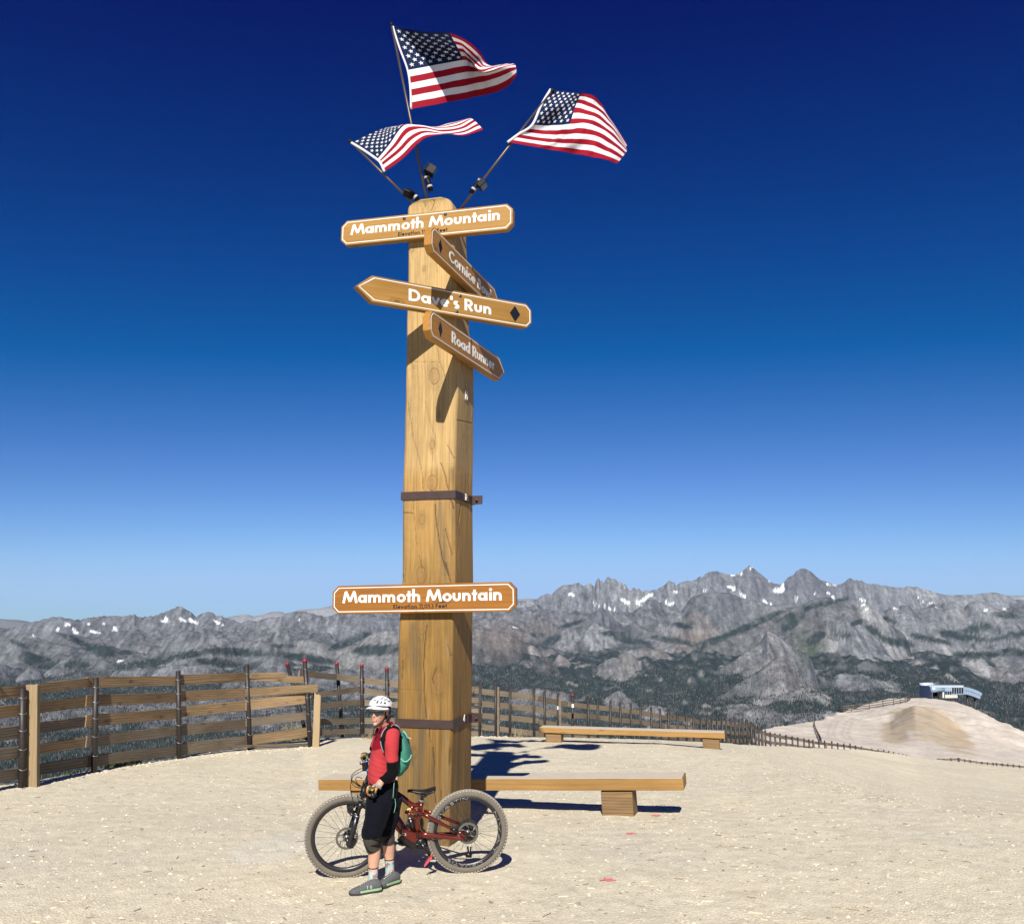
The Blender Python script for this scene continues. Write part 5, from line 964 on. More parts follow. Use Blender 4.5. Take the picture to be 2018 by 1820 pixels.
def pipe(par, base, top, r=.045, cap=False, wires=(), mat=None, n=10, name='post'):
    m = MB(); d = (top - base); m.tube([base - UPZ * .15, base + d * .5, top], r, n); o = m.build(name, mat or M_PIPE, par)
    if cap: m = MB(); u = d.normalized(); m.tube([top - u * .03, top + u * .035], r * 1.12, n); m.build('red_cap', M_REDC, o)
    for w_ in wires:
        m = MB(); c = base + d * w_; m.tube([c + Vector((math.cos(a) * (r + .006), math.sin(a) * (r + .006), .012 * math.sin(a * 2))) for a in [2 * math.pi * k / 12 for k in range(12)]], .004, 5, closed=True); m.build('wire_tie', M_WIRE, o)
    return o
def z4(x, y): return x / 2.926, y / 2.926 + 1133
fa = thing('fence', 'weathered five board fence on dark pipe posts along the left edge of the summit', 'fence', tuple(gat(270, 1510)))
PO = [((-110, 1372), (-112, 1583), 0), ((44.4, 1355), (44, 1551.6), 0), ((189, 1334.6), (186, 1522), 0), ((351, 1321.6), (354, 1495), 0), ((486, 1310), (493, 1477.5), 0), ((600.5, 1301.5), (612.4, 1470.6), 1)]
PB = []
for (tx, ty), (bx_, by_), cp in PO:
    b = gat(bx_, by_); PB.append(b); t_ = at(tx, ty, b.y); pipe(fa, b, t_, .052 if bx_ < 400 else .055, cp, (.18, .38, .57, .74, .9))
PPX = [p[1][0] for p in PO]; PYD = [b.y for b in PB]
def ydep(px): return float(np.interp(px, PPX, PYD)) + .075
def rail(x0, yt0, yb0, x1, yt1, yb1, mat, k, off=0.0, conv=z4, par=None, yfn=None):
    yfn = yfn or ydep; a0 = conv(x0, (yt0 + yb0) / 2); a1 = conv(x1, (yt1 + yb1) / 2); y0, y1 = yfn(a0[0]) + off, yfn(a1[0]) + off
    A = at(a0[0], a0[1], y0); B = at(a1[0], a1[1], y1); sc = abs(yb0 - yt0) / (2.926 if conv is z4 else 1); sc1 = abs(yb1 - yt1) / (2.926 if conv is z4 else 1)
    h = (sc * y0 + sc1 * y1) / 2 / FOC * 1.03; plank(par or fa, A, B, h, .04, mat, k)
b_, g_ = M_PL1, M_PL2
RAILS = [(-330, 705, 775, 10, 648, 708, b_), (-5, 649, 709, 145, 638, 695, b_), (215, 632, 680, 512, 590, 645, b_), (500, 594, 642, 1030, 579, 634, b_), (1025, 577, 630, 1420, 563, 613, b_), (1415, 563, 612, 1760, 592, 612, b_), (1420, 562, 598, 1648, 566, 585, b_),
 (-330, 800, 870, 10, 760, 822, b_), (-5, 760, 823, 145, 746, 806, b_), (215, 733, 794, 505, 700, 756, b_), (500, 697, 750, 1030, 676, 732, b_), (1025, 673, 725, 1420, 652, 706, b_), (1415, 652, 704, 1832, 632, 668, b_),
 (-330, 925, 1000, 10, 884, 950, g_), (-5, 884, 950, 145, 865, 930, g_), (215, 852, 910, 500, 817, 870, g_), (498, 815, 866, 1030, 766, 826, b_), (1025, 763, 815, 1420, 724, 780, b_), (1415, 720, 775, 1792, 680, 735, b_),
 (-330, 1040, 1110, 10, 1003, 1065, b_), (-5, 1003, 1065, 145, 985, 1045, g_), (215, 975, 1030, 505, 934, 985, b_), (500, 932, 985, 1030, 870, 925, g_), (1025, 867, 920, 1420, 828, 886, g_), (1415, 832, 870, 1786, 786, 828, g_),
 (-330, 1170, 1235, 10, 1130, 1192, g_), (-5, 1130, 1192, 145, 1108, 1168, g_), (215, 1090, 1150, 522, 1047, 1100, g_), (515, 1048, 1100, 1030, 980, 1036, g_), (1025, 976, 1032, 1430, 926, 986, g_), (1425, 928, 978, 1788, 876, 928, b_)]
for k, r_ in enumerate(RAILS): rail(*r_, k, .045 * (k % 2))
rail(1290, 985, 1000, 1780, 968, 982, g_, 77, .12)
for (x0, x1, yt, yb, m_) in ((50.6, 73.5, 1349, 1549, 0), (615.5, 628.5, 1366, 1471, 1)):
    b = gat((x0 + x1) / 2, yb); y = b.y - .06; a = at(x0, yb, y); c = at(x1, yb, y); tz = at(x0, yt, y).z; m = MB()
    if m_: m.prism([Vector((a.x, y, b.z - .2)), Vector((c.x, y, b.z - .2)), Vector((c.x + .0, y, tz - .07)), Vector((c.x - .04, y, tz - .02)), Vector((a.x + .05, y, tz - .03)), Vector((a.x + .0, y, tz + .04))], (0, .10, 0))
    else: tl_, tr_ = at(x0, yt, y), at(x1, yt, y); tl_.z = tr_.z = tz; a.z = c.z = b.z - .12; m.prism([a, c, tr_, tl_], (0, .10, 0))
    m.build('wooden_post', M_WP, fa, bevel=.006)
b = gat(598, 1464); pipe(fa, at(606, 1445, b.y + .6), at(566, 1308, b.y + 1.1), .05, True)
# the stretch behind the signpost and on towards the right
fb = thing('fence', 'long board fence on close pipe posts, behind the far bench and the signpost', 'fence', tuple(gat(947, 1450)))
def yb_(px): return float(np.interp(px, [600, 612, 675, 947], [22.1, 22.3, 24.3, 25.4]))
FBP = [(663.7, 1307, 675.7, 1), (712.9, 1310.6, 714, 1), (762.3, 1317, 764, 1), (812, 1322, 813, 0), (862, 1330, 862, 0), (905, 1336, 905, 0)]
for px, ty, bx_, cp in FBP:
    y = yb_(bx_) ; b = at(bx_, 1450, y); b.z = gz(b.x, b.y); pipe(fb, b, at(px, ty, y), .05, cp, (.2, .4, .6, .8) if px < 780 else ())
idc = lambda x, y: (x, y)
FR = [(591, 1326, 11, 665.6, 1334, 11), (662, 1333, 11, 714, 1340.3, 11), (710, 1340, 11, 790, 1349, 11), (619, 1370, 10.5, 712, 1357, 10), (708, 1360, 10, 790, 1371, 10), (626, 1391, 10.5, 712, 1383, 10), (708, 1383, 10, 790, 1389, 10), (626, 1422, 11, 715, 1420, 10.5), (708, 1420, 11, 790, 1420, 10.5), (626, 1443, 10, 716, 1440, 10), (710, 1440, 10, 790, 1441, 10)]
for k, (x0, y0, h0, x1, y1, h1) in enumerate(FR): rail(x0, y0 - h0 / 2, y0 + h0 / 2, x1, y1 - h1 / 2, y1 + h1 / 2, M_PL2, 100 + k, .05 * (k % 2) + .08, idc, fb, yb_)
for k in range(5):
    for j, (x0, x1) in enumerate(((786, 868), (862, 950))):
        y0, y1 = [np.interp(x, [786, 950], [1349 + k * 23.5, 1358 + k * 22]) for x in (x0, x1)]; rail(x0, y0 - 5, y0 + 5, x1, y1 - 5, y1 + 5, M_PL2, 130 + k * 3 + j, .09, idc, fb, lambda p: yb_(p))
FF = [(946.3, 1341.3, 25.4), (977, 1345.8, 25.6), (1005, 1350, 25.8), (1052, 1355, 26.2), (1073, 1360.6, 26.6), (1100, 1365, 27), (1128.5, 1369.6, 27.5), (1158.6, 1373.5, 28), (1178, 1375.5, 28.5), (1203, 1379, 29), (1222, 1383, 29.5), (1243, 1384.5, 30), (1262, 1386, 30.5), (1283, 1392, 31.2), (1301, 1395.8, 31.8), (1317, 1396.4, 32.3), (1335, 1403.8, 33), (1352, 1402, 33.6), (1366, 1404.7, 34.2), (1381, 1408, 34.8), (1393, 1410, 35.4), (1403, 1409, 36), (1413, 1410, 36.5), (1422.7, 1410.5, 37), (1430, 1411, 37.6), (1439.7, 1414, 38.2), (1447.5, 1413, 38.8), (1456, 1416, 39.4), (1463, 1414, 40), (1470.5, 1416, 40.6)]
rgf = random.Random(3)
def run(par, pts, h, rows, r, mat, wid=.13, stepn=3, lean=.05, woods=(), flags=()):
    P = []
    for k, (px, ty, y) in enumerate(pts):
        t_ = at(px, ty, y); b = Vector((t_.x + rgf.uniform(-lean, lean) * .6, y, t_.z - h)); P.append(b)
        if k in woods: m = MB(); m.abox(b.x + .04, b.x + .10, y - .03, y + .03, b.z - .3, t_.z - .1); m.build('wooden_post', M_PL2, par)
        pipe(par, b, t_, r, k in flags, (), None, 6)
    for k in range(0, len(P) - 1, stepn):
        for j, f in enumerate(rows):
            q = min(k + stepn, len(P) - 1); e = (P[q] - P[k]).normalized() * .15; jit = rgf.uniform(-.03, .03); jit2 = rgf.uniform(-.03, .03)
            plank(par, P[k] + UPZ * (h - f + jit) + Vector((0, .06 + .05 * ((k // stepn + j) % 2), 0)) - e, P[q] + UPZ * (h - f + jit2) + Vector((0, .06 + .05 * ((k // stepn + j) % 2), 0)) + e, wid, .04, mat, k * 7 + j, 4, .01)
    return P
run(fb, FF, 1.9, (.30, .62, .95, 1.28, 1.62), .036, M_PL2, .15, 3, .04, (1, 5), (6,))
for px, py in ((1100, 1394), (1128.5, 1390)):
    p = at(px, py, 27.0); m = MB(); m.box(p, (1, 0, 0), (0, 1, 0), (0, 0, 1), .03, .03, .05); m.build('white_marker', MATS['white_sign_paint'], fb)
fc = thing('fence', 'board fence with pipe posts dropping away downhill right of the far bench', 'fence', tuple(at(1602, 1470, 53)))
FC = [(1472, 1417, 40.8), (1480, 1421, 41.8), (1487.5, 1428, 42.8), (1494.8, 1434, 43.8), (1501, 1437, 45), (1508, 1438, 46), (1517.5, 1442, 47), (1527, 1444, 48), (1537, 1445.5, 48.8), (1549, 1447.5, 49.4), (1561, 1450, 50), (1572, 1452, 50.8), (1584, 1454, 51.6), (1594, 1456, 52.3), (1602, 1457, 53), (1613.7, 1458, 54), (1624.7, 1458.5, 55.3), (1639, 1459.5, 57), (1650.7, 1463, 58), (1663, 1464, 59), (1675, 1464.5, 60), (1686, 1468, 61.5), (1697.8, 1470, 63), (1718, 1474, 65), (1730, 1476, 66), (1741.6, 1477, 67), (1751.4, 1479, 68), (1761, 1481, 69), (1771, 1483.5, 70), (1779, 1485, 71), (1786, 1487, 72), (1793.6, 1489, 73)]
run(fc, FC, 1.9, (.15, .52, .90, 1.25, 1.6), .045, M_PL2, .15, 3, .10, (4, 14, 16, 22, 25))
def z6(x, y): return x / 3.079 + 1426.6, y / 3.079 + 1059
def hillfence(label, pts, h, n_, rows, wid=.14, r=.04, y0=60, y1=400):
    W = []
    for x, y in pts: W.append(gat(*z6(x, y), lo=y0, hi=y1))
    base = thing('fence', label, 'fence', tuple(W[0])); L = [0]
    for a, b in zip(W[:-1], W[1:]): L.append(L[-1] + (b - a).length)
    P = []
    for k in range(n_ + 1):
        s_ = L[-1] * k / n_; i = max(0, min(len(L) - 2, int(np.searchsorted(L, s_)) - 1)); f = (s_ - L[i]) / max(L[i + 1] - L[i], 1e-6); q = W[i].lerp(W[i + 1], f); q.z = gz(q.x, q.y); P.append(q)
        pipe(base, q, q + Vector((rgf.uniform(-.06, .06), 0, h)), r, False, (), None, 4)
    for k in range(0, n_, 2):
        e = min(k + 2, n_)
        for j, f in enumerate(rows): plank(base, P[k] + UPZ * f, P[e] + UPZ * f, wid, .05, M_PL3, k + j, 2, .0)
hillfence('low board fence following the far bend of the hill road below the lift station', [(552, 1112), (600, 1092), (650, 1080), (700, 1069), (750, 1060), (800, 1052), (850, 1045), (900, 1038), (950, 1029), (1000, 1019), (1050, 1011), (1100, 1001), (1134, 988), (1128, 973), (1108, 962)], 1.9, 66, (.4, .9, 1.5), .22, .085)
fe = thing('fence', 'short fence running down the slope to the left of the hill road', 'fence', tuple(at(1612, 1450, 140)))
def _spur(f):
    px = float(np.interp(f, [0, .2, .45, .7, 1], [1605.5, 1604.5, 1608, 1613, 1618.5])); py = float(1421 + 46 * f); g = gat(px, py, 86, 260); return (px, float(proj(g.x, g.y, g.z + .6)[1]), g.y)
run(fe, [_spur(f) for f in np.linspace(0, 1, 20)], .65, (.1, .35), .035, M_PL3, .12, 2, .03)
fd = thing('fence', 'low fence peeping over the gravel edge at the far right below the spoil mound', 'fence', tuple(at(1935, 1505, 75)))
run(fd, [(1848.8, 1493.6, 73), (1860, 1494, 73), (1874, 1493, 73.5), (1887.8, 1492.6, 74), (1890, 1492.6, 74), (1901, 1495, 74), (1912, 1496.5, 74.5), (1924, 1498.5, 75), (1935, 1500, 75), (1946, 1501, 75), (1957, 1502, 75), (1964, 1502.3, 75), (1975, 1503.2, 75), (1986, 1504, 75), (1997, 1505, 75), (2009, 1506.5, 75), (2021, 1507.5, 75), (2034, 1509, 75)], 1.5, (.12, .5, .9, 1.25), .04, M_PL2, .14, 2, .06, (3, 6))

# ================================================================== LIFT STATION
M_SKY = plain('pale_blue_cladding', (.28, .37, .47), .35, .35, .1, .6); M_DKC = plain('blue_grey_cladding', (.12, .15, .24), .5, .2, .15, .5); M_ROOF = plain('station_roof', (.40, .46, .52), .45, .2, .1, .4)
M_WINBAY = plain('dark_window_bay_shade', (.006, .007, .010), .08, 0, .2, .5, .8); M_CONC = plain('concrete', (.42, .40, .35), .9, 0, .12, .8); M_TRIM = plain('white_trim', (.62, .70, .76), .5)
def zb(x, y, d): return at(x / 10.24 + 1773.4, y / 10.24 + 1320.2, d)
YB = 325.0; st_ = thing('lift_station', 'pale blue ski lift station with curved tail standing on top of the bare hill', 'building', tuple(at(1850, 1374, YB)))
def pan(name, pts, mat, th=.25, par=None, d=YB):
    m = MB(); m.prism([zb(x, y, d + (q[0] if q else 0)) for x, y, *q in pts], (0, th, 0)); return m.build(name, mat, par or st_)
w_ = pan('side_wall', [(405, 545, 14), (405, 300, 14), (645, 322, .3), (645, 552, .3)], M_DKC, .3)
pan('window_band', [(418, 402, 13.5), (424, 330, 13.5), (598, 352, 3.2), (604, 424, 3.2)], M_WINBAY, .1, w_, YB - .15)
for k in range(7):
    f = (k + .5) / 7; x = 424 + 178 * f; dd = 13.5 - 10.3 * f - .2; pan('mullion', [(x - 1.5, 404 + 22 * f, dd), (x - 1.5, 332 + 20 * f, dd), (x + 1.5, 332 + 20 * f, dd), (x + 1.5, 404 + 22 * f, dd)], M_DKC, .06, w_, YB - .2)
m = MB(); m.tube([zb(405, 312, YB + 15), zb(540, 306, YB + 15), zb(665, 302, YB + 15)], [(1.1, .9)] * 3, 16); m.build('vault_roof', M_ROOF, st_)
m = MB(); m.tube([zb(622, 388, YB + 1.2), zb(660, 386, YB + .9), zb(912, 381, YB + .9)], [(1.15, 1.15), (1.1, 1.1), (.68, .68)], 18); m.build('entrance_canopy', M_SKY, st_)
m = MB(); m.prism([zb(430, 322, YB + 12), zb(600, 330, YB + .8), zb(1285, 330, YB + .3), zb(1290, 316, YB + 9), zb(900, 312, YB + 14), zb(560, 312, YB + 15)], (0, 0, .35)); m.build('roof', M_ROOF, st_)
pan('fascia', [(645, 350), (645, 330), (1285, 332), (1285, 347)], M_ROOF, .3)
pan('bay_wall', [(648, 545, 7), (648, 350, 7), (905, 350, 7), (905, 545, 7)], M_WINBAY, .2); pan('pillar', [(866, 555, 1), (866, 405, 1), (884, 405, 1), (884, 555, 1)], M_TRIM, .35)  # bay back wall is near black: shade inside the opening painted in
pan('bay_curtain', [(884, 548, 3), (884, 408, 3), (906, 408, 3), (906, 548, 3)], M_DKC, .2)
m = MB(); m.prism([zb(648, 545, YB + .4), zb(648, 405, YB + .4), zb(648, 405, YB + 7), zb(648, 545, YB + 7)], (.2, 0, 0)); m.build('bay_side', M_DKC, st_)
pan('front_wall', [(907, 486), (907, 345), (1052, 345), (1052, 486)], M_SKY, 6, None, YB + .1); pan('upper_wall', [(1053, 486), (1053, 345), (1286, 345), (1286, 486)], M_SKY, 6, None, YB + .1)
for k in range(3): x = 916 + k * 46; pan('window', [(x, 480), (x, 424), (x + 33, 424), (x + 33, 480)], M_WINBAY, .1, None, YB)
for k in range(5): x = 1055 + k * 47.5; pan('window', [(x, 468), (x, 348), (x + 34, 348), (x + 34, 468)], M_WINBAY, .1, None, YB)
for k in range(3): x = 952 + k * 45; pan('cladding_joint', [(x, 420), (x, 350), (x + 3, 350), (x + 3, 420)], M_TRIM, .05, None, YB)
pan('base', [(912, 560), (912, 487), (1160, 487), (1168, 556)], M_CONC, 6, None, YB + .3)
TT = [(1287, 332), (1342, 338), (1396, 348), (1452, 364), (1504, 382), (1556, 402), (1606, 428), (1664, 462)]; TB = [(1287, 486), (1338, 490), (1384, 499), (1432, 514), (1476, 530), (1520, 547), (1562, 564), (1607, 584)]
for k in range(7):
    for a0, a1 in ((.03, .46), (.52, .97)):
        q = [(TT[k + i][0] * (1 - a) + TB[k + i][0] * a + (2 if i == 0 else -2), TT[k + i][1] * (1 - a) + TB[k + i][1] * a) for i, a in ((0, a0), (1, a0), (1, a1), (0, a1))]; pan('tail_panel', q, M_SKY, .15, None, YB)
for k in range(7): pan('tail_body', [TT[k], TT[k + 1], TB[k + 1], TB[k]], M_DKC, 5, None, YB + .2)
for x, y0, y1 in ((1360, 490, 690), (1510, 560, 740)): p = zb(x, y0, YB + 2); q = zb(x, y1, YB + 2); q.z -= 6; m = MB(); m.tube([p, q], .32, 10); m.build('support_column', M_PIPE, st_)
m = MB(); m.prism([zb(1440, 515, YB + .5), zb(1600, 588, YB + .5), zb(1600, 604, YB + .5), zb(1440, 530, YB + .5)], (0, 4, 0)); m.build('underside_beam', M_PIPE, st_)

# ================================================================== PLANTS, LITTER
def leaf_mat(name, col):
    t = NT(name); v = t.coord(); c = t.mix(tuple(x * .6 for x in col), tuple(x * 1.35 for x in col), t.noise(v, 7, 3)); return t.fin(c, .8, 0, .2)
M_SHR = leaf_mat('shrub_leaf', (.10, .115, .030)); M_GR = leaf_mat('grass_blade', (.075, .10, .035)); M_DRY = leaf_mat('dry_stem', (.26, .21, .11)); M_RT = plain('red_fibre', (.55, .10, .12), .8)
def tuft(label, cat, nm, centers, n_, h0, h1, mat, seed, spread):
    rr = random.Random(seed); m = MB(); c0_ = Vector(centers[0])
    for k in range(n_):
        c = Vector(rr.choice(centers)); x, y = c.x + rr.gauss(0, spread), c.y + rr.gauss(0, spread * .5); z = gz(x, y) - .01; h = rr.uniform(h0, h1); a = rr.uniform(0, 6.28); b = rr.uniform(.1, .6) * h; w2 = .006 + .004 * rr.random(); d = Vector((math.cos(a), math.sin(a), 0)); s_ = Vector((-d.y, d.x, 0)) * w2; p = Vector((x, y, z))
        m.add([p - s_, p + s_, p + d * b * .4 + UPZ * h * .6 + s_ * .7, p + d * b * .4 + UPZ * h * .6 - s_ * .7, p + d * b + UPZ * h * .9], [(0, 1, 2, 3), (3, 2, 4)])
    o = m.build(nm, mat, None, recalc=False); props(o, label, cat); return o
tuft('green grass tuft growing under the left fence between its second and third pipe posts', 'grass', 'grass_tuft', [gat(a, b) + Vector((0, .12, 0)) for a, b in ((215, 1512), (235, 1509), (252, 1506), (266, 1503))], 420, .05, .16, M_GR, 3, .10)
tuft('small green grass tuft under the left fence beside its broad wooden post', 'grass', 'grass_tuft', [gat(a, b) + Vector((0, .12, 0)) for a, b in ((128, 1527), (138, 1525))], 120, .04, .10, M_GR, 4, .10)
tuft('dry weed at the foot of the far fence left of the rider\'s helmet', 'plant', 'dry_weed', [gat(724, 1455), gat(732, 1456)], 60, .06, .22, M_DRY, 5, .09)
tuft('dry weeds at the foot of the far fence just right of the signpost', 'plant', 'dry_weed', [gat(1012, 1452), gat(1025, 1453)], 26, .08, .28, M_DRY, 6, .12)
sb = thing('shrub', 'yellow green shrub growing behind the left fence near the broken wooden post', 'shrub', tuple(at(590, 1462, 24.2))); rr = random.Random(8); m = MB(); ms = MB()
for k in range(26):
    a = rr.uniform(-1, 1); top = at(np.interp(a, [-1, 1], [560, 612]), rr.uniform(1408, 1452) + 18 * (abs(a) ** 2), 24.0 + rr.uniform(-.3, .5)); root = at(590, 1468, 24.2) + Vector((rr.uniform(-.3, .3), 0, -.2)); mid = root.lerp(top, .5) + Vector((rr.uniform(-.1, .1), 0, .1))
    ms.tube([root, mid, top], [.012, .008, .004], 4)
    for q in range(34):
        f = rr.uniform(.25, 1.05); p = root.lerp(top, f) + Vector((rr.gauss(0, .07), rr.gauss(0, .07), rr.gauss(0, .06))); s_ = rr.uniform(.018, .036); a1 = Vector((rr.uniform(-1, 1), rr.uniform(-1, 1), rr.uniform(-.5, .5))).normalized() * s_; a2 = a1.cross(Vector((rr.uniform(-1, 1), rr.uniform(-1, 1), 1))).normalized() * s_ * .5
        m.add([p - a1, p + a2, p + a1, p - a2], [(0, 1, 2, 3)], False)
m.build('foliage', M_SHR, sb, recalc=False); ms.build('stem', M_DRY, sb)
for k, (px, py, lab) in enumerate(((1293, 1608, 'red fibres lying on the gravel just right of the bench leg'), (1242, 1645, 'red fibres lying on the gravel right of the rear bicycle wheel'), (1198, 1738, 'red fibres lying on the gravel nearest the bottom of the picture'))):
    rr = random.Random(20 + k); c = gat(px, py); m = MB()
    for q in range(11):
        a = rr.uniform(0, 6.28); L = rr.uniform(.03, .075); d = Vector((math.cos(a), math.sin(a) * .8, 0)); s_ = Vector((-d.y, d.x, 0)); P = [c + s_ * rr.uniform(-.015, .015) + d * L * f + s_ * .02 * math.sin(f * 3 + q) for f in (-.5, 0, .5, 1)]
        m.tube([Vector((p.x, p.y, gz(p.x, p.y) + .008)) for p in P], .0035, 4)
    o = m.build('red_fibres', M_RT); props(o, lab, 'litter')
# ================================================================== MOUNTAIN BIKE
M_BRED = plain('bike_copper_red', (.11, .011, .005), .22, .45, .08, 8, .6); M_BRED.node_tree.nodes['Principled BSDF'].inputs['Coat Weight'].default_value = .5
M_TIRE = plain('tyre_rubber_dusty', (.125, .11, .09), .9, 0, .25, 18, .2, .4, 80); M_TREAD = plain('tyre_knobs_dusty', (.27, .25, .21), .9, 0, .3, 22, .2)
M_RIM = plain('rim_black', (.022, .022, .024), .35, .3, .2, 12, .5); M_SPK = plain('spoke_steel', (.04, .04, .042), .35, .8, .1, 10); M_SILV = plain('bike_silver', (.42, .42, .42), .3, .9, .15, 30)
M_ROTOR = plain('rotor_steel', (.16, .155, .14), .4, .7, .25, 40); M_BKM = plain('bike_black', (.008, .008, .009), .3, .1, .2, 20, .5); M_FORK = plain('fork_black', (.014, .014, .015), .32, .1, .15, 15, .5); M_SADL = plain('saddle_black', (.010, .010, .011), .35, 0, .15, 20, .5)
M_CASS = plain('cassette_steel', (.07, .07, .065), .4, .8, .4, 80); M_PDL = plain('pedal_red', (.50, .07, .07), .5, .1, .2, 40); M_OUTL = plain('decal_white', (.62, .62, .62), .5); M_BLUE = plain('blue_ring', (.04, .16, .42), .4, .4); M_YEL = plain('yellow_tag', (.62, .55, .10), .5)
pr = gat(922, 1718.5, 7.5, 9.6); pf = gat(681, 1727.5, 7.3, 9.4)
e1 = Vector((pf.x - pr.x, pf.y - pr.y, 0)).normalized(); nh = Vector((e1.y, -e1.x, 0)); nh = nh if nh.y < 0 else -nh
def leanframe(e, n, deg): a = R(deg); return n * math.cos(a) - UPZ * math.sin(a), UPZ * math.cos(a) + n * math.sin(a)
e2, e3 = leanframe(e1, nh, 4.5)
def bp(fx, fy, s=0.0):
    o = Vector((0, 0, CAMZ)); d = at(fx / K, fy / K, 1.0) - o; P0 = pr + e2 * s; return o + d * ((P0 - o).dot(e2) / d.dot(e2))
bike = thing('bicycle', 'copper red full suspension mountain bike with dusty tyres held by the rider', 'bicycle', tuple((pr + pf) / 2))
def wheel(c, ax, ref, rr_, par, side_rot, cass, text=()):
    """c hub centre, ax axle direction toward the camera, ref a direction in the wheel plane"""
    u = (ref - ax * ref.dot(ax)).normalized(); v = ax.cross(u)
    def pt(r, a, s=0): return c + (u * math.cos(a) + v * math.sin(a)) * r + ax * s
    wh = bpy.data.objects.new('wheel', None); COL.objects.link(wh); wh.parent = par
    # a wheel is a part with sub-parts: rim carries the part name
    bpy.data.objects.remove(wh)
    RT = rr_; tr = .031; m = MB(); n_ = 96; prof = [(RT - tr + tr * math.cos(a) * 1.0, tr * math.sin(a) * .98) for a in [R(q) for q in range(-140, 141, 20)]]
    m.lathe(c, ax, [(r_, h) for r_, h in prof], n_, True, u); tire = m.build('tire', M_TIRE, par, recalc=True)
    m = MB(); kn = 78
    for k in range(kn):
        a = 2 * math.pi * k / kn; t_ = -u * math.sin(a) + v * math.cos(a); rd = u * math.cos(a) + v * math.sin(a)
        for s_, tilt, w_, off in ((-.0245, -38, .0065, 0), (.0245, 38, .0065, 0), (-.0085, -10, .006, .5), (.0085, 10, .006, .5)):
            aa = a + off * 2 * math.pi / kn; t2 = -u * math.sin(aa) + v * math.cos(aa); r2 = u * math.cos(aa) + v * math.sin(aa); th = R(tilt); o_ = r2 * math.cos(th) + ax * math.sin(th) ; p = c + r2 * (RT - tr) + ax * 0 + o_ * tr; w2 = t2.cross(o_)
            m.box(p + o_ * .001, t2, w2, o_, .0080, w_, .0052)
    props(m.build('tread', M_TREAD, tire, recalc=False), kind='stuff')
    m = MB(); ro, ri = RT - .058, RT - .086; m.lathe(c, ax, [(ro, -.017), (ro + .006, -.010), (ro + .006, .010), (ro, .017), (ri, .012), (ri - .003, .004), (ri - .003, -.004), (ri, -.012), (ro, -.017)], 80, True, u); rim = m.build('rim', M_RIM, par)
    m = MB(); m.tube([pt(0, 0, -.062), pt(0, 0, -.03), pt(0, 0, .03), pt(0, 0, .058)], [.017, .024, .026, .016], 14); m.tube([pt(0, 0, -.035), pt(0, 0, -.030)], .032, 16); m.tube([pt(0, 0, .030), pt(0, 0, .035)], .032, 16); hub = m.build('hub', M_BKM, par)
    for k in range(28):
        a = 2 * math.pi * k / 28; s_ = .033 if k % 2 else -.033; da = (.38 if (k // 2) % 2 else -.38); m = MB(); m.tube([pt(.030, a + da * 2.2, s_), pt(ri, a, .003 if k % 2 else -.003)], .0013, 4, cap=False); m.build('spoke', M_SPK, rim)
    m = MB(); ROT = .098 if not cass else .095; sx = .052; NR_ = 48
    ringo = [pt(ROT + .002 * (k % 2), 2 * math.pi * k / NR_, sx) for k in range(NR_)]; ringi = [pt(ROT - .020, 2 * math.pi * k / NR_, sx) for k in range(NR_)]
    V_ = ringo + ringi + [p - ax * .002 for p in ringo] + [p - ax * .002 for p in ringi]; Fs = []
    for k in range(NR_):
        j = (k + 1) % NR_; Fs += [(k, j, NR_ + j, NR_ + k), (2*NR_+k, 3*NR_+k, 3*NR_+j, 2*NR_+j), (k, 2*NR_+k, 2*NR_+j, j), (NR_+k, NR_+j, 3*NR_+j, 3*NR_+k)]
    m.add(V_, Fs, False)
    for k in range(6):
        a = 2 * math.pi * k / 6 + .3; m.tube([pt(.026, a, sx - .001), pt(.055, a + .15, sx - .001), pt(ROT - .015, a + .42, sx - .001)], [(.006, .0012)] * 3, 6)
    m.tube([pt(0, 0, sx - .004), pt(0, 0, sx + .001)], .030, 16); m.build('brake_rotor', M_ROTOR, hub)
    if cass:
        m = MB()
        for k in range(10):
            r_ = .100 - .0075 * k; s_ = -.030 - .0040 * k; NT2 = 44 - 3 * k; V_ = [pt(r_ + (.004 if q % 2 else 0), math.pi * q / NT2, s_) for q in range(2 * NT2)] + [pt(r_ * .62, math.pi * q / NT2, s_) for q in range(2 * NT2)]; N2_ = 2 * NT2
            V_ += [p - ax * .0018 for p in V_]; Fs = []
            for q in range(N2_):
                j = (q + 1) % N2_; Fs += [(q, j, N2_ + j, N2_ + q), (2*N2_+q, 3*N2_+q, 3*N2_+j, 2*N2_+j), (q, 2*N2_+q, 2*N2_+j, j)]
            m.add(V_, Fs, False)
        m.tube([pt(0, 0, -.03), pt(0, 0, -.072)], .03, 14); m.build('cassette', M_CASS, hub)
    for (txt, a0, a1) in text:            # outlined lettering on the rim wall facing the camera
        tot = sum(GL[ch][0] for ch in txt); x = 0; m = MB(); rb, rt_ = ri + .001, ro - .001
        for ch in txt:
            for s_ in GL[ch][1]:
                if s_ == 'dot': continue
                P = []
                for (gx_, gy_) in s_:
                    f = (x + gx_) / tot; a = a0 + (a1 - a0) * f; r_ = rb + (rt_ - rb) * min(max(gy_, 0), 1); h_ = .0125 + (r_ - ri) / (ro - ri) * .0055; P.append(pt(r_, a, h_))
                m.tube(P, .0009, 4)
            x += GL[ch][0]
        props(m.build('rim_lettering', M_OUTL, rim), kind='stuff')
    return pt
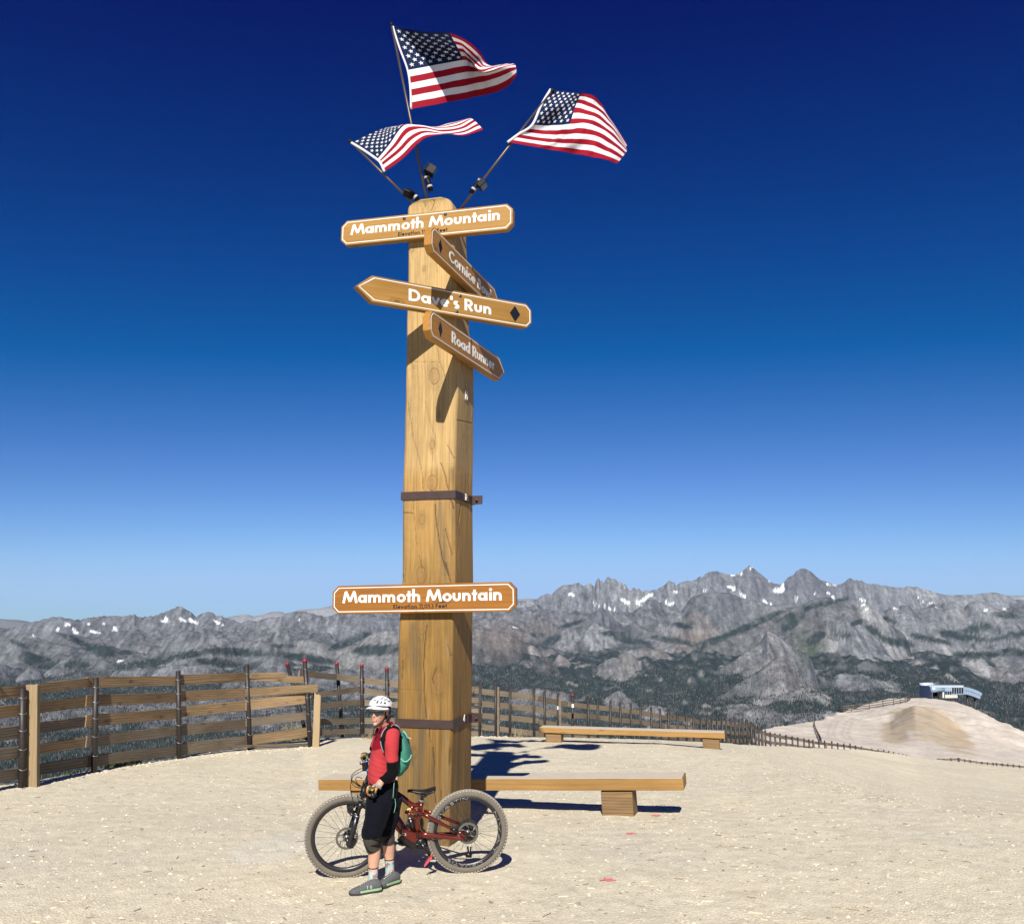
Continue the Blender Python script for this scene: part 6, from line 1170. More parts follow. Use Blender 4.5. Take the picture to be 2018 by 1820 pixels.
# rear wheel
RC = bp(921.5 * K, 1642 * K); rad = (RC - pr).dot(e3); rad = .368
RC = pr + e3 * (rad - .004) + e1 * ((RC - pr).dot(e1))
def pxang(c, ax, u_, v_, px_, py_):
    return 0
wheel(RC, e2, -e1, rad, bike, 0, True, (("NEVATIS", R(-62), R(-128)), ("NVAT", R(38), R(-42)), ("EVASTIN", R(158), R(88))))
# front wheel, turned and leaning a little more
e1f = Vector((-.982, -.190, 0)).normalized(); nf_ = Vector((e1f.y, -e1f.x, 0)); nf_ = nf_ if nf_.y < 0 else -nf_; e2f, e3f = leanframe(e1f, nf_, 8)
FC = pf + e3f * (rad - .004)
def fp(fx, fy, s=0.0):
    o = Vector((0, 0, CAMZ)); d = at(fx / K, fy / K, 1.0) - o; P0 = FC + e2f * s; return o + d * ((P0 - o).dot(e2f) / d.dot(e2f))
wheel(FC, e2f, -e1f, rad, bike, 0, False, ())
# fork: crown, stanchions, lowers; traced on planes either side of the wheel
HT0 = fp(1457, 3150, 0); CR0 = fp(1437, 3246, 0)
def mb(name, mat, par=None, **kw):
    m = MB(); return m, lambda: m.build(name, mat, par or bike, **kw)
m, done = mb('fork_lower', M_FORK)
for s_, top, mid, bot in ((.055, (1428, 3262), (1412, 3325), (1397, 3383)), (-.055, (1424, 3252), (1406, 3300), (1388, 3350))):
    m2 = MB(); T_, Mi, B_ = fp(*top, s_), fp(*mid, s_), fp(*bot, s_)
    m2.tube([T_, Mi, B_.lerp(Mi, .1), B_], [(.027, .025), (.024, .022), (.024, .024), (.020, .020)], 12); m2.tube([B_, FC + e2f * s_ * .9], .016, 8); m2.build('fork_lower', M_FORK, bike)
    S0 = fp(top[0] + 13, top[1] - 42, s_); m2 = MB(); m2.tube([T_.lerp(Mi, .1), S0], [.0185, .0185], 12); m2.build('stanchion', M_BKM, bike); m2 = MB(); m2.tube([T_, T_.lerp(S0, .10)], .0275, 12); m2.build('fork_seal', M_SILV, bike)
m = MB(); m.tube([fp(1441, 3222, .075), fp(1441, 3216, .0), fp(1438, 3212, -.075)], [(.030, .028), (.036, .032), (.030, .028)], 12); m.build('fork_crown', M_FORK, bike)
m = MB(); br = [fp(1420, 3262, .05), fp(1404, 3252, .03), fp(1398, 3240, .0), fp(1406, 3240, -.03), fp(1418, 3250, -.05)]; m.tube(br, [(.016, .022)] * 5, 8)
m.tube([fp(1425, 3216, 0), fp(1410, 3212, 0), fp(1400, 3225, 0), fp(1402, 3250, 0)], [(.03, .003), (.035, .003), (.035, .003), (.028, .003)], 8); m.build('fork_arch_and_guard', M_FORK, bike)
m = MB(); m.tube([fp(1441, 3218, 0), fp(1450, 3180, 0), fp(1459, 3143, 0)], [.030, .027, .028], 14); headtube = m.build('head_tube', M_BKM, bike)
# stem, handlebar, grips, levers
steer_up = (fp(1459, 3143, 0) - fp(1441, 3218, 0)).normalized(); ST0 = fp(1460, 3140, 0); bar_c = fp(1463, 3118, 0) + e1f * .0
gn = af(1490, 3172, 7.72); gf = af(1463, 3026, 8.42)
bdir = (gf - gn); bar_mid = gn.lerp(gf, .47)
m = MB(); m.tube([ST0 - steer_up * .02, ST0 + steer_up * .03], .026, 12); m.tube([ST0 + steer_up * .012, bar_mid], [(.024, .02), (.022, .022)], 10); m.build('stem', M_BKM, bike)
m = MB(); m.tube([gn, gn.lerp(gf, .18), gn.lerp(gf, .38) - UPZ * .008, gn.lerp(gf, .47) - UPZ * .012, gn.lerp(gf, .56) - UPZ * .008, gn.lerp(gf, .8), gf], [.0115, .0115, .014, .0165, .014, .0115, .0115], 12); hb = m.build('handlebar', M_BKM, bike)
ud = bdir.normalized(); m = MB(); m.tube([gn - ud * .05, gn + ud * .10], [(.019, .019)] * 2, 12); m.build('grip', M_BKM, bike); m = MB(); m.tube([gf - ud * .09, gf + ud * .05], [(.018, .018)] * 2, 12); m.build('grip', M_BKM, bike)
m = MB(); m.tube([gn.lerp(gf, .60) - ud * .012, gn.lerp(gf, .60) + ud * .012], .0175, 14); m.build('blue_ring', M_BLUE, hb); m = MB(); m.tube([gn.lerp(gf, .84) - ud * .008, gn.lerp(gf, .84) + ud * .008], .0175, 14); m.build('blue_ring', M_BLUE, hb)
for q, sg in ((.20, 1), (.80, -1)):
    c = gn.lerp(gf, q); m = MB(); m.box(c + e1f * .025 - UPZ * .008, ud, e1f, UPZ, .022, .02, .012); m.tube([c + e1f * .04, c + e1f * .058 - ud * .03 * sg - UPZ * .015, c + e1f * .055 - ud * .10 * sg - UPZ * .018], [.006, .0055, .004], 6); m.build('brake_lever', M_BKM, hb)
m = MB(); c = gn.lerp(gf, .70); m.box(c + e1f * .03 - UPZ * .005, ud, e1f, UPZ, .03, .018, .016); m.build('display', M_BKM, hb)
# cables
cab = [[af(1446, 3072, 8.25), af(1425, 3082, 8.1), af(1407, 3100, 8.0), af(1405, 3118, 7.95), af(1412, 3138, 7.92), af(1430, 3148, 7.92), af(1448, 3150, 7.95)],
       [af(1456, 3078, 8.3), af(1436, 3088, 8.15), af(1413, 3102, 8.05), af(1408, 3120, 8.0), af(1420, 3132, 7.98), af(1440, 3145, 8.0), af(1455, 3146, 8.0)],
       [af(1448, 3112, 8.1), af(1434, 3106, 8.0), af(1424, 3110, 7.95), af(1425, 3124, 7.92), af(1435, 3136, 7.9), af(1450, 3146, 7.95)],
       [af(1440, 3144, 7.95), af(1420, 3127, 7.92), af(1406, 3125, 7.9), af(1402, 3140, 7.88), af(1404, 3165, 7.9), af(1411, 3195, 7.93), af(1413, 3225, 7.98), af(1411, 3250, 8.02)]]
def smooth_path(P, n_=8):
    A = np.array([tuple(p) for p in P]); return [Vector(v) for v in crom(A, np.linspace(0, 1, n_ * (len(P) - 1) + 1))]
for c in cab: m = MB(); m.tube(smooth_path(c, 6), .0032, 6); m.build('cable', M_BKM, bike)
m = MB(); m.tube(smooth_path([fp(1424, 3305, .07), fp(1431, 3330, .085), fp(1427, 3352, .08), fp(1417, 3366, .07)], 6), .0025, 5); m.build('cable', M_BKM, bike)
m = MB(); c = fp(1409, 3372, .06); m.box(c, steer_up, e1f, e2f, .035, .018, .022); m.box(c + steer_up * .03 - e1f * .01, steer_up, e1f, e2f, .012, .014, .02); m.build('brake_caliper', M_BKM, bike)
# frame (traced in the bicycle's own plane; s is the offset toward the camera)
def q4(x, y, s=0): return bp(x / 4.036 + 1560, y / 4.036 + 3100, s)
m = MB(); m.tube([bp(1462, 3158), q4(-170, 150), q4(-40, 215), q4(100, 300), q4(215, 372), q4(330, 468), q4(400, 478), q4(485, 462)], [(.036, .024), (.034, .022), (.032, .022), (.030, .022), (.028, .021), (.026, .019), (.020, .017), (.022, .018)], 14); m.build('top_tube', M_BRED, bike)
m = MB(); m.tube([bp(1455, 3185), q4(-200, 330), q4(-50, 520), q4(90, 720), q4(190, 860), q4(280, 950)], [(.040, .036), (.050, .036), (.052, .036), (.050, .036), (.046, .036), (.04, .036)], 14); dt = m.build('down_tube', M_BRED, bike)
m = MB(); m.tube([bp(1460, 3205, -.01), q4(-150, 400, .0), q4(0, 610, .0), q4(110, 760)], [(.035, .0375)] * 4, 12); m.build('battery_cover', M_BKM, dt)
m = MB(); m.tube([q4(508, 425), q4(497, 520), q4(478, 620), q4(430, 730), q4(445, 840), q4(465, 925)], [(.021, .021), (.023, .022), (.024, .022), (.026, .022), (.028, .022), (.03, .024)], 14); m.build('seat_tube', M_BRED, bike)
m = MB(); m.tube([q4(345, 480), q4(372, 560), q4(392, 600)], [(.020, .016), (.018, .015), (.014, .014)], 10); m.tube([q4(392, 580), q4(430, 555), q4(478, 560)], [(.012, .014)] * 3, 10); m.tube([q4(400, 482), q4(395, 500), q4(375, 530)], [(.010, .012)] * 3, 8); m.build('frame_brace', M_BRED, bike)
hs_ = [(180, 800), (215, 850), (262, 885), (345, 905), (405, 925), (440, 930), (520, 935), (560, 960), (565, 1010), (520, 1060), (470, 1098), (420, 1105), (330, 1068), (220, 1012), (190, 985), (168, 930)]
m = MB(); m.prism([q4(x, y, .046) for x, y in hs_], -e2 * .092); m.build('motor_housing', M_BRED, bike, bevel=.012, seg=3)
m = MB(); m.tube(smooth_path([q4(170, 980, .02), q4(220, 1030, .02), q4(330, 1082, .02), q4(420, 1120, .02), q4(470, 1112, .02)], 4), [(.010, .045)] * 17, 8, up=e2); m.build('skid_plate', M_BKM, bike)
m = MB(); m.tube(smooth_path([q4(192, 928, .048), q4(240, 934, .048), q4(258, 950, .048), q4(246, 966, .048), q4(192, 952, .048)], 4), .0022, 5); props(m.build('decal', M_OUTL, bike), kind='stuff')
BBc = q4(495, 1070); m = MB(); m.tube([BBc + e2 * .04, BBc + e2 * .058], [.046, .044], 26); m.build('motor_cover', M_BKM, bike)
m = MB()
for k in range(22):
    a = 2 * math.pi * k / 22; d = e1 * math.cos(a) + e3 * math.sin(a); m.box(BBc + e2 * .059 + d * .032, d, e1.cross(d) if abs(e1.dot(d)) < .99 else e3, e2, .009, .0018, .0015)
props(m.build('cover_ribs', M_SILV, bike), kind='stuff')
m = MB(); m.tube([BBc - e2 * .045, BBc - e2 * .051], .078, 30); m.build('chainring', M_CASS, bike)
PDn = q4(645, 1288, .085); m = MB(); m.tube([q4(492, 1082, .066), q4(560, 1180, .074), q4(645, 1288, .078)], [(.015, .009), (.012, .008), (.014, .009)], 10); m.tube([BBc - e2 * .06, q4(492, 1082, .07)], .014, 10); ck = m.build('crank_arm', M_BKM, bike)
m = MB(); far = BBc * 2 - q4(645, 1288, .0) - e2 * .085; m.tube([BBc - e2 * .066, far], [(.015, .009), (.014, .009)], 10); m.build('crank_arm', M_SILV, bike)
def pedal(pts, nrm_off, par):
    m = MB(); A, B, C, D = pts; t_ = nrm_off
    for a, b in ((A, B), (B, C), (C, D), (D, A)): m.tube([a, b], [(.008, .006)] * 2, 6)
    for f in (.33, .66): m.tube([A.lerp(D, f), B.lerp(C, f)], [(.006, .005)] * 2, 6)
    m.build('pedal', M_PDL, par)
pc = q4(625, 1365, .11); pu = (q4(700, 1270, .11) - q4(545, 1455, .11)).normalized(); pv = (e2 * .95 - e3 * .18 + e1 * .25).normalized()
m = MB(); PP = [pc + pu * .052 + pv * .040, pc - pu * .050 + pv * .040, pc - pu * .050 - pv * .040, pc + pu * .046 - pv * .040]
off = pu.cross(pv).normalized() * .008
m.hexa([p - off for p in PP] + [p + off for p in PP]); m.build('pedal', M_PDL, bike, bevel=.006)
m = MB(); fpv = far - e2 * .05; m.hexa([fpv + e1 * a + e2 * b + e3 * c for c in (-.008, .008) for a, b in ((-.05, -.045), (.05, -.045), (.05, .045), (-.05, .045))]); m.build('pedal', M_SILV, bike)
# rear triangle
def stay(pts, rads, nm, s0, s1, mat=M_BRED):
    m = MB(); n_ = len(pts); m.tube([q4(x, y, s0 + (s1 - s0) * k / (n_ - 1)) for k, (x, y) in enumerate(pts)], rads, 12); return m.build(nm, mat, bike)
stay([(432, 965), (600, 968), (800, 985), (1010, 1005), (1130, 1020), (1238, 1018)], [(.026, .016), (.028, .014), (.020, .012), (.016, .011), (.018, .011), (.018, .011)], 'chain_stay', .045, .062)
stay([(505, 615), (640, 675), (780, 745), (900, 812), (1010, 865)], [(.016, .011), (.017, .010), (.016, .010), (.014, .010), (.014, .010)], 'seat_stay', .05, .062)
stay([(1005, 860), (1040, 880), (1090, 900)], [(.018, .014)] * 3, 'stay_guard', .062, .063, M_BKM)
stay([(1085, 898), (1160, 948), (1238, 1008)], [(.013, .010), (.014, .010), (.018, .010)], 'seat_stay', .063, .063)
stay([(545, 570), (700, 610), (860, 680), (1000, 735), (1160, 790)], [(.015, .010)] * 5, 'seat_stay', -.05, -.062); stay([(600, 960), (780, 945), (940, 940), (1100, 950)], [(.016, .011)] * 4, 'chain_stay', -.045, -.06)
stay([(262, 590), (330, 578), (420, 585), (505, 612)], [(.016, .010), (.014, .010), (.014, .010), (.020, .011)], 'rocker_link', .05, .05); stay([(285, 600), (330, 640), (370, 680), (392, 672)], [(.012, .009)] * 4, 'rocker_link', .046, .046)
for x, y, s_, r_ in ((262, 592, .062, .014), (485, 632, .062, .013), (445, 965, .064, .016), (1222, 1022, .076, .015), (1240, 1010, .07, .010)): m = MB(); m.tube([q4(x, y, s_ - .01), q4(x, y, s_ + .002)], r_, 14); m.build('pivot_bolt', M_BKM, bike)
m = MB(); m.tube([q4(290, 600, .0), q4(315, 660, .0)], .016, 12); m.tube([q4(315, 660, .0), q4(340, 720, .0)], .024, 12); m.build('shock_body', M_SILV, bike)
m = MB(); m.tube([q4(322, 690, 0), q4(355, 800, 0), q4(385, 905, 0)], [.027, .025, .019], 14); m.build('shock_can', M_BKM, bike); m = MB(); m.box(q4(305, 548, .03), e1, e2, e3, .018, .006, .010); m.build('tag', M_YEL, bike)
# seatpost, saddle
m = MB(); m.tube([q4(510, 425), q4(512, 398)], [.027, .027], 16); m.tube([q4(509, 404), q4(511, 392)], [.031, .031], 16); m.build('seat_collar', plain('collar_grey', (.17, .18, .16), .5, .3), bike)
m = MB(); m.tube([q4(512, 405), q4(520, 355), q4(532, 318)], [.0165, .0165, .016], 14); m.box(q4(540, 318), e1, e2, e3, .028, .022, .014); m.build('seatpost', M_BKM, bike)
m = MB()
for s_ in (-.022, .022): m.tube(smooth_path([q4(375, 262, s_), q4(430, 300, s_), q4(520, 322, s_), q4(610, 315, s_), q4(650, 290, s_)], 4), .0035, 6)
m.build('saddle_rails', M_SPK, bike)
sd_ = [(275, 245, .018, .012), (300, 215, .026, .016), (380, 222, .030, .020), (470, 228, .038, .022), (560, 222, .052, .026), (640, 200, .068, .030), (700, 180, .074, .030), (745, 160, .066, .022)]
m = MB(); V_ = []; NS = 18
for x, y, hw, th in sd_:
    c = q4(x, y + 8)
    for k in range(NS):
        a = 2 * math.pi * k / NS; yy_ = math.cos(a) * hw; zz_ = math.sin(a); zz_ = (zz_ * .006 if zz_ > 0 else zz_ * th * 1.2); V_.append(c + e2 * yy_ + e3 * (zz_ - abs(yy_) * .28))
Fs = [(i * NS + k, i * NS + (k + 1) % NS, (i + 1) * NS + (k + 1) % NS, (i + 1) * NS + k) for i in range(len(sd_) - 1) for k in range(NS)] + [tuple(range(NS)), tuple((len(sd_) - 1) * NS + k for k in range(NS))]
m.add(V_, Fs, True); m.build('saddle', M_SADL, bike, sub=1)
# derailleur and chain
DJ = q4(1285, 1285, -.06); m = MB(); m.tube([q4(1255, 1150, -.06), q4(1262, 1210, -.07), q4(1275, 1290, -.065)], [(.012, .008)] * 3, 8); m.tube([q4(1305, 1150, -.05), q4(1300, 1220, -.06), q4(1310, 1280, -.06)], [(.008, .006)] * 3, 8); m.tube([q4(1225, 1285, -.062), q4(1320, 1290, -.062)], [(.020, .010)] * 2, 10); m.build('derailleur', M_BKM, bike)
m = MB(); m.tube([q4(1250, 1292, -.055), q4(1000, 1220, -.055), q4(760, 1140, -.053), q4(560, 1108, -.05)], [(.006, .004)] * 4, 6); m.tube([q4(1245, 930, -.055), q4(900, 985, -.052), q4(520, 1010, -.05)], [(.006, .004)] * 3, 6); m.build('chain', M_CASS, bike)
m = MB(); m.tube(smooth_path([q4(620, 1005, .045), q4(720, 1030, .06), q4(820, 1035, .06), q4(880, 1015, .06)], 5), .0028, 5); m.build('cable', M_BKM, bike)
m = MB(); m.tube(smooth_path([q4(970, 920, .06), q4(985, 850, .07), q4(1050, 825, .06), q4(1100, 845, .04)], 5), .0028, 5); m.build('cable', M_BKM, bike)
m = MB(); m.box(q4(1195, 945, .045), e1, e2, e3, .03, .016, .022); m.build('brake_caliper', M_BKM, bike)
# ================================================================== RIDER
SKIN = NT('skin'); v = SKIN.coord(); c = SKIN.mix((.40, .215, .145), (.49, .29, .20), SKIN.noise(v, 22, 5)); c = SKIN.mix(c, (.52, .20, .14), SKIN.ramp(SKIN.noise(v, 9, 3), [(.5, 0), (.75, .35)]))
SKIN.b.inputs['Subsurface Weight'].default_value = .08; SKIN.b.inputs['Subsurface Radius'].default_value = (.02, .008, .004); SKIN.bump(SKIN.noise(v, 160, 3), .12, .002); M_SKIN = SKIN.fin(c, .5, 0, .35)
M_SHIRT = fabric('jersey_coral', (.34, .034, .040), .16, .3); M_SHIRT2 = fabric('jersey_crimson', (.17, .004, .014), .2, .3); M_SHORT = fabric('shorts_navy', (.0035, .004, .0075), .35, .3); M_ARM = fabric('arm_warmer_black', (.003, .003, .0033), .2, .2)
M_KNEE = fabric('knee_pad_grey', (.040, .037, .030), .3, .5); M_STRP = fabric('strap_black', (.006, .006, .006), .2); M_PACK = fabric('pack_teal', (.042, .17, .125), .18, .3); M_PACK2 = fabric('pack_pale_teal', (.16, .36, .28), .12, .3); M_SGREY = fabric('strap_grey', (.20, .21, .23), .15)
M_SHOE = fabric('shoe_grey', (.095, .098, .10), .12, .4); M_MINT = plain('sole_mint', (.22, .36, .19), .6, 0, .08, 20); M_SOLE = plain('sole_black', (.02, .02, .02), .8); M_LACE = fabric('lace_cream', (.55, .58, .45)); M_HELM = plain('helmet_white', (.66, .66, .66), .25, 0, .03, 10, .5); M_HDK = plain('helmet_vent', (.012, .013, .015), .7); M_HGR = plain('helmet_grey', (.42, .43, .44), .4)
M_GLS = plain('sunglass_lens', (.015, .030, .038), .07, .3, .1, 10, .9); M_FRM = plain('sunglass_frame', (.55, .50, .50), .35); M_HAIR = plain('hair_dark_brown', (.012, .006, .004), .6, 0, .4, 60); M_LIP = plain('lips', (.42, .17, .13), .5); M_TEETH = plain('teeth', (.75, .70, .62), .35); M_GLV = NT('glove_camo')
v = M_GLV.coord(); M_GLV = M_GLV.fin(M_GLV.ramp(M_GLV.noise(v, 26, 2), [(.38, (.045, .045, .020)), (.46, (.13, .13, .07)), (.54, (.52, .20, .06)), (.64, (.55, .42, .24))], 'CONSTANT'), .8, 0, .2)
SK = NT('sock_print'); v = SK.coord(); n1 = SK.noise(v, 17, 2); vo = SK.n('TexVoronoi'); vo.inputs['Scale'].default_value = 60; SK.l(v, vo.inputs[0])
c = SK.ramp(n1, [(.36, (.28, .12, .13)), (.42, (.22, .42, .38)), (.52, (.60, .30, .32)), (.60, (.16, .24, .06)), (.66, (.50, .55, .40))], 'CONSTANT'); c = SK.mix(c, (.12, .05, .06), SK.ramp(vo.outputs['Distance'], [(.10, .7), (.22, 0)])); M_SOCK = SK.fin(c, .85, 0, .2)
per_ = thing('person', 'woman in white helmet, sunglasses, red jersey and black shorts holding the mountain bike', 'person', tuple(gat(757, 1745)))
YP = 7.93
def loft(m, secs, n=20, cap=True):
    """secs: (centre, side vector, depth vector) rings of ellipses"""
    V = []
    for c, a, b in secs:
        for k in range(n):
            t_ = 2 * math.pi * k / n; V.append(Vector(c) + Vector(a) * math.cos(t_) + Vector(b) * math.sin(t_))
    F = [(i * n + k, i * n + (k + 1) % n, (i + 1) * n + (k + 1) % n, (i + 1) * n + k) for i in range(len(secs) - 1) for k in range(n)]
    if cap: F += [tuple(range(n - 1, -1, -1)), tuple((len(secs) - 1) * n + k for k in range(n))]
    m.add(V, F, True)
def fuse(m, name, mat, par, vox=.008, smooth=4, disp=None, sub=0):
    """join overlapping lofts into one continuous surface"""
    me = m.mesh(name, mat, wloc(par)); bm = bmesh.new(); bm.from_mesh(me); bmesh.ops.recalc_face_normals(bm, faces=bm.faces); bm.to_mesh(me); bm.free()
    o = bpy.data.objects.new(name, me); COL.objects.link(o); r_ = o.modifiers.new('r', 'REMESH'); r_.mode = 'VOXEL'; r_.voxel_size = vox; r_.use_smooth_shade = True
    s_ = o.modifiers.new('s', 'SMOOTH'); s_.factor = .5; s_.iterations = smooth
    dg = bpy.context.evaluated_depsgraph_get(); dg.update(); me2 = bpy.data.meshes.new_from_object(o.evaluated_get(dg)); o.modifiers.clear(); o.data = me2; me2.name = name; bpy.data.meshes.remove(me)
    me2.materials.clear(); me2.materials.append(mat); me2.polygons.foreach_set('use_smooth', [True] * len(me2.polygons))
    if disp:
        me2.update(); n_ = len(me2.vertices); co = np.empty(n_ * 3, np.float32); me2.vertices.foreach_get('co', co); no = np.empty(n_ * 3, np.float32); me2.vertices.foreach_get('normal', no); co = co.reshape(-1, 3); no = no.reshape(-1, 3); co += no * disp(co)[:, None].astype(np.float32); me2.vertices.foreach_set('co', co.ravel()); me2.update()
    o.parent = par; return o
def A_(x, y, Y=YP): return af(x / 6.5 + 1400, y / 6.5 + 2740, Y)
def B_(x, y, Y=YP): return af(x / 5.2 + 1350, y / 5.2 + 2980, Y)
def C_(x, y, Y=YP): return af(x / 5.2 + 1350, y / 5.2 + 3280, Y)
EX = Vector((1, 0, 0)); EY = Vector((0, 1, 0))
def sec(L, Rr, dep, tilt=0, Yo=0): c = (L + Rr) / 2 + EY * Yo; a = (Rr - L) / 2; return (c, a, EY * dep + a.normalized() * 0)
# ---- body (skin): legs, neck, forearm wrists, head are one surface
body = MB()
YN, YF = 7.80, 8.08      # near and far leg
HIPn, HIPf = B_(930, 960, 7.86), B_(1120, 960, 8.02)
KNn, KNf = C_(700, 430, 7.80), C_(1050, 380, 8.04)
ANn, ANf = C_(740, 1270, YN), C_(1090, 1110, YF)
def limb(m, pts, rads, n=16):
    m.tube(smooth_path(pts, 4), [tuple(np.array([np.interp(k / (4 * (len(pts) - 1)), np.linspace(0, 1, len(rads)), [r_[q] for r_ in rads]) for q in (0, 1)])) for k in range(4 * (len(pts) - 1) + 1)], n, up=EX)
limb(body, [HIPn, C_(740, 80, 7.82), KNn, C_(765, 640, 7.82), C_(755, 830, 7.82), C_(745, 1000, 7.81), ANn, ANn - UPZ * .05], [(.055, .055), (.055, .055), (.050, .050), (.054, .056), (.050, .052), (.040, .040), (.036, .036), (.038, .045)])
limb(body, [HIPf, C_(1020, 60, 8.03), KNf, C_(1068, 560, 8.06), C_(1072, 700, 8.07), C_(1080, 860, 8.07), ANf, ANf - UPZ * .05], [(.055, .055), (.055, .055), (.050, .050), (.052, .054), (.047, .050), (.038, .040), (.035, .035), (.038, .045)])
HC = A_(775, 678, 7.885)
fwd = Vector((-.36, -.93, -.05)).normalized(); hr = fwd.cross(UPZ).normalized() * -1
if hr.x < 0: hr = -hr
hu = fwd.cross(hr).normalized(); hu = hu if hu.z > 0 else -hu
def H(f, r, u): return HC + fwd * f + hr * r + hu * u
# skull, jaw, cheeks, neck
body.ell(H(-.010, 0, .025), hr * .074, fwd * .094, hu * .100, 20, 14)
loft(body, [(H(.006, 0, .045), hr * .066, fwd * .084), (H(.012, 0, .0), hr * .067, fwd * .086), (H(.016, 0, -.035), hr * .062, fwd * .080), (H(.022, 0, -.065), hr * .050, fwd * .070), (H(.034, 0, -.090), hr * .034, fwd * .050), (H(.042, 0, -.104), hr * .020, fwd * .030)], 20)
for s_ in (-1, 1): body.ell(H(.068, s_ * .034, -.022), hr * .022, fwd * .020, hu * .020, 10, 8); body.ell(H(-.005, s_ * .072, -.005), hr * .010, fwd * .016, hu * .028, 10, 8)
body.ell(H(.082, 0, -.095), hr * .020, fwd * .014, hu * .014, 10, 8)
NB = A_(960, 1080, 7.98)
limb(body, [H(-.012, 0, -.055), H(-.02, .004, -.10), NB, NB - UPZ * .06], [(.050, .050), (.050, .050), (.056, .056), (.07, .07)])
limb(body, [NB - UPZ * .02, A_(960, 1500, 7.98), B_(930, 500, 7.98), B_(1000, 850, 7.95), B_(1000, 960, 7.94)], [(.06, .07), (.08, .09), (.085, .09), (.09, .09), (.08, .08)])
fuse(body, 'body', M_SKIN, per_, .0065, 3)
# nose
m = MB(); loft(m, [(H(.096, 0, .026), hr * .008, hu * .004), (H(.104, 0, .004), hr * .010, hu * .010), (H(.114, 0, -.022), hr * .014, hu * .012), (H(.108, 0, -.034), hr * .016, hu * .006)], 12)
nose = MB(); prof = [(.094, .030, .007), (.100, .012, .009), (.107, -.006, .0105), (.1135, -.020, .0125), (.110, -.030, .0135), (.099, -.035, .012)]; V_ = []
for f, u_, hw in prof:
    for k in range(9): a = math.pi * k / 8; V_.append(H(f - (1 - math.sin(a)) * .020, -math.cos(a) * hw * (1.25 if k in (0, 8) else 1), u_))
nose.add(V_, [(i * 9 + k, i * 9 + k + 1, (i + 1) * 9 + k + 1, (i + 1) * 9 + k) for i in range(5) for k in range(8)], True); nose.build('nose', M_SKIN, per_, sub=1)
# smile: dark opening, teeth, lips
def face_f(r, u): return .0935 - 5.6 * r * r - .35 * abs(u + .058) 
arc_t = [(r_, -.0545 + 6.5 * r_ * r_) for r_ in np.linspace(-.026, .026, 11)]; arc_b = [(r_, -.0685 + 16 * r_ * r_) for r_ in np.linspace(-.024, .024, 11)]
m = MB(); m.tube([H(face_f(r_, u_) + .003, r_, u_) for r_, u_ in arc_t], [(.0012 + .0012 * math.sin(math.pi * k / 10), .002) for k in range(11)], 8); m.build('upper_lip', M_LIP, per_); m = MB(); m.tube([H(face_f(r_, u_) + .004, r_, u_) for r_, u_ in arc_b], [(.0014 + .0022 * math.sin(math.pi * k / 10), .003) for k in range(11)], 8); m.build('lower_lip', M_LIP, per_)
m = MB(); V_ = [H(face_f(r_, u_) + .0022, r_, u_ - .001) for r_, u_ in arc_t] + [H(face_f(r_, u_) + .0022, r_, u_ + .0065) for r_, u_ in arc_b]; m.add(V_, [(k, k + 1, 12 + k, 11 + k) for k in range(10)], True); m.build('teeth', M_TEETH, per_)
for s_ in (-1, 1): m = MB(); m.tube([H(.092, s_ * .019, -.030), H(.086, s_ * .029, -.045), H(.080, s_ * .033, -.060)], [(.0006, .0006), (.0009, .0009), (.0005, .0005)], 6); m.build('smile_crease', M_SKIN, per_)
# sunglasses: one wrapped shield with a nose notch
m = MB(); NQ = 24; V_ = []
for k in range(NQ + 1):
    r_ = -.070 + .140 * k / NQ; x = abs(r_) / .070; f = .112 - .060 * x ** 2.2; ut = .024 - .004 * x; ub = (-.020 if x > .28 else -.010 + .014 * (1 - x / .28)) + .016 * max(0, x - .55) ; V_ += [H(f, r_, ut), H(f + .003, r_, (ut + ub) / 2), H(f - .002, r_, ub)]
m.add(V_, [(k * 3 + j, (k + 1) * 3 + j, (k + 1) * 3 + j + 1, k * 3 + j + 1) for k in range(NQ) for j in (0, 1)], True); gl = m.build('sunglasses', M_GLS, per_, recalc=False)
m = MB(); m.tube([H(.1135 - .060 * (abs(r_) / .070) ** 2.2, r_, .0255 - .004 * abs(r_) / .07) for r_ in np.linspace(-.070, .070, 21)], .0026, 6); m.build('frame', M_FRM, gl)
for s_ in (-1, 1): m = MB(); m.tube([H(.053, s_ * .070, .022), H(.02, s_ * .078, .020), H(-.03, s_ * .080, .014)], [(.005, .0022)] * 3, 6); m.build('temple', M_FRM, gl)
# hair
rr = random.Random(4); hm = MB()
loft(hm, [(H(-.034, 0, .04), hr * .078, fwd * .082), (H(-.034, 0, .02), hr * .081, fwd * .080), (H(-.045, 0, -.02), hr * .076, fwd * .062), (H(-.058, .0, -.06), hr * .060, fwd * .045), (H(-.07, 0, -.085), hr * .035, fwd * .03)], 18)
for k in range(22):
    s_ = rr.choice((-1, 1, 1, 1)); a0 = H(rr.uniform(-.07, -.01), s_ * rr.uniform(.05, .08), rr.uniform(-.03, .03)); L = rr.uniform(.04, .10); d = Vector((rr.uniform(-.15, .5), rr.uniform(-.1, .3), -1)).normalized(); hm.tube([a0, a0 + d * L * .5 + Vector((rr.uniform(-.02, .02), 0, 0)), a0 + d * L + Vector((rr.uniform(-.02, .03), 0, 0))], [.008, .009, .003], 6)
fuse(hm, 'hair', M_HAIR, per_, .006, 1, lambda c: .004 * fbm(c[:, 0] * 90, c[:, 2] * 25, 3, 9))
m = MB()
for k in range(16): a = R(-70 + 140 * k / 15); m.tube([H(.070 * math.cos(a) + .01, .072 * math.sin(a), .060), H(.084 * math.cos(a) + .006, .074 * math.sin(a), .040)], .006, 5)
m.build('hair_fringe', M_HAIR, per_)
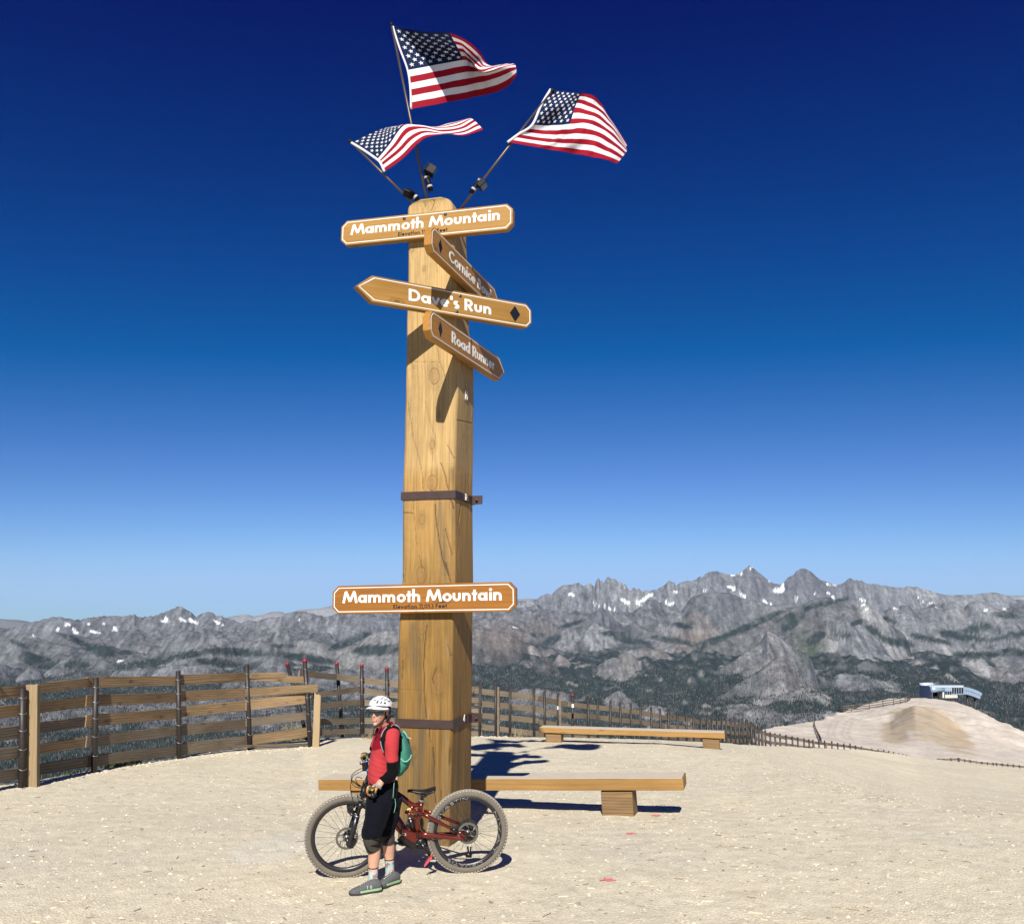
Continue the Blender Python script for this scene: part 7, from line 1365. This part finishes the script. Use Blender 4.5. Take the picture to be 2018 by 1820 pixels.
# helmet: shell with raised ribs between dark vents, visor, straps
hl = MB(); V_ = []; NU_, NV_ = 190, 70; hcx = H(-.012, 0, .041); hup = (hu * .985 - fwd * .12).normalized(); hfw = (fwd - hup * fwd.dot(hup)).normalized()
th_ = np.linspace(.02, 1.66, NV_ + 1); ph_ = np.linspace(0, 2 * np.pi, NU_, endpoint=False); TH, PH = np.meshgrid(th_, ph_, indexing='ij')
cf, sf = np.cos(PH), np.sin(PH)       # cf along forward, sf along right
x_lat = np.sin(TH) * sf; x_fwd = np.sin(TH) * cf; x_up = np.cos(TH); fa = np.arctan2(x_fwd, x_up); la = np.arcsin(np.clip(x_lat, -1, 1))
vent = np.zeros(TH.shape)
for lat, a0_, a1_, w_, sk_ in ((.27, 1.02, 1.42, .125, .15), (-.27, 1.02, 1.42, .125, .15), (.66, .98, 1.40, .14, .25), (-.66, .98, 1.40, .14, .25), (1.02, .85, 1.38, .13, .2), (-1.02, .85, 1.38, .13, .2), (.0, .62, .86, .06, 0),
                          (.17, .10, .80, .075, .1), (-.17, .10, .80, .075, .1), (.50, .0, .82, .085, .2), (-.50, .0, .82, .085, .2), (.86, -.15, .72, .09, .2), (-.86, -.15, .72, .09, .2), (.2, -.95, -.15, .10, 0), (-.2, -.95, -.15, .10, 0), (.62, -1.1, -.25, .11, 0), (-.62, -1.1, -.25, .11, 0), (1.1, -.9, .3, .09, 0), (-1.1, -.9, .3, .09, 0)):
    cx_ = (a0_ + a1_) / 2; hl_ = (a1_ - a0_) / 2; lt = lat * (1 - sk_ * (fa - cx_)); q = ((la - lt) / w_) ** 2 + np.abs((fa - cx_) / hl_) ** 2.6; vent = np.maximum(vent, np.clip(1.3 - q, 0, 1) * 1.8)
vent = np.clip(vent, 0, 1) * np.clip((1.50 - TH) * 9, 0, 1)
rim_ = 1.50 + .10 * cf * -1 - .03 * np.abs(sf)
RX = .100 * (1 + .0 * TH); sc_h = 1 - .17 * vent + .02 * np.sin(PH * 9) * (1 - vent) * 0
TH2 = TH * (rim_ / 1.60); xl = np.sin(TH2) * sf * .096 * sc_h; xf_ = np.sin(TH2) * cf * .122 * sc_h; xu = np.cos(TH2) * .092 * sc_h; xf_ = np.where(cf < 0, xf_ * 1.08, xf_)
P = np.array(hcx)[None, None] + xl[..., None] * np.array(hr) + xf_[..., None] * np.array(hfw) + xu[..., None] * np.array(hup)
F = grid_faces(NV_ + 1, NU_, True); vf = vent.ravel()[F].mean(1); o = np_mesh('helmet', P.reshape(-1, 3), F, [M_HELM, M_HDK, M_HGR], True, None, per_, np.where(vf > .62, 1, np.where(vf > .35, 2, 0))); sm = o.modifiers.new('t', 'SOLIDIFY'); sm.thickness = .016; sm.offset = 1; helmet = o
m = MB(); NP_ = 21; V_ = []
for k in range(NP_):
    a = R(-78 + 156 * k / (NP_ - 1)); ca_, sa_ = math.cos(a), math.sin(a); b0 = hcx + hr * (sa_ * .090) + hfw * (ca_ * .118) + hup * (.014 - .020 * abs(sa_)); ln = .056 * max(0, ca_) ** .8 + .004
    b1_ = b0 + (hfw * ca_ + hr * sa_ * .25).normalized() * ln - hup * (.010 + .016 * ca_); V_ += [b0 + hup * .004, b1_ + hup * .003, b1_ - hup * .003, b0 - hup * .006]
m.add(V_, [(k * 4 + j, k * 4 + (j + 1) % 4, k * 4 + 4 + (j + 1) % 4, k * 4 + 4 + j) for k in range(NP_ - 1) for j in range(4)], True); m.build('visor', M_HELM, helmet, sub=1)
m = MB(); m.box(hcx + hfw * .100 + hup * .052, hr, hup, hfw, .010, .006, .003); m.build('emblem', M_HDK, helmet)
m = MB()
for s_ in (-1, 1): m.tube([H(.03, s_ * .076, .01), H(.02, s_ * .068, -.045), H(.035, s_ * .035, -.105), H(.040, 0, -.118)], [(.006, .002)] * 4, 6); m.tube([H(-.05, s_ * .078, .01), H(.0, s_ * .070, -.035), H(.02, s_ * .068, -.045)], [(.006, .002)] * 3, 6)
m.build('chin_strap', M_STRP, helmet)
m = MB(); m.tube(smooth_path([A_(700, 1050, 7.82), A_(640, 1100, 7.80), A_(612, 1180, 7.80), A_(615, 1270, 7.80), A_(650, 1300, 7.82), A_(700, 1250, 7.84)], 5), .0035, 5); m.build('hanging_strap', M_STRP, helmet)
# ---- jersey
sh = MB(); YT = 7.97
S_ = [((A_(880, 990, YT), A_(1090, 965, YT)), .060), ((A_(790, 1090, YT), A_(1210, 1040, YT)), .125), ((A_(730, 1180, YT), A_(1300, 1180, YT)), .165), ((A_(655, 1330, YT), A_(1310, 1330, YT)), .160), ((A_(590, 1500, YT), A_(1280, 1520, YT)), .150), ((A_(558, 1680, YT), A_(1240, 1700, YT)), .140),
      ((B_(672, 240, YT), B_(1190, 260, YT)), .132), ((B_(645, 420, YT), B_(1190, 440, YT)), .128), ((B_(626, 600, YT), B_(1200, 600, YT)), .130), ((B_(635, 740, YT), B_(1215, 720, YT)), .136), ((B_(665, 822, YT), B_(1225, 790, YT)), .136)]
loft(sh, [((a + b) / 2, (b - a) / 2, EY * d) for (a, b), d in S_], 28)
# near sleeve, shoulder to just above the elbow
SHn = A_(1090, 1190, 7.84); ELn = B_(1150, 560, 7.80); cuff = B_(1133, 345, 7.80)
sh.ell(SHn + EY * .03, EX * .070, EY * .075, UPZ * .062, 16, 10)
limb(sh, [SHn + EY * .01, A_(1075, 1350, 7.82), A_(1080, 1560, 7.805), B_(1125, 200, 7.80), cuff], [(.072, .075), (.070, .068), (.064, .062), (.058, .056), (.056, .056)])
SHf = A_(850, 1190, 8.12)
limb(sh, [SHf, A_(760, 1400, 8.16), B_(780, 60, 8.17)], [(.065, .065), (.058, .058), (.052, .052)])
def wr(c):
    z = c[:, 2]; x = c[:, 0]; d = .005 * fbm(x * 14 + z * 9, z * 7, 3, 21); low = np.clip((.55 - (z - z.min()) / (z.max() - z.min())) * 3, 0, 1); return d + low * .011 * fbm(x * 8 + z * 26, z * 5, 3, 25)
jersey = fuse(sh, 'jersey', M_SHIRT, per_, .0075, 4, wr)
# crimson chest panel: faces of the chest above the diagonal seam
me = jersey.data; me.materials.append(M_SHIRT2); n_ = len(me.polygons); cc = np.empty(n_ * 3, np.float32); me.polygons.foreach_get('center', cc); cc = cc.reshape(-1, 3) + np.array(wloc(per_), np.float32)
qx, qy = proj(cc[:, 0], cc[:, 1], cc[:, 2]); ax_, ay_ = (qx * K - 1400) * 6.5, (qy * K - 2740) * 6.5
pan_ = (ay_ < 1705 - .22 * (ax_ - 560)) & (ax_ < 905 + .0 * ay_) & (ax_ < 1000 - .30 * (ay_ - 1150)) & (cc[:, 1] < 8.02); me.polygons.foreach_set('material_index', pan_.astype(np.int32)); me.update()
m = MB(); m.tube([A_(870, 985, 7.95), A_(800, 1080, 7.85), A_(760, 1170, 7.83), A_(740, 1230, 7.83)], [(.008, .006)] * 4, 8); m.tube([A_(1000, 955, 7.90), A_(1070, 960, 7.90), A_(1110, 985, 7.96)], [(.008, .007)] * 3, 8); m.build('collar', M_SHIRT2, jersey)
# ---- arm warmers and forearms
wrn = B_(895, 745, 7.70); am = MB(); limb(am, [B_(1135, 330, 7.80), B_(1140, 450, 7.80), ELn, B_(1075, 640, 7.775), B_(975, 710, 7.735), B_(905, 735, 7.705)], [(.050, .050), (.050, .050), (.050, .050), (.046, .046), (.037, .037), (.032, .034)])
fuse(am, 'arm_warmer', M_ARM, per_, .006, 3, lambda c: .0025 * fbm(c[:, 0] * 30, c[:, 2] * 30, 3, 31))
wrf = B_(660, 215, 8.40); am = MB(); limb(am, [B_(760, 20, 8.17), B_(790, 110, 8.20), B_(760, 190, 8.28), B_(690, 212, 8.37)], [(.048, .048), (.044, .044), (.038, .038), (.030, .030)]); fuse(am, 'arm_warmer', M_ARM, per_, .006, 3)
# ---- hands: palm and five fingers closed round the grips
def hand(wrist, grip, along, back, scale, par, sgn):
    """along: direction of the grip, back: from grip centre towards the back of the hand"""
    hd = MB(); al = along.normalized(); bk = (back - al * back.dot(al)).normalized(); nx_ = al.cross(bk).normalized() * sgn      # nx_: forward side, where the knuckles lead round
    kn = grip + bk * .030 * scale + nx_ * .012
    loft(hd, [(wrist, al * .026 * scale, bk * .019 * scale), (wrist.lerp(kn, .35), al * .034 * scale, bk * .017 * scale), (wrist.lerp(kn, .75), al * .042 * scale, bk * .016 * scale), (kn, al * .042 * scale, bk * .013 * scale)], 16)
    for k, (o_, ln) in enumerate(((-.034, .95), (-.012, 1.05), (.011, 1.0), (.032, .85))):
        b = kn + al * o_ * scale; r_ = .0092 * scale; P = [b - nx_ * .01, b + nx_ * .022 * ln - bk * .004, b + nx_ * .032 * ln - bk * .030 * ln, b + nx_ * .012 * ln - bk * .052 * ln, b - nx_ * .010 - bk * .050 * ln]
        hd.tube(smooth_path(P, 3), [r_ * 1.05] * 7 + [r_ * .95] * 5 + [r_ * .8], 8)
    tb = wrist.lerp(kn, .45) + al * .030 * scale * sgn; hd.tube(smooth_path([tb, tb + al * .022 * sgn - bk * .018, grip + al * .045 * sgn - bk * .012 - nx_ * .018, grip + al * .052 * sgn - bk * .024 + nx_ * .004], 3), [.0125, .012, .012, .0115, .011, .011, .0105, .010, .010, .009], 8)
    return hd
gN = gn + ud * .035; hd = hand(B_(880, 790, 7.70), gN, ud, (Vector((.35, -.45, .80))), 1.0, per_, -1); fuse(hd, 'glove', M_GLV, per_, .0042, 1)
m = MB(); limb(m, [B_(925, 735, 7.705), B_(880, 790, 7.70), B_(850, 840, 7.69)], [(.029, .027), (.030, .024), (.031, .022)]); fuse(m, 'wrist', M_SKIN, per_, .006, 2)
m = MB(); cwb = B_(842, 852, 7.692); dd_ = (B_(880, 790, 7.70) - cwb).normalized(); m.tube([cwb - dd_ * .010, cwb + dd_ * .010], [(.034, .026), (.033, .026)], 16); m.build('wristband', M_SGREY, per_)
gF = gf - ud * .02; hd = hand(wrf, gF, ud, (Vector((.25, -.2, .9))), 1.0, per_, -1); fuse(hd, 'glove', M_GLV, per_, .0042, 1)
# ---- shorts, knee pads
so = MB(); YS = 7.95
loft(so, [((B_(672, 770, YS) + B_(1250, 740, YS)) / 2, (B_(1250, 740, YS) - B_(672, 770, YS)) / 2, EY * .135), ((B_(690, 900, YS) + B_(1265, 870, YS)) / 2, (B_(1265, 870, YS) - B_(690, 900, YS)) / 2, EY * .155), ((B_(700, 1050, YS) + B_(1255, 1030, YS)) / 2, (B_(1255, 1030, YS) - B_(700, 1050, YS)) / 2, EY * .165), ((B_(670, 1200, YS) + B_(1225, 1180, YS)) / 2, (B_(1225, 1180, YS) - B_(670, 1200, YS)) / 2, EY * .165)], 26)
limb(so, [B_(900, 1060, 7.87), B_(850, 1300, 7.83), B_(790, 1560, 7.81), B_(735, 1750, 7.80), C_(708, 250, 7.80), C_(712, 335, 7.80)], [(.125, .105), (.112, .105), (.100, .098), (.092, .09), (.088, .085), (.086, .085)], 20)
limb(so, [B_(1090, 1060, 8.02), B_(1060, 1300, 8.03), B_(1030, 1560, 8.03), C_(1010, 60, 8.03), C_(1010, 200, 8.04), C_(1010, 300, 8.04)], [(.115, .105), (.108, .105), (.098, .098), (.088, .09), (.080, .085), (.074, .082)], 20)
fuse(so, 'shorts', M_SHORT, per_, .0085, 4, lambda c: .006 * fbm(c[:, 0] * 9 + c[:, 2] * 10, c[:, 2] * 6, 3, 41) + .0025 * fbm(c[:, 0] * 30, c[:, 2] * 22, 2, 43))
kp = MB(); limb(kp, [C_(715, 250, 7.80), C_(705, 400, 7.80), C_(722, 520, 7.805), C_(752, 625, 7.81)], [(.076, .072), (.072, .070), (.062, .064), (.056, .060)], 18); fuse(kp, 'knee_pad', M_KNEE, per_, .006, 2, lambda c: .003 * fbm(c[:, 0] * 25, c[:, 2] * 40, 3, 51))
kp = MB(); limb(kp, [C_(1020, 230, 8.04), C_(1048, 380, 8.04), C_(1060, 470, 8.045)], [(.070, .070), (.062, .064), (.056, .060)], 18); fuse(kp, 'knee_pad', M_KNEE, per_, .006, 2, lambda c: .003 * fbm(c[:, 0] * 25, c[:, 2] * 40, 3, 53))
for pts in ([C_(650, 345, 7.735), C_(740, 375, 7.728), C_(850, 400, 7.76)], [C_(700, 520, 7.742), C_(790, 515, 7.745), C_(868, 495, 7.79)], [C_(600, 540, 7.765), C_(640, 620, 7.755), C_(700, 655, 7.755), C_(770, 620, 7.765)], [C_(1000, 440, 7.985), C_(1060, 380, 7.975), C_(1120, 320, 7.99)]):
    m = MB(); m.tube(smooth_path(pts, 4), [(.013, .004)] * (4 * (len(pts) - 1) + 1), 8, up=EY); m.build('pad_strap', M_STRP, per_)
# ---- socks and shoes
for (p0, p1, p2, p3, nm) in ((C_(748, 978, 7.81), C_(742, 1130, 7.805), C_(738, 1260, 7.80), C_(738, 1340, 7.795), 'n'), (C_(1080, 802, 8.07), C_(1086, 950, 8.075), C_(1088, 1090, 8.08), C_(1086, 1170, 8.08), 'f')):
    m = MB(); limb(m, [p0, p1, p2, p3], [(.0425, .0425), (.041, .041), (.042, .044), (.046, .052)], 18); s_ = m.build('sock', M_SOCK, per_); m = MB(); m.tube([p0 + UPZ * .004, p0 - UPZ * .004], [(.0445, .0445)] * 2, 18, up=EX); m.build('sock_cuff', plain('sock_cuff_wine', (.06, .012, .018), .8), s_)
def shoe(heel, toe, top, w_, par):
    """heel, toe: ground points at the ends of the sole; top: ankle opening centre"""
    d = (toe - heel); L = d.length; d.normalize(); s_ = UPZ.cross(d).normalized(); d2 = d; up = UPZ
    so_ = MB(); prof = [(-.005, .030, 0), (.03, .040, 0), (.10, .040, 0), (.20, .044, 0), (.24, .040, 0), (.272, .026, .004), (.283, .012, .006)]
    prof = [(a * L / .28, b * w_, c) for a, b, c in prof]
    def solid(z0, z1, grow, mat, nm, x0=-1, x1=9):
        P = [q for q in prof if x0 <= q[0] <= x1]; V_ = []; m = MB()
        for a, b, c in P: V_ += [heel + d * a - s_ * (b + grow) + up * (z0 + c), heel + d * a + s_ * (b + grow) + up * (z0 + c), heel + d * a + s_ * (b + grow * .6) + up * (z1 + c), heel + d * a - s_ * (b + grow * .6) + up * (z1 + c)]
        n_ = len(P); m.add(V_, [(i * 4 + k, i * 4 + (k + 1) % 4, i * 4 + 4 + (k + 1) % 4, i * 4 + 4 + k) for i in range(n_ - 1) for k in range(4)] + [(0, 1, 2, 3), tuple((n_ - 1) * 4 + k for k in (3, 2, 1, 0))], False); return m.build(nm, mat, par, bevel=.003)
    sol = solid(-.002, .014, .003, M_SOLE, 'sole'); m2 = solid(.0145, .032, .002, M_MINT, 'midsole', -1, .20 * L / .28)
    solid(.0145, .026, .001, M_SHOE, 'toe_rand', .19 * L / .28, 9)
    up_ = MB(); sc_ = []
    for a, hw, zt in ((-.004, .026, .075), (.02, .037, .088), (.06, .039, .098), (.10, .038, .088), (.14, .039, .074), (.18, .041, .060), (.22, .040, .048), (.25, .034, .040), (.272, .022, .030)):
        sc_.append((heel + d * (a * L / .28) + up * ((zt + .018) / 2), s_ * hw * w_, up * ((zt - .012) / 2 + .004)))
    loft(up_, sc_, 20); u_ = fuse(up_, 'shoe_upper', M_SHOE, par, .005, 2)
    for k in range(5):
        a = (.105 + .020 * k) * L / .28; zt = np.interp(.105 + .020 * k, [.10, .18], [.090, .062]); m = MB(); cc_ = heel + d * a; m.tube([cc_ - s_ * .022 + up * (zt - .008), cc_ + up * (zt + .004), cc_ + s_ * .022 + up * (zt - .008)], .0032, 6); m.build('lace', M_LACE, u_)
    m = MB(); m.tube([heel + d * (.13 + .01 * q) * 1 - s_ * (.0385 * w_) * 1.0 + up * (.062 - .012 * q) for q in range(5)], .0016, 5); m.build('shoe_decal', M_OUTL, u_)
    return u_, d, s_
h1, t1_ = C_(880, 1500, 7.80), C_(250, 1610, 7.66); h1.z = gz(h1.x, h1.y) + .004; t1_.z = gz(t1_.x, t1_.y) + .004
u1, d1, s1 = shoe(h1 , t1_, None, 1.05, per_)
sg_ = -1 if s1.y > 0 else 1
for q, (xx, ch) in enumerate(((0.092, 'V'), (.080, '0'))):
    m = MB(); o_ = h1 + d1 * (.135 - .028 * q) + s1 * sg_ * .0405 + UPZ * .038; letters(m, '1' if q == 0 else '0', o_, -d1 if False else (-d1), UPZ, s1 * sg_, .028, None, .10, .0015); props(m.build('shoe_emblem', M_OUTL, u1), kind='stuff')
h2, t2_ = C_(1255, 1330, 8.09), C_(900, 1360, 7.90); h2.z = gz(h2.x, h2.y) + .004; t2_ = h2 + (t2_ - h2) * 1.0; dd = Vector((t2_.x - h2.x, t2_.y - h2.y, 0)).normalized(); t2_ = h2 + dd * .275; t2_.z = gz(t2_.x, t2_.y) + .004
shoe(h2, t2_, None, 1.05, per_)
# ---- backpack
bk = MB(); YB_ = 8.03
PKS = [((A_(1290, 1190, YB_), A_(1420, 1200, YB_)), .075), ((A_(1290, 1290, YB_), A_(1500, 1320, YB_)), .11), ((A_(1300, 1450, YB_), A_(1545, 1480, YB_)), .125), ((A_(1300, 1620, YB_), A_(1580, 1660, YB_)), .13), ((B_(1225, 150, YB_), B_(1535, 150, YB_)), .13), ((B_(1225, 280, YB_), B_(1540, 260, YB_)), .13), ((B_(1220, 400, YB_), B_(1510, 380, YB_)), .125), ((B_(1215, 500, YB_), B_(1450, 500, YB_)), .115), ((B_(1215, 590, YB_), B_(1370, 590, YB_)), .09), ((B_(1225, 630, YB_), B_(1320, 630, YB_)), .05)]
pack = thing('backpack', 'teal backpack with grey edged straps worn by the rider', 'backpack', tuple(B_(1380, 300, YB_)))
loft(bk, [((a + b) / 2, (b - a) / 2, EY * d) for (a, b), d in PKS], 24); fuse(bk, 'pack_body', M_PACK, pack, .0075, 3, lambda c: .005 * fbm(c[:, 0] * 16 + c[:, 2] * 8, c[:, 2] * 9, 3, 61))
m = MB(); m.tube(smooth_path([B_(1320, 270, 7.905), B_(1370, 330, 7.895), B_(1440, 330, 7.90), B_(1510, 270, 7.92), B_(1535, 200, 7.95)], 4), [(.010, .006)] * 17, 8, up=EY); m.build('pocket_seam', M_PACK2, pack)
m = MB(); m.tube(smooth_path([A_(1390, 1190, 7.95), A_(1450, 1260, 7.94), A_(1500, 1360, 7.95)], 4), [(.02, .008)] * 9, 8, up=EY); m.build('flap', M_PACK2, pack); m = MB(); m.tube([A_(1500, 1350, 7.95), A_(1540, 1365, 7.94), A_(1590, 1388, 7.94)], .0028, 5); m.build('pull_cord', M_OUTL, pack)
def strap(pts, wd, nm, mat, par):
    m = MB(); P = smooth_path(pts, 5); m.tube(P, [(wd, .006)] * len(P), 8, up=EX); return m.build(nm, mat, par)
s1_ = [A_(1290, 1290, 7.88), A_(1225, 1110, 7.81), A_(1130, 1050, 7.79), A_(1010, 1080, 7.785), A_(925, 1180, 7.785), A_(868, 1330, 7.77), A_(855, 1480, 7.775), A_(890, 1640, 7.785), A_(935, 1745, 7.80)]
strap(s1_, .019, 'shoulder_strap', M_STRP, pack); strap([p + Vector((-.018, -.004, 0)) for p in s1_[3:]], .005, 'strap_edge', M_SGREY, pack); strap([p + Vector((.018, -.004, .006)) for p in s1_[:4]], .005, 'strap_edge', M_SGREY, pack)
m = MB(); m.box(A_(850, 1400, 7.765), (.4, 0, 1), (0, 1, 0), (1, 0, -.4), .016, .008, .022); m.build('buckle', M_STRP, pack)
m = MB(); m.prism([A_(1262, 1300, 7.90), A_(1345, 1320, 7.90), A_(1350, 1650, 7.89), B_(1300, 130, 7.89), B_(1285, 340, 7.90), B_(1240, 360, 7.92)], EY * .12); m.build('back_panel', M_STRP, pack)
m = MB(); m.tube(smooth_path([B_(1190, 715, 7.84), B_(1172, 850, 7.80), B_(1165, 960, 7.795), B_(1155, 1090, 7.80)], 4), [(.009, .003)] * 13, 6, up=EY); m.build('hanging_strap', M_PACK2, pack)
m = MB(); m.tube(smooth_path([B_(1195, 1110, 7.83), B_(1210, 1220, 7.84), B_(1195, 1320, 7.84), B_(1175, 1395, 7.85)], 4), [(.009, .003)] * 13, 6, up=EY); m.build('hanging_strap', M_PACK2, pack)
m = MB(); m.box(B_(1140, 1100, 7.80), (1, 0, -.2), (0, 1, 0), (.2, 0, 1), .018, .006, .007); m.build('buckle', M_STRP, pack)
